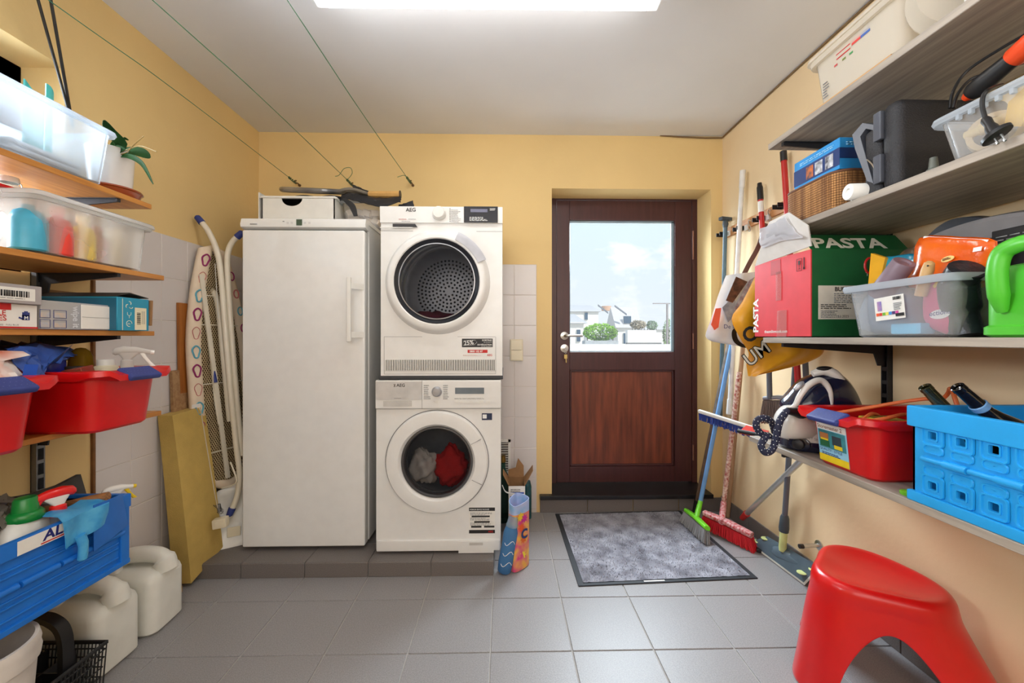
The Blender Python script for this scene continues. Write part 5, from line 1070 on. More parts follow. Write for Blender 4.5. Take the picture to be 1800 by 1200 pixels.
# ---------------------------------------------------------------- door mat
c4 = [PZ(976, 904, 0), PZ(1196, 898, 0), PZ(1332, 1017, 0), PZ(1017, 1031, 0)]
ctr = sum(c4, V()) / 4; r = T('door_mat', 'grey doormat with a black rubber border before the brown door', 'doormat', (ctr.x, ctr.y, 0))
m = MB(); m.hexa([q for q in (c4[3], c4[2], c4[1], c4[0])] + [q + V((0, 0, .005)) for q in (c4[3], c4[2], c4[1], c4[0])]); m.build('rubber_base', M('black_mat_rubber', (34, 38, 44), .6), r)
def bil(a, b): return lerp(lerp(c4[3], c4[2], a), lerp(c4[0], c4[1], a), b)
rr = random.Random(5); fib = MB()
for i in range(7500):
    a, b = .035 + .93 * rr.random(), .03 + .94 * rr.random(); p = bil(a, b) + V((0, 0, .005)); d = V((rr.gauss(0, .004), rr.gauss(0, .004), rr.uniform(.006, .011))); s = V((rr.uniform(-.003, .003), rr.uniform(-.003, .003), 0))
    fib._faces([p - s, p + s, p + d], [(0, 1, 2)])
fib.build('pile_tufts', M('grey_pile', (200, 202, 214), .95, rgb2=(120, 120, 130), scale=14), r, fix=False, kind='stuff')
m = MB(); m.grid(lambda a, b: bil(.03 + .94 * a, .025 + .95 * b) + V((0, 0, .0065 + .002 * rr.random())), 60, 40); m.build('pile', M('grey_pile_base', (176, 178, 190), .95, rgb2=(110, 110, 120), scale=12, bump=.5, bscale=300), r, fix=False)
a = lerp(c4[3], c4[2], .42) + V((0, .012, .0052)); MB().obox(a, (c4[2] - c4[3]).normalized() * .10, YU * .008, ZU * .0006).build('woven_tag', white_ink, r)
# ---------------------------------------------------------------- leaning things in the left corner
foam = M('yellow_foam', (198, 168, 92), .9, var=.06, bump=.25, bscale=220)
fy0, fy1 = 1.80, 2.03
tb = [PX(279, 733, -1.572), PX(302, 729, -1.508)]; yt = tb[1].y
A = [V((-1.513, 1.86, .02)), V((-1.43, 1.86, .02)), V((-1.425, 2.06, .082)), V((-1.508, 2.06, .082))]
B = [V((-1.572, yt, .79)), V((-1.506, yt, .79)), V((-1.502, yt + .19, .80)), V((-1.568, yt + .19, .80))]
m = MB(); rings = []
for i in range(13):
    t = i / 12; o = V((.012 * math.sin(math.pi * t), -.01 * math.sin(math.pi * t), 0)); rings.append([lerp(A[k], B[k], t) + o for k in range(4)])
m.loft(rings); tag(m.build('foam_slab', foam), 'yellow foam slab leaning on the left wall before the ironing board', 'foam slab')
chip = M('chipboard', (176, 140, 100), .85, rgb2=(150, 112, 76), scale=60, bump=.15)
def lean_board(name, label, mat, y0, y1, xb, xt, zb_, zt_, t, cat):
    m = MB(); m.hexa([V((xb, y0, zb_)), V((xb + t, y0, zb_)), V((xb + t, y1, zb_)), V((xb, y1, zb_)), V((xt, y0, zt_)), V((xt + t, y0, zt_)), V((xt + t, y1, zt_)), V((xt, y1, zt_))]); return tag(m.build(name, mat), label, cat)
q = PX(297, 652, -1.567); lean_board('chipboard_sheet', 'brown chipboard sheet leaning between the foam slab and the tiles', chip, q.y + .01, q.y + .19, -1.535, -1.5745, .003, q.z, .014, 'board')
q = PX(304, 531, -1.575); lean_board('wooden_plank', 'orange-brown wooden plank standing behind the chipboard sheet', M('orange_wood', (176, 110, 44), .5, rgb2=(150, 88, 34), scale=5, stretch=(12, 12, 1)), q.y + .02, q.y + .17, -1.553, -1.5755, .003, q.z, .012, 'plank')
p = PZ(303, 1010, .0); m = MB(); m.obox((-1.50, 1.80, .012), V((.10, .07, 0)), V((-.01, .014, 0)), (0, 0, .022), .001, 1); tag(m.build('wooden_batten', M('pine_batten', (206, 160, 96), .6)), 'short pine batten on the floor at the foot of the foam slab', 'batten')
# ironing board
wv = V((.30, .95, 0)).normalized(); bot, top = V((-1.452, 2.15, .36)), V((-1.515, 2.12, 1.60)); up = (top - bot); Lb = up.length; up.normalize(); nv = wv.cross(up).normalized()
if nv.x < 0: nv = -nv
def half(t): return .155 * (1 - .06 * t) if t < .55 else .155 * (.967 - .62 * ((t - .55) / .45) ** 1.7)
outl = []
for i in range(25): t = i / 24; outl.append((half(t) * (min(1, (t * 14)) ** .5 if t < .0714 else 1) , t * Lb))
def bp_(s, t, n): return bot + wv * s + up * t + nv * n
r = T('ironing_board', 'folded ironing board with a patterned cover standing beside the fridge', 'ironing board', (bot.x, bot.y, PZT))
loop = [(s, t) for s, t in outl if s > .01] + [(0, Lb + .012)] + [(-s, t) for s, t in reversed(outl) if s > .01] + [(0, -.012)]
loop = [(a * 1.0, b) for a, b in loop]
m = MB(); R_ = []
for off, nn in ((.0, -.026), (.010, -.022), (.016, -.006), (.012, .008), (-.004, .014), (-.030, .014), (-.044, .010), (-.048, .004)):
    R_.append([bp_(s + (off if s > 0 else -off if s < 0 else 0), t + (off if t > Lb * .5 else -off) * (1 if s == 0 else .0), nn) for s, t in loop])
m.loft(R_, caps=False); cv = m.build('board_cover', M('cream_cover', (232, 214, 190), .85, var=.04), r, ang=60)
m = MB(); m._faces([bp_(s, t, -.02) for s, t in loop], [tuple(range(len(loop)))]); m.build('cover_face', M('cream_cover', (232, 214, 190), .85, var=.04), r)
cols = ((146, 40, 100), (96, 168, 190), (196, 110, 110)); rr = random.Random(12)
for i in range(13):
    t = Lb * (.05 + .90 * i / 12); hwid = half(t / Lb); sgn = -1 if i % 4 != 3 else -1; ph = .3 * (i % 3)
    P = []
    for k in range(18):
        a_ = 6.283 * k / 18 + ph; ds_, dt_ = .017 * math.cos(a_) * (1 + .2 * math.sin(3 * a_)), .030 * math.sin(a_); s_ = -(half(min(.99, max(.01, (t + dt_) / Lb))) - .016) + ds_
        P.append(bp_(s_, t + dt_, .0150))
    m = MB(); m.tube(P, .0042 if i % 3 < 2 else .0016, 5, closed=True)
    for v in m.bm.verts: pass
    m.build('printed_ring', M('cover_print_%d' % (i % 3), cols[i % 3], .8), cv)
    if i in (0, 12): continue
    P = [bp_(half(t / Lb) - .016 + .014 * math.cos(6.283 * k / 14), t + .03 + .022 * math.sin(6.283 * k / 14), .0150) for k in range(14)]; m = MB(); m.tube(P, .0034, 5, closed=True); m.build('printed_ring', M('cover_print_%d' % ((i + 1) % 3), cols[(i + 1) % 3], .8), cv)
meshm = M('brown_expanded_mesh', (120, 92, 60), .6)
# expanded metal sheet: diamond bars with real holes
m = MB(); ds, dt = .0115, .0105; jj = 0
inner = [(max(0, s - .022), t) for s, t in outl]
def hw(t): return max(0, half(t / Lb) - .040) if .02 < t < Lb - .03 else 0
t = .02
while t < Lb - .03:
    w = hw(t); s = -w + (jj % 2) * ds / 2
    while s < w:
        a0 = bp_(s, t, .004); a1 = bp_(s + ds / 2, t + dt, .004); a2 = bp_(s - ds / 2, t + dt, .004); e = wv * .0016; f = up * .0016
        for b1 in (a1, a2): m._faces([a0 - e, a0 + e, b1 + e, b1 - e], [(0, 1, 2, 3)])
        s += ds
    t += dt; jj += 1
m.build('steel_mesh', M('cream_mesh_steel', (206, 186, 146), .5, .2), r, fix=False, kind='stuff')
m = MB(); m._faces([bp_((abs(s) - .034) * (1 if s > 0 else -1) if abs(s) > .03 else 0, min(max(t, .02), Lb - .02), -.008) for s, t in loop], [tuple(range(len(loop)))]); m.build('pad_underside', M('dark_brown_felt', (70, 50, 34), .95), r, fix=False)
cream_paint = M('cream_enamel_tube', (226, 218, 200), .3, coat=.2, var=.02)
def strip(s0, s1, t0, t1, n0=.014): return [bp_(s0 - .011, t0, n0), bp_(s0 + .011, t0, n0), bp_(s0 + .011, t0, n0 + .008), bp_(s0 - .011, t0, n0 + .008), bp_(s1 - .011, t1, n0), bp_(s1 + .011, t1, n0), bp_(s1 + .011, t1, n0 + .008), bp_(s1 - .011, t1, n0 + .008)]
m = MB(); m.hexa(strip(-.02, -.085, .05, Lb - .14)); m.build('slide_rail', cream_paint, r)
for t in (.2, .55, .85, 1.0): MB().tube([bp_(-hw(t), t, .011), bp_(hw(t), t, .011)], .0028, 6).build('cross_wire', cream_paint, r)
def leg(pts, name='leg_tube', caps=((0, navy), )):
    P = smooth_path(pts, 8); lg = MB().tube(P, .0135, 14).build(name, cream_paint, r)
    for e in caps:
        i = 0 if e == 0 else -1; q = P[i]; d = (P[1] - P[0]) if i == 0 else (P[-2] - P[-1]); d.normalize()
        MB().tube([q - d * .012, q - d * .006, q + d * .02, q + d * .03], [.008, .0145, .0165, .0165], 14).build('foot_cap', navy, lg)
    return lg
ya = 2.09
leg([PY(348, 383, ya - .02), PY(366, 406, ya - .01), PY(381, 440, ya), PY(388, 480, ya), PY(395, 560, ya), PY(405, 680, ya), PY(415, 780, ya), PY(421, 830, ya), PY(417, 870, ya), PY(404, 903, ya - .02)], caps=(0, -1))
leg([PY(424, 410, ya + .02), PY(408, 426, ya + .02), PY(400, 450, ya + .02), PY(401, 500, ya + .02), PY(408, 600, ya + .02), PY(418, 720, ya + .02), PY(426, 800, ya + .02)], caps=(0,))
leg([PY(370, 508, ya + .03), PY(382, 530, ya + .02), PY(392, 620, ya + .02), PY(404, 740, ya + .02)], 'inner_leg', caps=())
MB().obox(PY(363, 508, ya), (.03, 0, 0), (0, .02, 0), (0, 0, .022), .004).build('leg_clip', black_plastic, r)
lv = MB().tube(smooth_path([PY(369, 642, ya), PY(373, 650, ya - .01), PY(378, 700, ya - .01), PY(385, 745, ya)]), .006, 8).build('release_lever', cream_paint, r)
MB().tube([PY(374.5, 650, ya - .011), PY(379, 672, ya - .011)], .009, 10).build('lever_grip', navy, lv)
m = MB(); m.tube(smooth_path([PY(405, 812, ya), PY(412, 830, ya - .02), PY(416, 845, ya - .02), PY(408, 853, ya - .01), PY(390, 858, ya)]), .004, 8); m.build('wire_loop', cream_paint, r)
m = MB(); m.tube([PY(378, 463, ya), PY(381, 510, ya), PY(384, 560, ya)], .0018, 5); m.build('cover_cord', white_plastic, r)
# white panel, plug block and its cord
r = T('plastic_sheet', 'white rounded plastic panel standing on the plinth beside the fridge', 'plastic sheet', (-1.38, 2.12, PZT))
def pan(k, n): 
    c0, cx_, cz_ = PY(410, 908, 2.11), V((.075, .05, .02)), V((-.015, .03, .155))
    return [c0 + cx_ * (a / .5 * k) + cz_ * (b / .5 * k) + V((.5, -.8, 0)) * n for a, b in rrect(.5, .5, .16, 5)]
m = MB(); m.loft([pan(.97, -.008), pan(1, -.004), pan(1, .004), pan(.95, .008), pan(.78, .008), pan(.76, .005), pan(.02, .005)]); m.build('panel_shell', white_plastic, r, ang=50)
p = PY(414, 932, 2.10); MB().obox(p + V((.0, -.012, 0)), V((.05, .03, 0)), V((.004, -.006, 0)), V((0, 0, .05)), .004).build('panel_latch', cream, r)
p = PY(388, 918, 1.99); r = T('plug_block', 'cream plug block hanging on a thin cord before the white panel', 'plug', p - V((0, 0, .035)))
MB().obox(p, V((.06, .012, .008)), V((-.008, .04, 0)), V((-.004, 0, .045)), .005).build('plug_shell', cream, r); MB().obox(p + V((.006, -.023, .004)), V((.034, .006, .004)), V((0, .004, 0)), V((0, 0, .026)), .002).build('plug_face', cream, r)
MB().tube([PY(386, 899, 1.99), PY(384, 886, 1.99)], .009, 10).build('steel_clip', grey_metal, r)
m = MB(); m.tube(smooth_path([PY(385, 903, 1.99), PY(378, 870, 1.97), PY(366, 800, 1.94), PY(352, 716, 1.90)]), .002, 6); m.build('thin_cord', M('grey_cord', (200, 190, 170), .6), r)
m = MB(); rr = random.Random(2)
for k in range(4): m.tube(smooth_path([PY(384 + rr.uniform(-10, 10), 895 + rr.uniform(-8, 8), 1.985) for _ in range(5)]), .0009, 4)
m.build('wire_tangle', ink, r)
p = PY(345, 713, 1.90); m = MB(); m.obox(p, V((.03, .01, .006)), V((0, .003, 0)), V((0, 0, .016))); tag(m.build('white_tag', paper), 'small white tag on top of the yellow foam slab', 'tag')
# ================================================================== RIGHT SIDE
RX = 1.03                                     # front edge of the right shelves
nr = V((0, -1, 0))                            # reading direction on faces turned to the room
greywood = M('grey_oak_laminate', (178, 166, 152), .55, rgb2=(140, 130, 120), scale=3.5, stretch=(16, 1.1, 16), detail=6)
def zx(u, v, x=RX): return PX(u, v, x).z
ZT, Z2, ZM, ZL = zx(1350, 264), zx(1425, 392), zx(1500, 605.5), zx(1536, 853) - .021
RS = []
for i, (z0, y1, t, lab) in enumerate(((ZT, PX(1350, 264, RX).y, .022, 'topmost grey oak shelf board on the right wall'), (Z2, PX(1350, 300, RX).y, .022, 'second grey oak shelf board on the right wall, under the black case'),
                                      (ZM, PX(1341, 600, RX).y, .021, 'grey oak shelf board at eye level on the right wall, under the pasta box'), (ZL, PX(1317, 768, RX).y, .021, 'lowest grey oak shelf board on the right wall, under the blue crate'))):
    r = T('shelf_board', lab, 'shelf', ((XR + RX) / 2, 1.0, z0), group='right shelf boards'); RS.append(z0 + t)
    MB().box((RX, .30, z0), (XR - .012, y1, z0 + t), .0015, 1).build('board', greywood, r)
    for yb in (1.474, .60):
        m = MB(); m.prism([(XR - .02, yb - .003, z0), (RX + .015, yb - .003, z0), (RX + .015, yb - .003, z0 - .014), (XR - .11, yb - .003, z0 - .036), (XR - .06, yb - .003, z0 - .04), (XR - .045, yb - .003, z0 - .085), (XR - .02, yb - .003, z0 - .085)], (0, .006, 0))
        m.box((RX + .012, yb - .006, z0 - .014), (RX + .018, yb + .006, z0 + .002)).box((XR - .02, yb - .009, z0 - .003), (RX + .015, yb + .009, z0)); m.build('bracket', dark_metal, r)
ZTs, Z2s, ZMs, ZLs = RS
r = T('shelf_rail', 'dark grey slotted shelf upright on the right wall between the shelves', 'shelf rail', (XR - .008, 1.474, .6))
m = MB(); slotted(m, XR - .02, XR, 1.474, .60, 1.95, -1); m.build('rail_channel', dark_metal, r)
m = MB(); z = .62
while z < 1.93: m.box((XR - .0195, 1.465, z), (XR - .003, 1.483, z + .014)); z += .05
m.build('rail_web', dark_metal, r, kind='stuff')
# ---------------------------------------------------------------- topmost shelf
r = T('wooden_board', 'thin wooden board under the clear lidded food box on the top right shelf', 'board', (1.2, 1.25, ZTs))
MB().box((RX + .012, PX(1565, 100, 1.04).y, ZTs), (1.36, PX(1409, 208, 1.04).y, ZTs + .012), .001, 1).build('board_sheet', M('pine_ply', (206, 160, 104), .6, rgb2=(186, 140, 84), scale=4, stretch=(12, 1, 12)), r)
food = CLEAR('milky_food_box', (250, 244, 232), .72, .2)
zb = ZTs + .0125; yf_ = PX(1428, 118, 1.045).y; yn_ = PX(1590, 30, 1.045).y; ztop = zx(1428, 116, 1.045)
r = T('food_box', 'milky lidded food box with printed marks on the top right shelf', 'food box', (1.2, (yf_ + yn_) / 2, zb))
tub(r, 1.035, 1.37, yn_, yf_, zb, ztop, food, food, taper=.018, rim=.02, corner=.03, lid=food)
xf = 1.0495
def fwx(dz): return 1.053 - .012 * (1 - dz / (ztop - zb)) - .0012
m = MB(); m.rect((fwx(.05), yf_ - .10, ztop - .05), nr, V((.08, 0, 1)), .05, .004); m.rect((fwx(.036), yf_ - .10, ztop - .036), nr, V((.08, 0, 1)), .05, .003); m.build('red_mark', red_ink, r)
for dy, col in ((.155, (206, 60, 50)), (.185, (60, 96, 170))): MB().rect((fwx(.045), yf_ - dy, ztop - .045), nr, V((.08, 0, 1)), .03, .014).build('colour_mark', M('mark_%d' % col[0], col, .5), r)
for dy, col in ((.09, (186, 60, 60)), (.12, (110, 130, 50)), (.145, (60, 150, 80))): MB().rect((fwx(.066), yf_ - dy, ztop - .066), nr, V((.08, 0, 1)), .012, .006).build('colour_mark', M('mark2_%d' % col[0], col, .5), r)
print_lines((fwx(.085), yf_ - .045, ztop - .14), nr, ZU, .025, .055, 6, grey_ink, r, 4, fill=.4)
MB().obox((1.05, yn_ + .055, ztop + .014), (.012, 0, 0), (0, .07, 0), (0, 0, .004), .002).build('lid_clip', red_plastic, r)
wb_ = PX(1612, 60, 1.07) - V((0, .035, 0)); r = T('white_bucket', 'white round-lidded tub standing on edge at the top right shelf', 'tub', (1.20, wb_.y, ZTs))
MB().lathe([(0, 0), (.098, 0), (.11, .004), (.112, .012), (.105, .018), (.098, .05), (0, .05)], (1.155, wb_.y + .0, ZTs + .112), (-.55, -.80, 0), n=44).build('tub_shell', food, r)
r = T('white_box', 'white plastic box at the near end of the top right shelf', 'box', (1.2, .83, ZTs)); tub(r, 1.05, 1.38, .58, wb_.y - .06, ZTs, ZTs + .19, white_plastic, white_plastic, taper=.008)
# ---------------------------------------------------------------- second shelf
wick = M('woven_bamboo_slats', (196, 142, 82), .7, rgb2=(126, 82, 46), scale=60, stretch=(1, 1, .02))
ya, yb_ = PX(1470, 300, 1.045).y, PX(1378, 345, 1.045).y; zt = zx(1468, 299, 1.045)
r = T('bamboo_basket', 'oblong bamboo slat basket at the far end of the second right shelf', 'basket', (1.2, (ya + yb_) / 2, Z2s))
hx_, hy_ = .165, (yb_ - ya) / 2 + .01; cx_, cy_ = 1.045 + hx_, (ya + yb_) / 2 + .005
def bring(k, z): return [V((cx_ + a, cy_ + b, z)) for a, b in rrect(hx_ - k, hy_ - k, .05, 8)]
m = MB(); m.loft([bring(.006, Z2s), bring(.004, Z2s + .002), bring(.004, zt), bring(.008, zt), bring(.008, Z2s + .004)]); m.build('basket_lining', M('dark_lining', (70, 46, 30), .8), r)
P = [V((p.x, p.y, 0)) for p in bring(.002, 0)]; per = []; L_ = 0
for i in range(len(P)):
    a, b = P[i], P[(i + 1) % len(P)]; d = (b - a).length; s = (-L_) % .0068
    while s < d: per.append((a + (b - a) * (s / d), (b - a).normalized())); s += .0068
    L_ += d
m = MB(); rr = random.Random(1)
for p, d in per:
    n_ = V((d.y, -d.x, 0)); m.hexa([p - d * .0028 + ZU * Z2s, p + d * .0028 + ZU * Z2s, p + d * .0028 - n_ * .002 + ZU * Z2s, p - d * .0028 - n_ * .002 + ZU * Z2s] + [p - d * .0028 + ZU * (zt - .004) + n_ * .001, p + d * .0028 + ZU * (zt - .004) + n_ * .001, p + d * .0028 - n_ * .002 + ZU * (zt - .004), p - d * .0028 - n_ * .002 + ZU * (zt - .004)])
m.build('bamboo_slats', wick, r, kind='stuff')
m = MB()
for k in range(14):
    z = Z2s + .008 + k * (zt - Z2s - .02) / 13; m.tube([q + V((0, 0, z - Z2s)) for q in bring(.0005, Z2s)], .0007, 4, closed=True)
m.build('weft_threads', M('brown_thread', (96, 64, 40), .8), r, kind='stuff')
m = MB(); m.tube([q for q in bring(.003, zt)], .005, 6, closed=True); m.build('rim_binding', M('brown_binding', (104, 66, 44), .7), r)
bbl = M('bright_blue_card', (40, 140, 206), .45); dkb = M('deep_blue_card', (24, 54, 110), .45)
y0, y1 = PX(1476, 250, 1.06).y, PX(1396, 300, 1.06).y; z0, z1 = zt + .006, zx(1477, 240, 1.06)
r = T('blue_tool_box', 'blue printed carton lying on the bamboo basket', 'carton', (1.2, (y0 + y1) / 2, z0)); x0, x1 = 1.06, 1.34
MB().box((x0, y0, z0), (x1, y1, z1), .002, 1).build('carton_body', bbl, r)
MB().rect((x0, y1, z0 + (z1 - z0) * .12), nr, ZU, y1 - y0, (z1 - z0) * .56).build('dark_band', dkb, r); MB().rect((x0, y0, z0 + (z1 - z0) * .33), XU, ZU, x1 - x0, (z1 - z0) * .34).build('dark_band', dkb, r)
for k, (t, cn) in enumerate(((.30, (206, 110, 50)), (.50, (214, 216, 222)), (.72, (214, 216, 222)))): MB().rect((x0 - .0008, y1 - (y1 - y0) * t, z0 + (z1 - z0) * .18), nr, ZU, (y1 - y0) * .16, (z1 - z0) * .42).build('picture', M('pic_%d_%d' % cn[:2], cn, .5, rgb2=(60, 60, 70), scale=50), r)
print_lines((x0, y1 - .03, z1 - .022), nr, ZU, (y1 - y0) * .8, .012, 2, M('pale_blue_ink', (150, 206, 236), .5), r, 6); print_lines((x0 + .02, y0, z1 - .024), XU, ZU, .12, .014, 2, M('pale_blue_ink', (150, 206, 236), .5), r, 7)
MB().rect((x0 + .06, y0 - .0008, z0 + (z1 - z0) * .3), XU, ZU, .05, .03).build('picture', M('pic_wood', (190, 130, 60), .5, rgb2=(70, 50, 40), scale=50), r)
case_m = M('black_textured_case', (36, 36, 40), .55, bump=.35, bscale=260); case_g = M('slate_case_trim', (78, 82, 92), .35)
y0, y1 = PX(1580, 250, 1.055).y, PX(1546, 250, 1.055).y; zc_ = zx(1580, 168, 1.055)
r = T('tool_case', 'black moulded tool case standing upright on the second right shelf', 'tool case', (1.2, y0, Z2s))
MB().box((1.055, y0, Z2s), (1.37, y1, zc_), .022, 4).build('case_shell', case_m, r)
MB().box((1.058, y1 + .001, Z2s), (1.36, y1 + .055, zc_ - .045), .014, 3).build('case_lid', case_m, r)
for z in (.42, .02): MB().box((1.046, y1 - .012, Z2s + .02 + z * .3), (1.062, y1 + .012, Z2s + .10 + z * .3), .004).build('latch', case_g, r)
m = MB(); q = [PX(1552, 222, 1.06), PX(1516, 216, 1.08), PX(1498, 237, 1.05), PX(1503, 262, 1.05), PX(1524, 318, 1.045), PX(1535, 322, 1.045), PX(1518, 262, 1.06), PX(1512, 240, 1.06), PX(1522, 226, 1.08), PX(1552, 232, 1.06)]
m.prism(q, (.05, .0, 0)); m.build('carry_handle', case_g, r)
m = MB(); m.tube(smooth_path([PX(1524, 280, 1.05), PX(1534, 290, 1.048), PX(1540, 305, 1.048), PX(1542, 318, 1.048)]), .0018, 6); m.build('wire_clip', chrome, r)
p, q = PX(1490, 343, 1.018), PX(1543, 330, 1.10); r = T('paper_roll', 'white paper roll sticking out over the second right shelf edge', 'paper roll', p)
dv = (q - p); dv.z = 0; dv = dv.normalized() * .16; p.z = Z2s + .0245
m = MB(); m.lathe([(.008, .004), (.010, 0), (.022, 0), (.0235, .002), (.0235, .16), (.008, .16)], p, dv, n=26); m.build('roll', paper, r); MB().lathe([(0, .006), (.009, .006), (.009, .012)], p, dv, n=14).build('roll_core', M('translucent_core', (206, 206, 210), .4), r)
gp = PX(1520, 300, 1.12); bottle('grey_bottle', 'grey bottle between the bamboo basket and the black case', 'bottle', (1.17, y1 + .085, Z2s), [(0, 0), (.03, 0), (.033, .004), (.033, .07), (.02, .1), (.016, .13), (0, .13)], M('smoke_grey_plastic', (104, 108, 100), .4))
p = PX(1505, 318, 1.06); bottle('white_mug', 'white handled cup at the bamboo basket corner', 'cup', (1.075, PX(1507, 318, 1.075).y, Z2s), [(0, 0), (.015, 0), (.016, .003), (.016, .035), (.013, .05), (0, .05)], white_plastic)
p = PX(1641, 295, 1.10); r = T('grey_nozzle', 'small grey ribbed nozzle standing between the black case and the clear bin', 'nozzle', (1.085, PX(1641, 290, 1.085).y, Z2s))
MB().lathe([(0, 0), (.017, 0), (.017, .008), (.013, .012), (.014, .018), (.010, .022), (.0075, .048), (0, .049)], n=20).build('nozzle_body', M('smoke_grey_plastic', (104, 108, 100), .4), r, local=True)
# clear tool bin with contents
yf_ = PX(1637, 220, 1.025).y; zt = zx(1637, 217, 1.025)
r = T('storage_bin', 'clear bin of tools on the second right shelf, with a black plug hanging out', 'storage bin', (1.2, .75, Z2s)); tub(r, 1.025, 1.36, .45, yf_, Z2s, zt, CLEAR('thin_clear_plastic', (250, 251, 252), .24), clear_rim, taper=.02)
m = MB(); y = yf_ - .06
while y > .6: m.box((1.018, y - .004, zt - .024), (1.028, y + .004, zt - .012), .002); y -= .024
m.build('rim_ribs', clear_rim, r, kind='stuff')
r = T('tape_roll', 'cream tape roll inside the clear tool bin on the right', 'tape roll', (1.10, PX(1685, 285, 1.08).y - .055, Z2s + .007))
MB().lathe([(.033, -.012), (.044, -.012), (.044, .012), (.033, .012), (.033, -.012)], (0, 0, .045), (-.8, -.55, .1), n=36, caps=False).build('roll_ring', M('cream_tape', (214, 190, 150), .5), r, local=True)
m = MB(); m.box((1.09, .62, Z2s + .008), (1.25, .80, Z2s + .065), .012, 3); tag(m.build('white_bundle', white_plastic), 'white plastic block inside the clear tool bin', 'block')
m = MB(); q = [PX(1765, 222, 1.06), PX(1772, 180, 1.06), PX(1802, 152, 1.06), PX(1830, 150, 1.06), PX(1812, 190, 1.06), PX(1795, 222, 1.06)]; m.prism(q, (.03, 0, 0)); tag(m.build('yellow_tool', M('yellow_plastic', (236, 186, 40), .4)), 'yellow plastic tool inside the clear tool bin', 'tool')
m = MB(); m.tube(smooth_path([PX(1700, 238, 1.075), PX(1725, 228, 1.075), PX(1752, 215, 1.09), PX(1775, 205, 1.11)]), [.010] * 6 + [.014] * 6 + [.012] * 7, 10); tag(m.build('wooden_spatula', M('pale_wood', (222, 196, 140), .6)), 'pale wooden tool handle inside the clear tool bin', 'tool')
r = T('angle_grinder', 'black and orange power tool resting in the clear tool bin', 'power tool', PX(1740, 140, 1.14))
A_, B_ = PX(1705, 166, 1.13), PX(1815, 75, 1.13); d = B_ - A_
m = MB(); m.tube([A_, A_ + d * .08, A_ + d * .3, A_ + d * .62, A_ + d * .7], [.016, .021, .022, .019, .019], 18); m.build('tool_body', black_plastic, r)
m = MB(); m.tube([A_ + d * .70, A_ + d * .74, A_ + d * 1.0, A_ + d * 1.2], [.0195, .022, .024, .026], 18); m.build('orange_grip', M('orange_plastic', (228, 74, 30), .35), r)
m = MB(); m.tube([A_ - d * .10, A_ + d * .02], [.008, .015], 14); m.build('tool_nose', M('orange_plastic', (228, 74, 30), .35), r)
m = MB(); m.tube(smooth_path([PX(1670, 190, 1.12), PX(1676, 160, 1.13), PX(1700, 125, 1.15), PX(1760, 85, 1.17), PX(1840, 40, 1.2)]), .0036, 8); m.tube(smooth_path([PX(1676, 190, 1.12), PX(1684, 165, 1.13), PX(1706, 140, 1.15), PX(1740, 128, 1.17), PX(1800, 110, 1.2)]), .0036, 8); m.build('power_cord', black_plastic, r)
r = T('power_plug', 'black mains plug hanging over the rim of the clear tool bin', 'plug', PX(1750, 235, 1.01))
m = MB(); m.tube(smooth_path([PX(1760, 150, 1.08), PX(1738, 158, 1.02), PX(1728, 170, 1.008), PX(1727, 190, 1.006), PX(1732, 208, 1.006)]), .0042, 10); m.build('plug_cord', black_plastic, r)
a, b = PX(1731, 208, 1.006), PX(1754, 240, 1.006); m = MB(); d = (b - a).normalized()
m.tube([a, a + d * .006, a + d * .02, a + d * .028, a + d * .044], [.006, .0085, .0075, .010, .012], 14); m.build('plug_neck', black_plastic, r)
m = MB(); m.lathe([(0, 0), (.016, 0), (.019, .003), (.019, .010), (0, .012)], a + d * .042, d, n=24, sy=1.35, sx=.8, xdir=(1, 0, 0)); m.build('plug_face', black_plastic, r)
for s in (-.006, .006): MB().cyl(a + d * .052 + V((0, s, 0)), a + d * .070 + V((0, s, 0)), .0024, n=8).build('plug_pin', chrome, r)
# ---------------------------------------------------------------- eye-level shelf: pasta box
red_card = M('red_printed_card', (214, 52, 62), .55, var=.05); green_card = M('green_printed_card', (20, 92, 48), .5, var=.08)
x0, x1 = 1.045, 1.39; y0, y1 = PX(1425, 500, x0).y, PX(1327, 500, x0).y; zt = zx(1425, 438, x0)
r = T('pasta_box', 'open red and green cardboard pasta box on the eye-level right shelf', 'carton', ((x0 + x1) / 2, (y0 + y1) / 2, ZMs))
m = MB(); t = .004
m.box((x0 + t, y0, ZMs), (x1, y0 + t, zt)).box((x1 - t, y0, ZMs), (x1, y1, zt)).box((x0 + t, y1 - t, ZMs), (x1, y1, zt)).box((x0, y0, ZMs), (x1, y1, ZMs + t)); m.build('green_sides', green_card, r)
zt2 = zx(1327, 470, x0)
MB().hexa([(x0, y0, ZMs), (x0 + t, y0, ZMs), (x0 + t, y1, ZMs), (x0, y1, ZMs), (x0, y0, zt), (x0 + t, y0, zt), (x0 + t, y1, zt2 + .012), (x0, y1, zt2 + .012)]).build('red_front', red_card, r)
m = MB(); fp = [PX(1327, 468, x0), PX(1426, 432, x0), PX(1420, 396, x0 - .05), PX(1386, 373, x0 - .06), PX(1352, 390, x0 - .055), PX(1340, 425, x0 - .03)]; m.prism(fp, (.004, 0, 0)); m.build('white_flap', M('white_card_inside', (226, 222, 216), .7, var=.06), r)
m = MB(); fp2 = [V((x0, y0, zt)), V((x1, y0, zt - .002)), V((x1 - .02, y0 + .03, zt + .055)), V((x0 - .004, y0 + .03, zt + .055))]; m.prism(fp2, (0, .003, .003)); m.build('green_flap', green_card, r)
text('PASTA', .060, (x0 + .012, y0 + .001, zt + .006), XU, V((0, .03, .055)), M('cream_print', (222, 220, 204), .5), r, bold=.03, sx=1.45)
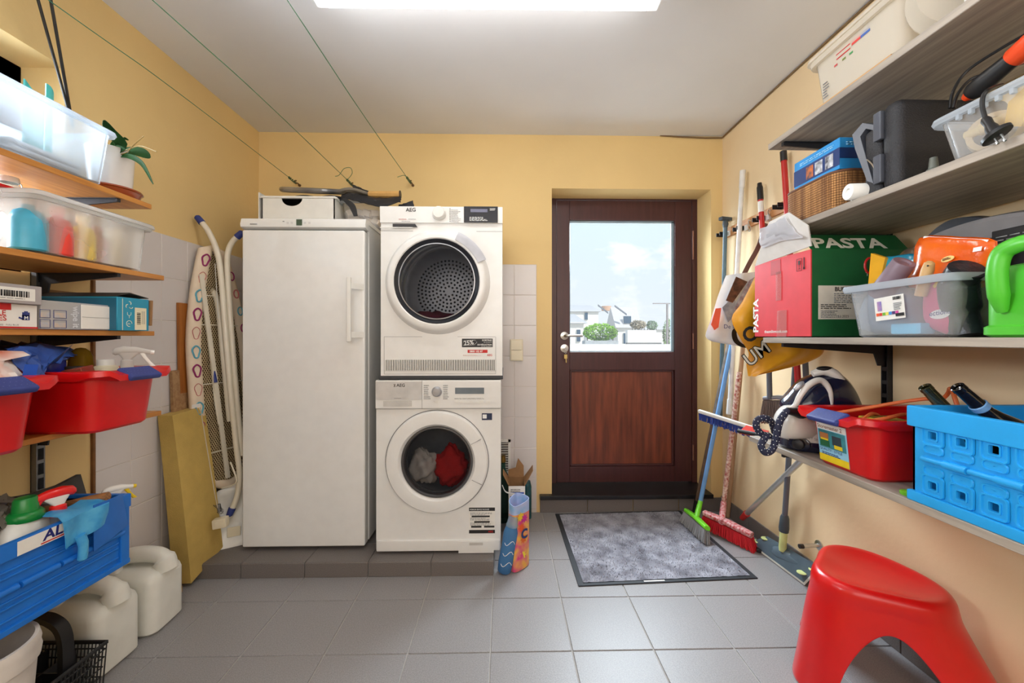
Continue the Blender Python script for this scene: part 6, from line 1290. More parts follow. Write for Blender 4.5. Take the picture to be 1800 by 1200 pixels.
sheet([[PX(1336, 403, x0 - .062), PX(1358, 392, x0 - .066), PX(1380, 380, x0 - .07)], [PX(1335, 425, x0 - .045), PX(1362, 412, x0 - .05), PX(1398, 404, x0 - .052)], [PX(1342, 436, x0 - .035), PX(1372, 424, x0 - .04), PX(1412, 418, x0 - .04)]], CLEAR('white_film', (240, 240, 244), .7, .12), 'inner_bag', r, .003)
text('PASTA', .045, (x0, y1 - .022, ZMs + .02), ZU, YU, white_ink, r, bold=.035, sx=1.05)
text('thesmilingcook.com', .016, (x0, y1 - .062, ZMs + .018), nr, ZU, white_ink, r, bold=.02)
MB().rect((x0, y1 - .10, zt2 - .05), nr, ZU, .055, .055).build('red_patch', M('dark_red_print', (176, 26, 34), .5), r)
m = MB(); o = V((x0 - .0006, y0 + .065, zt - .065))
for a, b, w, h_ in ((0, 0, .025, .0012), (0, .042, .025, .0012), (0, 0, .0012, .043), (.0245, 0, .0012, .043)): m.rect(o + nr * a + ZU * b, nr, ZU, w, h_)
m.rect(o + nr * .008 + ZU * .022, nr, ZU, .010, .014); m.rect(o + nr * .0122 + ZU * .008, nr, ZU, .0016, .015); m.rect(o + nr * .008 + ZU * .006, nr, ZU, .010, .0016)
m.rect(o + nr * .034 + ZU * .004, nr, ZU, .004, .04); m.rect(o + nr * .032 + ZU * .002, nr, ZU, .008, .008); m.build('handling_marks', M('dark_red_ink', (60, 10, 14), .6), r)
tape = CLEAR('clear_tape', (250, 246, 246), .16, .1); MB().rect((x0 - .0008, y1 - .135, ZMs + .002), nr, V((0, -.02, 1)), .052, .10).build('tape_strip', tape, r); MB().rect((x0 - .0008, y1 - .13, ZMs + .14), nr, ZU, .03, .11).build('tape_strip', tape, r)
lab = MB().rect((x0 + .026, y0, ZMs + .062), XU, ZU, .17, .115).build('shipping_label', M('label_paper', (214, 208, 196), .6), r)
text('BUP12', .020, (x0 + .082, y0 - .001, ZMs + .158), XU, ZU, ink, r, bold=.02); print_lines((x0 + .08, y0, ZMs + .118), XU, ZU, .10, .036, 6, grey_ink, r, 31); print_lines((x0 + .034, y0, ZMs + .098), XU, ZU, .14, .018, 3, ink, r, 32); print_lines((x0 + .034, y0, ZMs + .068), XU, ZU, .07, .026, 5, grey_ink, r, 33)
text('11.2025', .012, (x0 + .093, y0 - .001, ZMs + .068), XU, ZU, ink, r); text('the', .018, (x0 + .162, y0, ZMs + .03), XU, ZU, white_ink, r, bold=.02); text('The S', .018, (x0 + .19, y0 - .0005, ZMs + .21), XU, ZU, M('cream_print', (222, 220, 204), .5), r, bold=.02)
m = MB(); m.tube([(x0 + .205 + .018 * math.cos(a), y0 - .001, ZMs + .245 + .026 * math.sin(a)) for a in [1.2 + .35 * i for i in range(13)]], .004, 6); m.build('red_swirl', red_ink, r)
# clear bin of pouches
yf_, yn_ = PX(1481, 507, 1.025).y, .898; zt = zx(1481, 506, 1.025)
r = T('storage_bin', 'clear bin of pet pouches on the eye-level right shelf beside the watering can', 'storage bin', (1.2, 1.05, ZMs)); tub(r, 1.025, 1.36, yn_, yf_, ZMs, zt, CLEAR('thin_clear_plastic', (250, 251, 252), .24), clear_rim, taper=.02, rim=.018)
XB = 1.0355
sl_ = V((-.1, 0, 1)).normalized(); o = V((XB - .001, PX(1541, 560, XB).y, ZMs + .045)); MB().rect(o, V((-.0, -1, .08)), sl_, .082, .062).build('sticker', paper, r); 
o2 = o + V((-.0012, 0, 0))
for k, col in enumerate(((230, 90, 40), (214, 60, 40), (120, 186, 60), (230, 220, 90), (60, 140, 214), (80, 40, 110), (206, 70, 150))): MB().rect(o2 + V((0, -.004 - .009 * k, .0007 * k)) + sl_ * .013, V((0, -1, .08)), sl_, .0075, .008).build('colour_mark', M('stk_%d' % k, col, .5), r)
barcode(o2 + V((0, -.055, 0)) + sl_ * (.050 - -.055 * .08), V((0, -1, .08)), sl_, .022, .008, ink, r, 10, 5); print_lines(o2 + V((0, -.055, 0)) + sl_ * (.024 - -.055 * .08), V((0, -1, .08)), sl_, .024, .02, 5, grey_ink, r, 6); MB().rect(o2 + V((0, -.058, 0)) + sl_ * (.006 - -.058 * .08), V((0, -1, .08)), sl_, .022, .008).build('black_mark', ink, r)
MB().rect(o2 + V((0, -.009, 0)) + sl_ * (.026 - -.009 * .08), V((0, -1, .08)), sl_, .012, .026).build('bottle_picture', M('pic_bottle', (200, 150, 170), .5, rgb2=(130, 120, 190), scale=60), r)
CBZ = ZMs + .009
def pouch(name, label, pts, x, mat, th=.02, cat='pouch', lean=0.):
    """filled flat pouch: outline in the photo's left-right and up direction on a plane facing the room, with belly"""
    P = [PX(u, v, x) for u, v in pts]; c = sum(P, V()) / len(P); r = T(name, label, cat, (x, c.y, max(min(p.z for p in P), CBZ)))
    m = MB(); Q = smooth_path(P, 3, closed=True); rings = []
    for k, d in ((.98, 0), (1, .2), (.9, .8), (.6, 1.0), (.05, 1.08)): rings.append([c + (q - c) * k + V((-d * th, 0, 0)) for q in Q])
    back = [[c + (q - c) * k + V((d * th, 0, 0)) for q in Q] for k, d in ((1, .1), (.9, .7), (.05, 1.0))]
    m.loft(back[::-1] + rings[0:]); m.build('pouch_skin', mat, r, ang=60); return r, c
orange_m = M('glossy_orange_film', (240, 112, 22), .2, rgb2=(222, 84, 14), scale=9, coat=.4, bump=.25, bscale=30)
r, c0 = pouch('orange_pouch', 'glossy orange snack pouch standing in the clear bin on the right', [(1600, 505), (1607, 470), (1618, 418), (1690, 416), (1752, 424), (1735, 470), (1728, 505)], 1.13, orange_m, .016)
q = PX(1623, 417, 1.112); MB().hexa([PX(1622, 420, 1.12), PX(1735, 426, 1.12), PX(1735, 426, 1.135), PX(1622, 420, 1.135), PX(1624, 415, 1.12), PX(1738, 421, 1.12), PX(1738, 421, 1.135), PX(1624, 415, 1.135)]).build('white_seal', white_ink, r)
m = MB(); o = PX(1666, 455, 1.108); m.lathe([(.0, 0), (.015, 0), (.015, .001), (0, .0012)], o, (-1, 0, 0), n=20, sx=1, sy=.45, xdir=(0, -1, .15)); m.build('brand_oval', M('cream_yellow_print', (244, 210, 130), .4), r)
print_lines(o + V((-.0014, .010, -.003)), V((0, -1, .15)), ZU, .02, .006, 2, M('brown_ink', (110, 60, 30), .5), r, 4, fill=.6); MB().rect(PX(1710, 443, 1.110), nr, V((0, -.2, 1)), .017, .010).build('white_mark', white_ink, r)
r, c0 = pouch('turquoise_pouch', 'turquoise printed pouch behind the rolled grey bag in the clear bin', [(1548, 500), (1556, 455), (1570, 450), (1613, 447), (1608, 480), (1600, 505)], 1.16, M('turquoise_film', (30, 160, 184), .25, rgb2=(24, 120, 150), scale=14, coat=.3), .012)
r, c0 = pouch('dark_pouch', 'dark printed pouch behind the turquoise pouch in the clear bin', [(1560, 480), (1590, 440), (1612, 440), (1608, 480)], 1.19, M('dark_film', (40, 44, 56), .3, rgb2=(120, 90, 40), scale=30), .008)
m = MB(); m.prism([PX(1526, 500, 1.14), PX(1531, 445, 1.14), PX(1556, 453, 1.14), PX(1545, 500, 1.14)], (.012, 0, 0)); tag(m.build('yellow_card', M('golden_card', (232, 170, 30), .45)), 'golden yellow pack at the far end of the clear pouch bin', 'pack')
a, b = PX(1590, 460, 1.075), PX(1556, 505, 1.075); d = (b - a).normalized(); r = T('grey_bag_roll', 'rolled mauve-grey bag leaning on the clear bin rim', 'bag roll', b)
m = MB(); P = [(.0255 * (1 - .06 * k / 10)) for k in range(10)]; m.lathe([(.012, .004), (.016, 0), (.0245, 0), (.026, .002), (.028, .09), (.028, .11), (0, .11)], a, d, n=26); m.build('roll_sheet', M('mauve_grey_film', (124, 104, 116), .5, var=.1), r); MB().lathe([(0, .006), (.013, .006), (.013, .008)], a, d, n=16).build('roll_core', M('dark_mauve', (70, 40, 50), .7), r)
a, b = PX(1634, 462, 1.06), PX(1618, 520, 1.06); m = MB(); m.tube([a - (b - a) * .06, a, a + (b - a) * .2, b], [.004, .010, .0125, .012], 16); r = T('wooden_spoon', 'round wooden handle sticking up among the pouches in the clear bin', 'tool', b); m.build('wooden_shaft', M('beech_handle', (206, 164, 108), .5), r)
MB().sphere(PX(1631, 467, 1.0475), .0022, n=8, m=6).build('hang_hole', ink, r)
r, c0 = pouch('pink_pouch', 'pink pet food pouch with yellow marks inside the clear bin', [(1630, 500), (1640, 488), (1690, 480), (1690, 580), (1650, 582), (1628, 560)], 1.085, M('pink_film', (222, 70, 130), .35, rgb2=(206, 50, 110), scale=6), .014)
for k in range(5): MB().obox(PX(1645 + k * 9, 500 + (k * 13) % 37, 1.068), (0.001, 0, 0), V((0, .005, .006)), V((0, .010, -.012))).build('yellow_mark', M('yellow_print2', (240, 190, 60), .4), r)
m = MB(); o = PX(1652, 552, 1.068); m.lathe([(0, 0), (.023, 0), (.023, .001), (0, .0012)], o, (-1, 0, 0), 24, sx=1, sy=.5, xdir=(0, -1, .1)); m.build('white_oval', white_ink, r); text('ections', .017, o + V((-.0016, .023, -.004)), V((0, -1, .1)), ZU, navy, r, bold=.01)
r, c0 = pouch('blue_grey_bag', 'blurry blue-grey bag inside the clear pouch bin at its far end', [(1520, 580), (1530, 520), (1560, 500), (1600, 510), (1632, 560), (1615, 584)], 1.12, M('steel_blue_film', (120, 140, 164), .5), .03)
m = MB(); m.box((1.05, PX(1618, 575, 1.05).y, CBZ), (1.09, PX(1565, 575, 1.05).y, CBZ + .028), .004); tag(m.build('light_blue_box', M('sky_blue_card', (110, 196, 236), .5)), 'light blue packet on the floor of the clear pouch bin', 'packet')
m = MB(); m.tube(smooth_path([PX(1700, 590, 1.10), PX(1690, 550, 1.10), PX(1685, 500, 1.09), PX(1700, 472, 1.08)]), [.03] * 7 + [.036] * 6 + [.034] * 6, 16); r = T('black_bag_roll', 'black rubbish bag roll in the clear bin beside the watering can', 'bag roll', PX(1700, 590, 1.10)); m.build('roll_sheet', M('black_film', (34, 38, 44), .35, var=.2, bump=.4, bscale=40), r)
# things behind
r = T('grey_plastic_shell', 'large grey curved plastic shell at the back of the eye-level right shelf', 'plastic shell', (1.3, .95, ZMs))
gshell = M('warm_grey_plastic', (140, 136, 136), .5)
top = smooth_path([PX(1590, 462, 1.30), PX(1610, 440, 1.30), PX(1650, 412, 1.30), PX(1700, 392, 1.29), PX(1760, 376, 1.28), PX(1830, 366, 1.28), PX(1920, 366, 1.28)], 6)
m = MB(); m.loft([[p, p + V((-.03, 0, -.008)), p + V((-.034, 0, -.018)), p + V((-.02, 0, -.06)), p + V((.04, 0, -.055)), p + V((.07, 0, -.01))] for p in top]); m.build('shell_rim', gshell, r)
m = MB(); m.loft([[p + V((-.004, 0, -.05)), V((p.x - .004, p.y, ZMs)), V((p.x + .07, p.y, ZMs)), p + V((.07, 0, -.04))] for p in top]); m.build('shell_body', M('black_shell', (30, 30, 34), .6), r)
m = MB(); m.loft([[p + V((.04, .0, .004)), p + V((.03, 0, .04 * math.sin(math.pi * min(1, i / 20)) + .004)), p + V((.08, 0, .05 * math.sin(math.pi * min(1, i / 20)) + .002)), p + V((.1, 0, 0))] for i, p in enumerate(top)]); m.build('shell_dome', M('dark_grey_plastic', (78, 80, 86), .45), r)
r = carton('black_printed_pack', 'black pack with small white print behind the watering can', 1.20, 1.245, .72, .96, ZMs, ZMs + .26, M('black_print_card', (26, 26, 30), .45))
print_lines((1.20, .95, ZMs + .20), nr, ZU, .2, .05, 6, M('dim_white_ink', (150, 150, 150), .6), r, 3, fill=.25)
# watering can
can_m = M('bright_green_plastic', (80, 186, 48), .38, var=.04); yc0, yc1 = .62, PX(1711, 520, 1.035).y
r = T('watering_can', 'bright green plastic watering can with an arched handle on the right shelf', 'watering can', (1.12, .76, ZMs))
def cring(k, z, dy=0): return [V((1.035 + .09 + a, (yc0 + yc1) / 2 + b + dy, z)) for a, b in rrect(.09 + k, (yc1 - yc0) / 2 + k, .035, 6)]
zt = zx(1720, 470, 1.035)
m = MB(); m.loft([cring(-.008, ZMs), cring(-.0, ZMs + .006), cring(0, ZMs + .022), cring(-.005, ZMs + .026), cring(-.005, zt - .02), cring(-.012, zt - .006), cring(-.03, zt)]); m.build('can_body', can_m, r)
m = MB(); hp = smooth_path([PX(1762, 548, 1.034), PX(1755, 515, 1.022), PX(1753, 475, 1.016), PX(1762, 445, 1.018), PX(1788, 430, 1.022), PX(1820, 424, 1.03), PX(1880, 428, 1.04), PX(1920, 470, 1.05)], 7); k = len(hp)
m.tube(hp, [.008 + .008 * min(1, i / 6) for i in range(k)], 14); m.build('handle', can_m, r)
# ---------------------------------------------------------------- low shelf: steam iron, red bin, crate
navy_gloss = M('navy_gloss_plastic', (22, 28, 56), .18, coat=.5); pearl = M('pearl_white_plastic', (226, 222, 216), .22, coat=.4, var=.02)
ic = V((1.20, 1.475, ZLs)); r = T('steam_iron', 'white and navy steam generator iron on the low right shelf', 'steam iron', ic)
def er(rx, ry, z, dx=0, n=36): return [ic + V((dx + rx * math.cos(6.2832 * k / n), ry * math.sin(6.2832 * k / n), z)) for k in range(n)]
m = MB(); m.loft([er(.155, .098, .002), er(.163, .106, .012), er(.163, .106, .03), er(.158, .102, .04)]); m.build('base_skirt', navy_gloss, r)
m = MB(); m.loft([er(.159, .102, .032), er(.163, .106, .06), er(.158, .104, .10), er(.14, .095, .135, .004), er(.125, .085, .15, .01), er(.06, .05, .156, .02)]); m.build('base_tank', pearl, r)
m = MB()
ang = [math.radians(200 + 5 * i) for i in range(15)]
m.loft([[ic + V((.1645 * math.cos(a), .1075 * math.sin(a), .088 + .012 * math.cos((a - math.radians(235)) * 2.0))), ic + V((.1665 * math.cos(a), .1095 * math.sin(a), .082 + .012 * math.cos((a - math.radians(235)) * 2.0))), ic + V((.1655 * math.cos(a), .1085 * math.sin(a), .074 + .012 * math.cos((a - math.radians(235)) * 2.0)))] for a in ang], closed=False, caps=False); m.build('silver_strip', silver, r)
for u, v, rad in ((1392, 792, .030),): 
    p = ic + V((.158 * math.cos(math.radians(212)), .103 * math.sin(math.radians(212)), .03)); m = MB(); d = V((math.cos(math.radians(212)), math.sin(math.radians(212)) * 1.3, 0)).normalized(); m.lathe([(.034, -.01), (.033, .006), (.028, .008), (0, .008)], p, d, 28, sx=1, sy=.75); m.build('cord_boss', navy_gloss, r); MB().lathe([(.02, .006), (.018, .022), (.012, .026), (0, .026)], p, d, 24).build('control_knob', dark_metal, r)
def puff(pts, y, th, mat, name, parent, k=4):
    Q = smooth_path([PY(u, v, y) for u, v in pts], k, closed=True); c = sum(Q, V()) / len(Q); m = MB()
    m.loft([[c + (q - c) * s_ + V((0, d * th, 0)) for q in Q] for s_, d in ((.03, 1.0), (.45, .97), (.75, .84), (.93, .52), (1, .1), (1, -.1), (.93, -.52), (.75, -.84), (.45, -.97), (.03, -1.0))]); return m.build(name, mat, parent, ang=70)
yi = ic.y - .005
puff([(1377, 714), (1392, 690), (1414, 668), (1440, 656), (1462, 653), (1482, 668), (1500, 700), (1508, 740), (1450, 752), (1398, 742)], yi, .075, navy_gloss, 'iron_body', r)
puff([(1366, 742), (1374, 722), (1388, 712), (1402, 716), (1416, 735), (1440, 746), (1440, 768), (1370, 768)], yi - .03, .055, pearl, 'iron_front', r)
def band(pts, y, w, name, mat, squash=.5):
    P = smooth_path([PY(u, v, yy) for (u, v), yy in zip(pts, y)], 6); m = MB(); k = len(P)
    m.tube(P, [w * (.6 + .4 * math.sin(math.pi * i / (k - 1))) for i in range(k)], 12); return m.build(name, mat, r)
band([(1376, 722), (1396, 714), (1406, 696), (1420, 678), (1440, 668), (1454, 678), (1460, 700), (1458, 735)], [yi - .045, yi - .06, yi - .066, yi - .066, yi - .062, yi - .066, yi - .07, yi - .06], .011, 'body_band', pearl)
band([(1428, 657), (1448, 652), (1466, 658), (1478, 676), (1484, 700), (1487, 740)], [yi - .02, yi - .03, yi - .04, yi - .045, yi - .05, yi - .05], .019, 'iron_handle', pearl)
MB().sphere(PY(1450, 648, yi - .03), .030, .018, .010, 20, 10).build('steam_button', black_plastic, r)
MB().sphere(PY(1404, 678, yi - .06), .024, .012, .008, 16, 8, Matrix.Rotation(math.radians(-42), 3, 'Y')).build('spray_cap', silver, r)
m = MB(); pc = PY(1398, 724, yi - .085); m.tube([PY(1416, 730, yi - .06), PY(1406, 727, yi - .085), pc, PY(1384, 722, yi - .09)], [.013, .017, .015, .012], 14); m.build('hose_sleeve', black_plastic, r)
text('EASY SHIMMER', .012, ic + V((-.128, -.068, .055)), V((.8, -.6, -.18)), ZU, grey_ink, r)
hy = yi - .09
hose = smooth_path([PY(1386, 722, yi - .09), PY(1380, 726, hy), PY(1370, 742, hy), PY(1364, 770, hy), PY(1357, 790, hy), PY(1345, 795, hy), PY(1338, 782, hy + .01), PY(1346, 768, hy + .02), PY(1352, 766, hy + .03), PY(1338, 762, hy + .03), PY(1329, 748, hy + .03), PY(1333, 737, hy + .03), PY(1345, 735, hy + .03), PY(1356, 741, hy + .05), PY(1362, 760, hy + .07)], 6)
ho = MB().tube(hose, .0115, 12).build('steam_hose', M('navy_braid', (34, 38, 64), .8), r)
m = MB(); acc = 0; i0 = 0; k = 0
for i in range(1, len(hose)):
    acc += (hose[i] - hose[i - 1]).length
    if acc > .0115:
        acc = 0; k += 1; d = (hose[i] - hose[i - 1]).normalized(); e1 = d.orthogonal().normalized(); e2 = d.cross(e1)
        for j in range(6): a = 6.283 * j / 6 + (k % 2) * .52; m.sphere(hose[i] + (e1 * math.cos(a) + e2 * math.sin(a)) * .0108, .0019, n=5, m=3)
m.build('white_flecks', white_ink, ho, kind='stuff')
rb = red_bin('red_bin', 'red bin of orange cable with a pictured sticker on the low right shelf', (1.212, (PX(1432, 813, 1.045).y + PX(1536, 853, 1.045).y) / 2, ZLs), .385, .255, .175, math.pi)
bc = rb.location; xf = bc.x - (.385 / 2 - .03); tl = V((-.018 / .163, 0, 1)).normalized()
o = V((xf - .0015, bc.y + .085, ZLs + .012)); MB().rect(o + tl * .0, nr, tl, .112, .125, .0008).build('sticker', M('sky_sticker', (150, 206, 232), .5), rb)
oo = o + V((-.0012, 0, 0)); MB().rect(oo, nr, tl, .112, .022).build('yellow_strip', M('yellow_print', (236, 206, 30), .4), rb); MB().rect(oo + nr * .005 + tl * .046, nr, tl, .102, .056).build('picture', M('teal_picture', (70, 150, 160), .5, rgb2=(40, 110, 120), scale=25), rb)
MB().rect(oo + tl * .104, nr, tl, .112, .021).build('pale_strip', paper, rb)
text('Storemaster 2', .0165, oo + nr * .003 + tl * .108 + V((-.0006, 0, 0)), nr, tl, M('copper_print', (150, 110, 90), .5), rb, bold=.02)
text('QUALITY · STYLE', .0115, oo + nr * .004 + tl * .036 + V((-.0006, 0, 0)), nr, tl, navy, rb, bold=.01); print_lines(oo + nr * .012 + tl * .023, nr, tl, .08, .010, 2, navy, rb, 12, fill=.5)
for dx, dz, w, h_, col in ((.010, .075, .034, .018, (176, 110, 60)), (.058, .060, .034, .03, (50, 60, 70)), (.010, .050, .036, .020, (30, 96, 56)), (.064, .050, .03, .012, (236, 206, 30)), (.012, .070, .03, .006, (236, 206, 30))): MB().rect(oo + nr * dx + tl * dz + V((-.0006, 0, 0)), nr, tl, w, h_).build('picture_item', M('pi_%d_%d' % col[:2], col, .5), rb)
r = T('orange_cable', 'coiled orange extension cable heaped in the red bin on the right', 'cable', bc + V((0, 0, .02)))
m = MB(); rr = random.Random(9); pts = []
for i in range(60):
    a = i * .62; q = .06 + .03 * math.sin(i * 1.7); pts.append(bc + V((.02 + (q + .05) * math.cos(a), (q * .9) * math.sin(a), .04 + .135 * i / 60 + .012 * math.sin(i * 2.1))))
pts += [bc + V((.06, -.06, .215)), bc + V((.02, -.085, .235)), bc + V((-.02, -.03, .215)), bc + V((-.08, .03, .185)), bc + V((-.14, .06, .165)), bc + V((-.12, .08, .15))]
m.tube(smooth_path(pts, 4), .0055, 8); m.tube(smooth_path([bc + V((.10, -.10, .16)), bc + V((.09, -.09, .23)), bc + V((.12, -.05, .26)), bc + V((.15, -.01, .23)), bc + V((.12, .03, .17))], 6), .0055, 8); m.build('cable_coil', M('orange_cable', (222, 110, 56), .5), r)
m = MB(); m.box(bc + V((-.09, -.05, .10)), bc + V((.0, .03, .165)), .004); tag(m.build('yellow_pack', M('yellow_printed_pack', (224, 196, 50), .5, rgb2=(90, 80, 40), scale=40)), 'yellow printed pack under the orange cable in the red bin', 'pack')
cyan_crate = M('sky_blue_crate', (34, 166, 240), .38, var=.04)
cx0, cy1, ch = 1.035, PX(1598, 800, 1.035).y, zx(1595, 711, 1.035) - ZLs; cy0, cx1 = cy1 - .57, 1.41
r = T('folding_crate', 'sky-blue folding crate with square holes holding wine bottles on the right', 'crate', ((cx0 + cx1) / 2, (cy0 + cy1) / 2, ZLs))
cols_ = [PX(u, 780, 1.035).y for u in (1637, 1687, 1745)]; sp_ = (cols_[0] - cols_[2]) / 2; hol = [cols_[0] - sp_ * k for k in range(8) if cols_[0] - sp_ * k > cy0 + .03]
hz = [zx(1637, 766, 1.035), zx(1640, 855, 1.035)]
def holed_wall(m, fixed, lo, hi, holes, axis):
    """thin wall plate with square holes, built from strips"""
    t = .005; s = .009
    def bx(a0, a1, z0, z1):
        if axis == 'y': m.box((fixed, a0, z0), (fixed + t, a1, z1))
        else: m.box((a0, fixed, z0), (a1, fixed + t, z1))
    zs = [ZLs + .01] + sum([[z - s, z + s] for z in sorted(hz)], []) + [ZLs + ch - .03]
    for i in range(0, len(zs) - 1):
        if i % 2 == 0: bx(lo, hi, zs[i], zs[i + 1])
        else:
            e = lo
            for h_ in sorted(holes): bx(e, h_ - s, zs[i], zs[i + 1]); e = h_ + s
            bx(e, hi, zs[i], zs[i + 1])
m = MB(); holed_wall(m, cx0 + .006, cy0 + .004, cy1 - .004, hol, 'y'); m.build('front_wall', cyan_crate, r)
m = MB(); holed_wall(m, cx1 - .009, cy0 + .004, cy1 - .004, hol, 'y'); m.build('back_wall', cyan_crate, r)
xh = [cx0 + .07 + .06 * k for k in range(5)]
for yy in (cy1 - .009, cy0 + .004): m = MB(); holed_wall(m, yy, cx0 + .006, cx1 - .006, xh, 'x'); m.build('end_wall', cyan_crate, r)
MB().box((cx0 + .004, cy0 + .004, ZLs), (cx1 - .004, cy1 - .004, ZLs + .012)).build('crate_floor', cyan_crate, r)
m = MB()
for x_0, x_1, y_0, y_1 in ((cx0 - .004, cx0 + .012, cy0 - .004, cy1 + .004), (cx1 - .012, cx1 + .004, cy0 - .004, cy1 + .004), (cx0 + .012, cx1 - .012, cy0 - .004, cy0 + .012), (cx0 + .012, cx1 - .012, cy1 - .012, cy1 + .004)):
    m.box((x_0, y_0, ZLs + ch - .052), (x_1, y_1, ZLs + ch), .004)
    m.box((x_0, y_0, ZLs), (x_1, y_1, ZLs + .026), .004)
m.build('crate_rim', cyan_crate, r)
for z in hz:
    for y in hol:
        m = MB(); m.loft([[V((cx0 + .0045 - k_, y + a, z + b)) for a, b in rrect(s_, s_, c_, 4)] for s_, c_, k_ in ((.0255, .008, 0), (.0245, .008, .004), (.0215, .007, .004), (.0205, .007, .0006), (.0125, .004, .0006), (.0125, .004, .003), (.0095, .003, .003), (.0092, .003, -.003))], caps=False); m.build('hole_frame', cyan_crate, r)
zh = sum(hz) / 2; m = MB(); y = cy1 - .03; k = 0
while y > cy0 + .05:
    m.cyl((cx0 + .002, y, zh), (cx0 + .002, y - .048, zh), .0095 if k % 2 else .0065, n=12); y -= .05; k += 1
m.build('hinge_bar', cyan_crate, r)
for y in hol:
    for dz in (-.026, .026): m = MB(); m.loft([[V((cx0 + .0045 - k_, y + a, zh + dz + b)) for a, b in rrect(s_, s_ * .45, min(.008, s_ * .4), 4)] for s_, k_ in ((.024, 0), (.0225, .003), (.0195, .003), (.019, .0005), (.002, .0005))], caps=False); m.build('hinge_recess', cyan_crate, r)
def wine(label, mouth, low, mat, col=None):
    d = (low - mouth).normalized(); r = T('wine_bottle', label, 'bottle', mouth + d * .31)
    pr = [(.009, .004), (.0115, 0), (.014, .001), (.0145, .012), (.0125, .014), (.0135, .018), (.0155, .085), (.022, .11), (.034, .14), (.037, .155), (.037, .31), (0, .31)]
    MB().lathe(pr, mouth, d, n=28, caps=False).build('bottle_glass', mat, r); MB().lathe([(.0, .03), (.012, .03)], mouth, d, n=16).build('bottle_mouth', M('dark_inside', (20, 22, 18), .5), r); return r, d
olive = M('dark_olive_glass', (44, 46, 26), .08, coat=.6); blk = M('near_black_glass', (20, 20, 22), .08, coat=.6)
wine('dark olive wine bottle leaning at the far end of the sky-blue crate', PX(1625, 679, 1.10), PX(1668, 725, 1.155), olive)
wr_, d = wine('near-black wine bottle with a blue neck tag in the sky-blue crate', PX(1682, 679, 1.09), PX(1744, 733, 1.165), blk)
mo = PX(1682, 679, 1.09); MB().lathe([(.0158, .06), (.0178, .062), (.0178, .074), (.0160, .076)], mo, d, n=24, caps=False).build('neck_tag', M('pale_blue_band', (120, 170, 220), .4), wr_)
p = PX(1591, 857, 1.05); m = MB(); m.lathe([(0, 0), (.017, 0), (.018, .002), (.018, .008), (.015, .01), (0, .01)], (p.x + .01, p.y, ZLs)); tag(m.build('screw_top', M('lime_cap', (110, 190, 40), .4)), 'lime green bottle cap on the low shelf between the red bin and crate', 'cap')
# ---------------------------------------------------------------- hook rail, brooms and mops
q0, q1 = PX(1272, 415, XR - .012), PX(1392, 352, XR - .012); r = T('tool_rail', 'wooden tool rail with black clips on the right wall', 'tool rail', (XR, (q0.y + q1.y) / 2, q0.z - .03))
zr = (q0.z + q1.z) / 2; MB().box((XR - .016, q1.y - .25, zr - .028), (XR, q0.y, zr + .028), .003).build('rail_board', M('orange_pine', (206, 150, 96), .6, rgb2=(184, 126, 74), scale=5, stretch=(14, 1, 14)), r)
for u, v in ((1272, 412), (1302, 402), (1338, 385), (1375, 362)):
    p = PX(u, v, XR - .03); c = MB(); c.box((XR - .024, p.y - .022, p.z - .012), (XR - .016, p.y + .022, p.z + .012), .002).box((XR - .068, p.y - .022, p.z - .012), (XR - .018, p.y - .0165, p.z + .012), .002).box((XR - .068, p.y + .0165, p.z - .012), (XR - .018, p.y + .022, p.z + .012), .002); c.build('clip', black_plastic, r)
    MB().box((XR - .026, p.y - .055, p.z - .02), (XR - .016, p.y - .026, p.z + .012), .002).build('clip_plate', white_plastic, r)
for u, v, lb in ((1318, 397, 'steel S-hook on the tool rail between the white and the red pole'), (1353, 379, 'steel S-hook on the tool rail right of the red pole')):
    p = PX(u, v, XR - .03); m = MB(); m.tube(smooth_path([p + V((0, -.01, .026)), p + V((0, .006, .036)), p + V((0, .014, .024)), p + V((0, .004, .004)), p + V((0, -.010, -.014)), p + V((0, -.002, -.030)), p + V((0, .010, -.026)), p + V((0, .012, -.016))], 5), .003, 8); tag(m.build('s_hook', chrome), lb, 'hook', 'S-hooks on the tool rail')
def pole(name, label, cat, a, b, rad, mat, part='pole', ext=0.):
    r = T(name, label, cat, a); d = (b - a).normalized(); MB().tube([a, b + d * ext], rad, 14).build(part, mat, r); return r, a, b + d * ext, d
XC = XR - .045
slate_p = M('slate_teal_paint', (84, 110, 124), .4); white_p = M('white_pole_coating', (228, 226, 222), .35); red_p = M('red_pole_coating', (190, 36, 34), .35); alu = M('aluminium_tube', (206, 208, 206), .35, .8); greyp = M('dark_grey_pole', (92, 96, 106), .4)
a, b = PX(1266, 745, XC), PX(1275, 400, XC); r, a, b, d = pole('window_squeegee', 'slate blue squeegee hanging on the tool rail nearest the door', 'squeegee', a, b, .0125, slate_p)
MB().tube([b, b + ZU * .02, b + ZU * .045], [.013, .018, .014], 12).build('head_socket', M('slate_dark', (66, 76, 84), .5), r); MB().obox(b + ZU * .055, V((.075, .02, 0)), V((-.01, .03, 0)), V((0, 0, .022)), .004).build('squeegee_head', M('slate_dark', (66, 76, 84), .5), r)
a, b = PX(1283, 716, XC - .03), PX(1304, 330, XC); r, a, b, d = pole('push_broom', 'white-handled push broom with blue bristles hanging on the tool rail', 'broom', a, b, .0135, white_p, ext=.0)
MB().tube([b, b + d * .1], .0155, 14).build('hand_grip', white_p, r); MB().tube([a - d * .04, a + d * .05], [.019, .017], 14).build('handle_socket', white_plastic, r)
hl, hr_ = PY(1228, 722, 2.43), PY(1338, 757, 2.14); ax = hr_ - hl; mid = (hl + hr_) / 2; hd = MB().obox(mid, ax, V((.02, .012, 0)), V((0, 0, .022)), .006).build('broom_head', white_plastic, r)
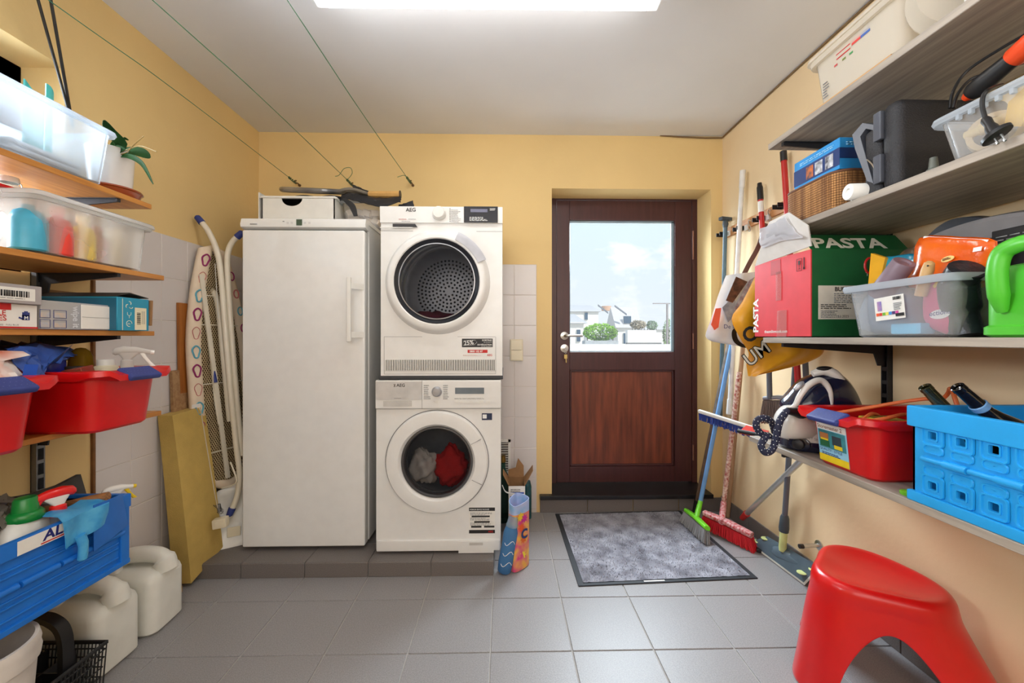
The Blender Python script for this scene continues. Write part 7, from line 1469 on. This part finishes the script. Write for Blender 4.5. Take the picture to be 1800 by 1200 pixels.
m = MB(); rr = random.Random(4); axn = ax.normalized(); wd_ = axn.cross(ZU)
for i in range(46):
    for j in range(3):
        p = hl + ax * (.02 + .96 * i / 45) + wd_ * (.009 * (j - 1)) - ZU * .011; q = p + V((rr.uniform(-.008, .008), rr.uniform(-.008, .008), -.038 - rr.uniform(0, .006))); m.tube([p, q], [.0022, .0032], 4)
m.build('bristles', M('blue_bristle', (34, 62, 150), .6), r, kind='stuff')
a, b = PX(1352, 600, XC), PX(1336.5, 345, XC); r, a, b, d = pole('red_pole', 'red telescopic pole with a white band clipped on the tool rail', 'pole', a, b, .0135, red_p)
MB().tube([b - d * .09, b - d * .03], .0142, 14).build('white_band', paper, r); MB().tube([b - d * .02, b + d * .05, b + d * .06, b + d * .075], [.0155, .0155, .012, .011], 14).build('black_cap', black_plastic, r)
a, b = PX(1406, 720, XC), PX(1378, 283, XC); r, a, b, d = pole('red_pole', 'tall red pole with a black end rising behind the bamboo basket', 'pole', a, b, .0135, red_p); MB().tube([b, b + d * .05], .0155, 14).build('black_cap', black_plastic, r)
def brush_head(r, p0, p1, body, bris, h, w, bl, seed, flare=.0, n=60, fall=V((0, 0, -1)), cname='broom_head'):
    ax = p1 - p0; axn = ax.normalized(); F = V(fall).normalized(); wd = axn.cross(F).normalized(); m = MB()
    K = 13; m.loft([[p0 + ax * (i / (K - 1)) + wd * (w / 2 * a * (1 - .25 * abs(2 * i / (K - 1) - 1) ** 4)) - F * (h * (b * .5 + .5 + .25 * (1 - abs(2 * i / (K - 1) - 1)))) for a, b in rrect(1, 1, .6, 3)] for i in range(K)]); m.build(cname, body, r)
    m = MB(); rr = random.Random(seed)
    for i in range(n):
        for j in range(5):
            t = (i + .5) / n; e = (2 * t - 1); p = p0 + ax * t + wd * (w * .17 * (j - 2)); q = p + F * bl * rr.uniform(.92, 1.03) + axn * flare * e + wd * (j - 2) * flare * .12 + V((rr.gauss(0, .003), rr.gauss(0, .003), 0)); m.tube([p, q], [.0018, .0026], 4)
    m.build('bristles', bris, r, kind='stuff')
ga, gb_ = PZ(1206, 900, .07), PZ(1243, 932, .075); r = T('broom', 'broom with a lime green head and grey bristles on a light blue pole', 'broom', V(((ga + gb_) / 2).to_tuple()) - V((0, 0, .07)))
brush_head(r, ga, gb_, M('lime_green_plastic', (122, 220, 50), .35), M('grey_bristle', (140, 140, 142), .7), .022, .045, .066, 3, .02, fall=(-.35, -.3, -1))
pa = PZ(1229, 893, .10); pb_ = PX(1288, 596, 1.385); MB().tube([pa, pb_, pb_ + (pb_ - pa) * .12], .0125, 14).build('pole', M('sky_blue_pole', (110, 160, 216), .4), r); MB().tube([(ga + gb_) / 2 + ZU * .012, pa + (pb_ - pa) * .04], [.016, .014], 12).build('head_socket', M('lime_green_plastic', (122, 220, 50), .35), r)
pa = PZ(1222, 897, .03); pb_ = PX(1282, 600, 1.39); r, a, b, d = pole('metal_tube', 'bare metal broom tube leaning beside the light blue pole', 'tube', pa, pb_, .0125, M('worn_metal_tube', (150, 144, 138), .4, .6, var=.25), ext=.06); MB().tube([a - d * .01, a + d * .07], .0165, 14).build('black_foot', black_plastic, r)
MB().tube([a + d * .07, a + d * .62], .0128, 14).build('brown_sleeve', M('brown_sleeve', (96, 76, 62), .5, var=.3), r)
ra, rb_ = PZ(1238, 905, .09), PZ(1322, 945, .07); r = T('red_broom', 'red broom with a patterned handle standing right of the doormat', 'broom', ((ra + rb_) / 2) - V((0, 0, .08)))
brush_head(r, ra, rb_, M('red_speckled_plastic', (190, 30, 44), .4, rgb2=(226, 190, 190), scale=90), M('red_bristle', (214, 30, 44), .6), .028, .05, .068, 6, .02, n=70)
pa, pb_ = PZ(1271, 893, .12), PX(1290, 735, 1.36); MB().tube([pa, pb_, pb_ + (pb_ - pa) * .5], .0135, 14).build('pole', M('red_leopard_sleeve', (160, 60, 48), .5, rgb2=(232, 214, 200), scale=75), r); MB().tube([(ra + rb_) / 2 + V((-.03, 0, .02)), pa + (pb_ - pa) * .06], .017, 12).build('head_socket', M('red_speckled_plastic', (190, 30, 44), .4), r)
MB().obox(rb_ + V((.05, -.02, -.058)), V((.06, -.03, 0)), V((.02, .03, 0)), V((0, 0, .018)), .004).build('end_cap', black_plastic, r)
a, b = PZ(1279, 908, .006), PX(1306, 606, 1.40); r, a, b, d = pole('wooden_pole', 'plain wooden broomstick standing behind the red broom', 'pole', a, b, .0125, M('beech_stick', (186, 150, 116), .6, rgb2=(164, 126, 92), scale=4, stretch=(14, 14, 1)), ext=.08)
a, b = PX(1309, 906, 1.385), PX(1438, 780, 1.40); r, a, b, d = pole('metal_pole', 'grey metal pole leaning diagonally along the right wall', 'pole', a, b, .0135, alu, ext=-.06); MB().tube([a - d * .035, a + d * .03], [.014, .018], 14).build('red_joint', red_p, r)
mm = [PZ(1317, 957, .0), PX(1348, 948, 1.415), PX(1440, 1003, 1.415), PZ(1414, 1030, .0)]; r = T('flat_mop', 'flat mop with a slate plate and pale green buttons on the floor', 'mop', sum(mm, V()) / 4)
m = MB(); m.hexa([q + V((0, 0, .004)) for q in (mm[0], mm[3], mm[2], mm[1])] + [q + V((0, 0, .012)) for q in (mm[0], mm[3], mm[2], mm[1])]); m.build('mop_cloth', M('white_microfibre', (206, 206, 196), .9), r)
cc = sum(mm, V()) / 4; m = MB(); m.hexa([cc + (q - cc) * .97 + V((0, 0, .012)) for q in (mm[0], mm[3], mm[2], mm[1])] + [cc + (q - cc) * .95 + V((0, 0, .022)) for q in (mm[0], mm[3], mm[2], mm[1])]); m.build('mop_plate', M('slate_plate', (88, 106, 118), .45), r)
lg = (mm[2] + mm[3] - mm[0] - mm[1]) / 2; sd = (mm[1] - mm[0]); lime = M('pale_lime_rubber', (214, 224, 150), .6)
for s, t in ((.06, .22), (.06, .76), (.94, .22), (.94, .76)): MB().lathe([(0, 0), (.020, 0), (.02, .003), (.016, .004), (0, .004)], mm[0] + lg * s + sd * t + V((0, 0, .0215)), n=20).build('button', lime, r)
m = MB(); m.loft([[mm[0] + lg * s + sd * .5 + V((0, 0, .022)) + sd.normalized() * (w * math.cos(a)) + ZU * (h_ * max(0, math.sin(a))) for a in [3.1416 * i / 8 for i in range(9)]] for s, w, h_ in ((.28, .004, .004), (.4, .03, .02), (.5, .034, .026), (.6, .024, .022), (.78, .008, .012), (.8, .002, .003))], closed=False, caps=False); m.build('plate_hump', M('slate_plate', (88, 106, 118), .45), r)
jt = mm[0] + lg * .5 + sd * .5 + V((0, 0, .04)); tp = PX(1398, 640, 1.405); tp = V((tp.x, max(tp.y, 1.72), tp.z)); d = (tp - jt).normalized()
m = MB(); m.tube([jt, jt + d * .02, jt + d * .10], [.015, .017, .017], 12); m.build('lime_joint', lime, r); m = MB(); m.tube([jt + d * .10, jt + d * .12, jt + d * .17, jt + d * .185], [.021, .023, .020, .015], 14); m.build('collar', M('slate_dark', (66, 76, 84), .5), r); MB().tube([jt + d * .18, tp], .0125, 14).build('pole', greyp, r)
a, b = PX(1418, 690, 1.41), PX(1415, 640, 1.41); pole('grey_pole', 'dark grey pole seen above the steam iron, rightmost of the poles', 'pole', PX(1421, 735, 1.42), PX(1414, 610, 1.42), .0125, greyp)
r = T('dustpan_brush', 'long-handled grey brush with brown bristles hanging behind the steam iron', 'brush', PY(1366, 745, 1.95)); ba, bb_ = PY(1344, 703, 1.97), PY(1390, 704, 1.86)
brush_head(r, ba, bb_, M('grey_brush_back', (130, 132, 140), .5), M('brown_grey_bristle', (110, 100, 94), .8), .02, .045, .115, 9, .015, n=34, cname='brush_back'); a = PY(1353, 690, 1.93); MB().tube([a - ZU * .03, PY(1351, 600, 1.93)], .012, 12).build('pole', greyp, r)
r = T('red_dustpan', 'red and black dustpan resting behind the steam iron hose', 'dustpan', PY(1325, 765, 1.80)); MB().hexa([PY(1300, 762, 1.95), PY(1345, 770, 1.80), PY(1352, 762, 1.95), PY(1312, 752, 2.08), PY(1300, 757, 1.95), PY(1345, 765, 1.80), PY(1352, 757, 1.95), PY(1312, 747, 2.08)]).build('pan_tray', M('dustpan_red', (190, 30, 34), .4), r); MB().tube([PY(1298, 757, 1.95), PY(1346, 766, 1.795)], .009, 8).build('pan_lip', black_plastic, r)
# bags hanging at the rail
wbag = M('white_woven_bag', (242, 244, 248), .4, rgb2=(206, 214, 226), scale=7, bump=.3, bscale=16, coat=.2)
r = T('shopping_bag', 'white printed shopping bag hanging from the tool rail by a brown strap', 'bag', PY(1285, 600, 2.10)); yb2 = 2.06
def bagsurf(left, right, y_, bulge, mat, name, nu=14, nv=16, seed=1, wob=.006):
    L_, R_ = smooth_path([PY(u, v, y_) for u, v in left], 5), smooth_path([PY(u, v, y_) for u, v in right], 5); k = min(len(L_), len(R_)) - 1; m = MB()
    def fn(a, b):
        i = b * (len(L_) - 1); i0 = min(int(i), len(L_) - 2); p = lerp(L_[i0], L_[i0 + 1], i - i0); i = b * (len(R_) - 1); i0 = min(int(i), len(R_) - 2); q = lerp(R_[i0], R_[i0 + 1], i - i0)
        return p, q
    rings = []
    for jv in range(nv + 1):
        p, q = fn(0, jv / nv); ring = []
        s = math.sin(math.pi * min(1, .15 + .8 * jv / nv)) ** .5
        for side in (-1, 1):
            for iu in range(nu):
                t = iu / nu if side < 0 else 1 - iu / nu; ring.append(lerp(p, q, t) + V((0, side * bulge * s * (math.sin(math.pi * t) ** .5) + wob * math.sin(9 * t + 5 * jv / nv + seed) * math.sin(math.pi * t), 0)))
        rings.append(ring)
    m.loft(rings); return m.build(name, mat, r, ang=50)
wl_, wr2 = [(1276, 484), (1262, 520), (1250, 560), (1240, 590), (1252, 600)], [(1330, 478), (1334, 520), (1336, 560), (1336, 595), (1322, 612)]
bagsurf(wl_, wr2, yb2, .04, wbag, 'bag_body')
yq = yb2 - .048
def patch(pts, y_, mat, name, th=.002): m = MB(); m.prism([PY(u, v, y_) for u, v in pts], (0, th, 0)); return m.build(name, mat, r)
patch([(1294, 486), (1314, 495), (1288, 532), (1276, 528)], yq, M('brown_photo_print', (110, 70, 52), .5, rgb2=(60, 36, 30), scale=40), 'photo_print'); patch([(1318, 492), (1328, 486), (1328, 510), (1300, 548), (1290, 544)], yq, M('mauve_photo_print', (120, 96, 110), .5, rgb2=(180, 176, 186), scale=50), 'photo_print')
patch([(1258, 542), (1268, 541), (1263, 575), (1256, 580), (1250, 570)], yq, M('coral_print', (226, 96, 76), .5), 'red_print'); patch([(1270, 540), (1290, 520), (1298, 550), (1280, 566)], yq + .001, M('slate_print', (110, 118, 136), .5, rgb2=(160, 166, 180), scale=30), 'dark_print')
text('De kringe', .030, PY(1272, 577, yq - .002), V((1, 0, -.02)), ZU, navy, r)
m = MB(); P = smooth_path([PY(1305, 570, yq - .008), PY(1288, 580, yq - .012), PY(1290, 600, yq - .014), PY(1308, 611, yq - .01), PY(1330, 606, yq)], 6); m.loft([[p, p + V((.024, 0, .008)), p + V((.024, .003, .008)), p + V((0, .003, 0))] for p in P]); m.build('black_handle', black_plastic, r)
m = MB(); P = smooth_path([PX(1346, 392, XR - .03), PX(1334, 432, XR - .06), PY(1318, 462, 2.12), PY(1304, 490, 2.07)], 6); m.loft([[p + V((-.012, 0, .004)), p + V((.012, 0, -.004)), p + V((.012, .003, -.004)), p + V((-.012, .003, .004))] for p in P]); m.build('brown_strap', M('brown_webbing', (110, 78, 70), .7), r)
r = T('yellow_bag', 'crumpled yellow carrier bag with black and white letters hanging behind the pasta box', 'bag', PY(1350, 640, 1.78)); yy = 1.76
ymat = M('yellow_film_bag', (228, 160, 24), .4, rgb2=(196, 124, 16), scale=6, bump=.35, bscale=14, coat=.2)
bagsurf([(1330, 480), (1305, 530), (1286, 560), (1302, 596), (1316, 620), (1312, 640), (1316, 661)], [(1400, 480), (1425, 530), (1440, 570), (1446, 600), (1446, 622), (1410, 640), (1330, 659)], yy, .042, ymat, 'bag_body', 22, 24, 3, .016)
yq = yy - .064; tx = V((-.62, 0, -.78)); txu = V((-.78, 0, .62))
text('O', .085, PY(1316, 605, yq), V((.75, 0, .66)), V((-.66, 0, .75)), ink, r, bold=.03); 
text('UM', .082, PY(1317, 645, yq), V((.80, 0, .60)), V((-.60, 0, .80)), ink, r, bold=.05); text('UM', .082, PY(1317, 645, yq - .0015), V((.80, 0, .60)), V((-.60, 0, .80)), M('pale_letter_white', (226, 220, 206), .5), r, bold=.005)
# door stop
p = PX(1440, 958, XR - .001); r = T('door_stop', 'steel door stop with a black tip on the right wall', 'door stop', p); e = PX(1411, 966, XR - .085)
e = p + V((-.085, 0, -.004)); MB().lathe([(0, 0), (.022, 0), (.022, .004), (.010, .006), (0, .006)], p, (-1, 0, 0), 20).build('wall_plate', chrome, r); MB().tube([p, e], .0085, 14).build('stop_rod', chrome, r); MB().tube([e + V((.01, 0, 0)), e + V((-.008, 0, 0))], .010, 14).build('rubber_tip', black_plastic, r)
# ---------------------------------------------------------------- red three-legged stool
def stool():
    H = .372; feet = [V((1.02, 1.285)), V((1.385, 1.02)), V((1.265, 1.575))]; feet = [feet[1], feet[2], feet[0]]
    C = V((1.225, 1.30)); r = T('red_stool', 'glossy red three-legged moulded stool in the bottom right corner', 'stool', (C.x, C.y, 0))
    ang = [math.atan2(f.y - C.y, f.x - C.x) for f in feet]
    for i in range(1, 3):
        while ang[i] < ang[i - 1]: ang[i] += 2 * math.pi
    rad = [(f - C).length for f in feet]; ang.append(ang[0] + 2 * math.pi); rad.append(rad[0])
    w = .36; smp = []
    for i in range(3):
        a0, a1 = ang[i], ang[i + 1]; d = a1 - a0; fw = min(w, d * .23)
        for k in range(6): smp.append((a0 + fw * k / 6, 0, i, (fw * k / 6) / d))
        for k in range(28):
            c_ = -math.cos(math.pi * k / 28); a = a0 + d / 2 + c_ * (d / 2 - fw); smp.append((a, math.sqrt(max(0, 1 - c_ * c_)), i, (a - a0) / d))
        for k in range(6): smp.append((a1 - fw + fw * k / 6, 0, i, (d - fw + fw * k / 6) / d))
    def top(a, i, s):
        lob = .5 + .5 * math.cos(2 * math.pi * s); return .155 + .035 * lob
    def bot(a, i, s):
        lob = (.5 + .5 * math.cos(2 * math.pi * s)) ** .9; R0 = rad[i] * (1 - s) + rad[i + 1] * s; return .175 + (R0 + .045 - .175) * lob
    rings = []
    for t in [0, .06, .14, .24, .36, .5, .64, .76, .86, .93]:
        rg = []
        for a, ar, i, s in smp:
            zb = .262 * ar; z = zb + (H - .045 - zb) * t; k = (z / (H - .045)); f = (1 - k) ** 1.25; rr = top(a, i, s) * (1 - f) + bot(a, i, s) * f + .012 * math.sin(math.pi * min(1, k)) * k
            rg.append(V((C.x + rr * math.cos(a), C.y + rr * math.sin(a), z)))
        rings.append(rg)
    for q, dz in ((1.015, .040), (1.0, .022), (.965, .009), (.91, .001), (.84, 0), (.7, .010), (.5, .018), (.3, .022), (.12, .0235)):
        rings.append([V((C.x + q * top(a, i, s) * math.cos(a), C.y + q * top(a, i, s) * math.sin(a), H - dz)) for a, ar, i, s in smp])
    m = MB(); m.loft(rings, caps=False); m._faces(rings[-1], [tuple(range(len(rings[-1])))]); bmesh.ops.remove_doubles(m.bm, verts=list(m.bm.verts), dist=1e-6); bmesh.ops.recalc_face_normals(m.bm, faces=list(m.bm.faces))
    o = m.build('stool_shell', M('red_moulded_plastic', (214, 14, 16), .3, var=.03, coat=.15), r, ang=70)
    sm = o.modifiers.new('thickness', 'SOLIDIFY'); sm.thickness = .009; sm.offset = -1
    sb_ = o.modifiers.new('round', 'SUBSURF'); sb_.levels = 1; sb_.render_levels = 1
stool()
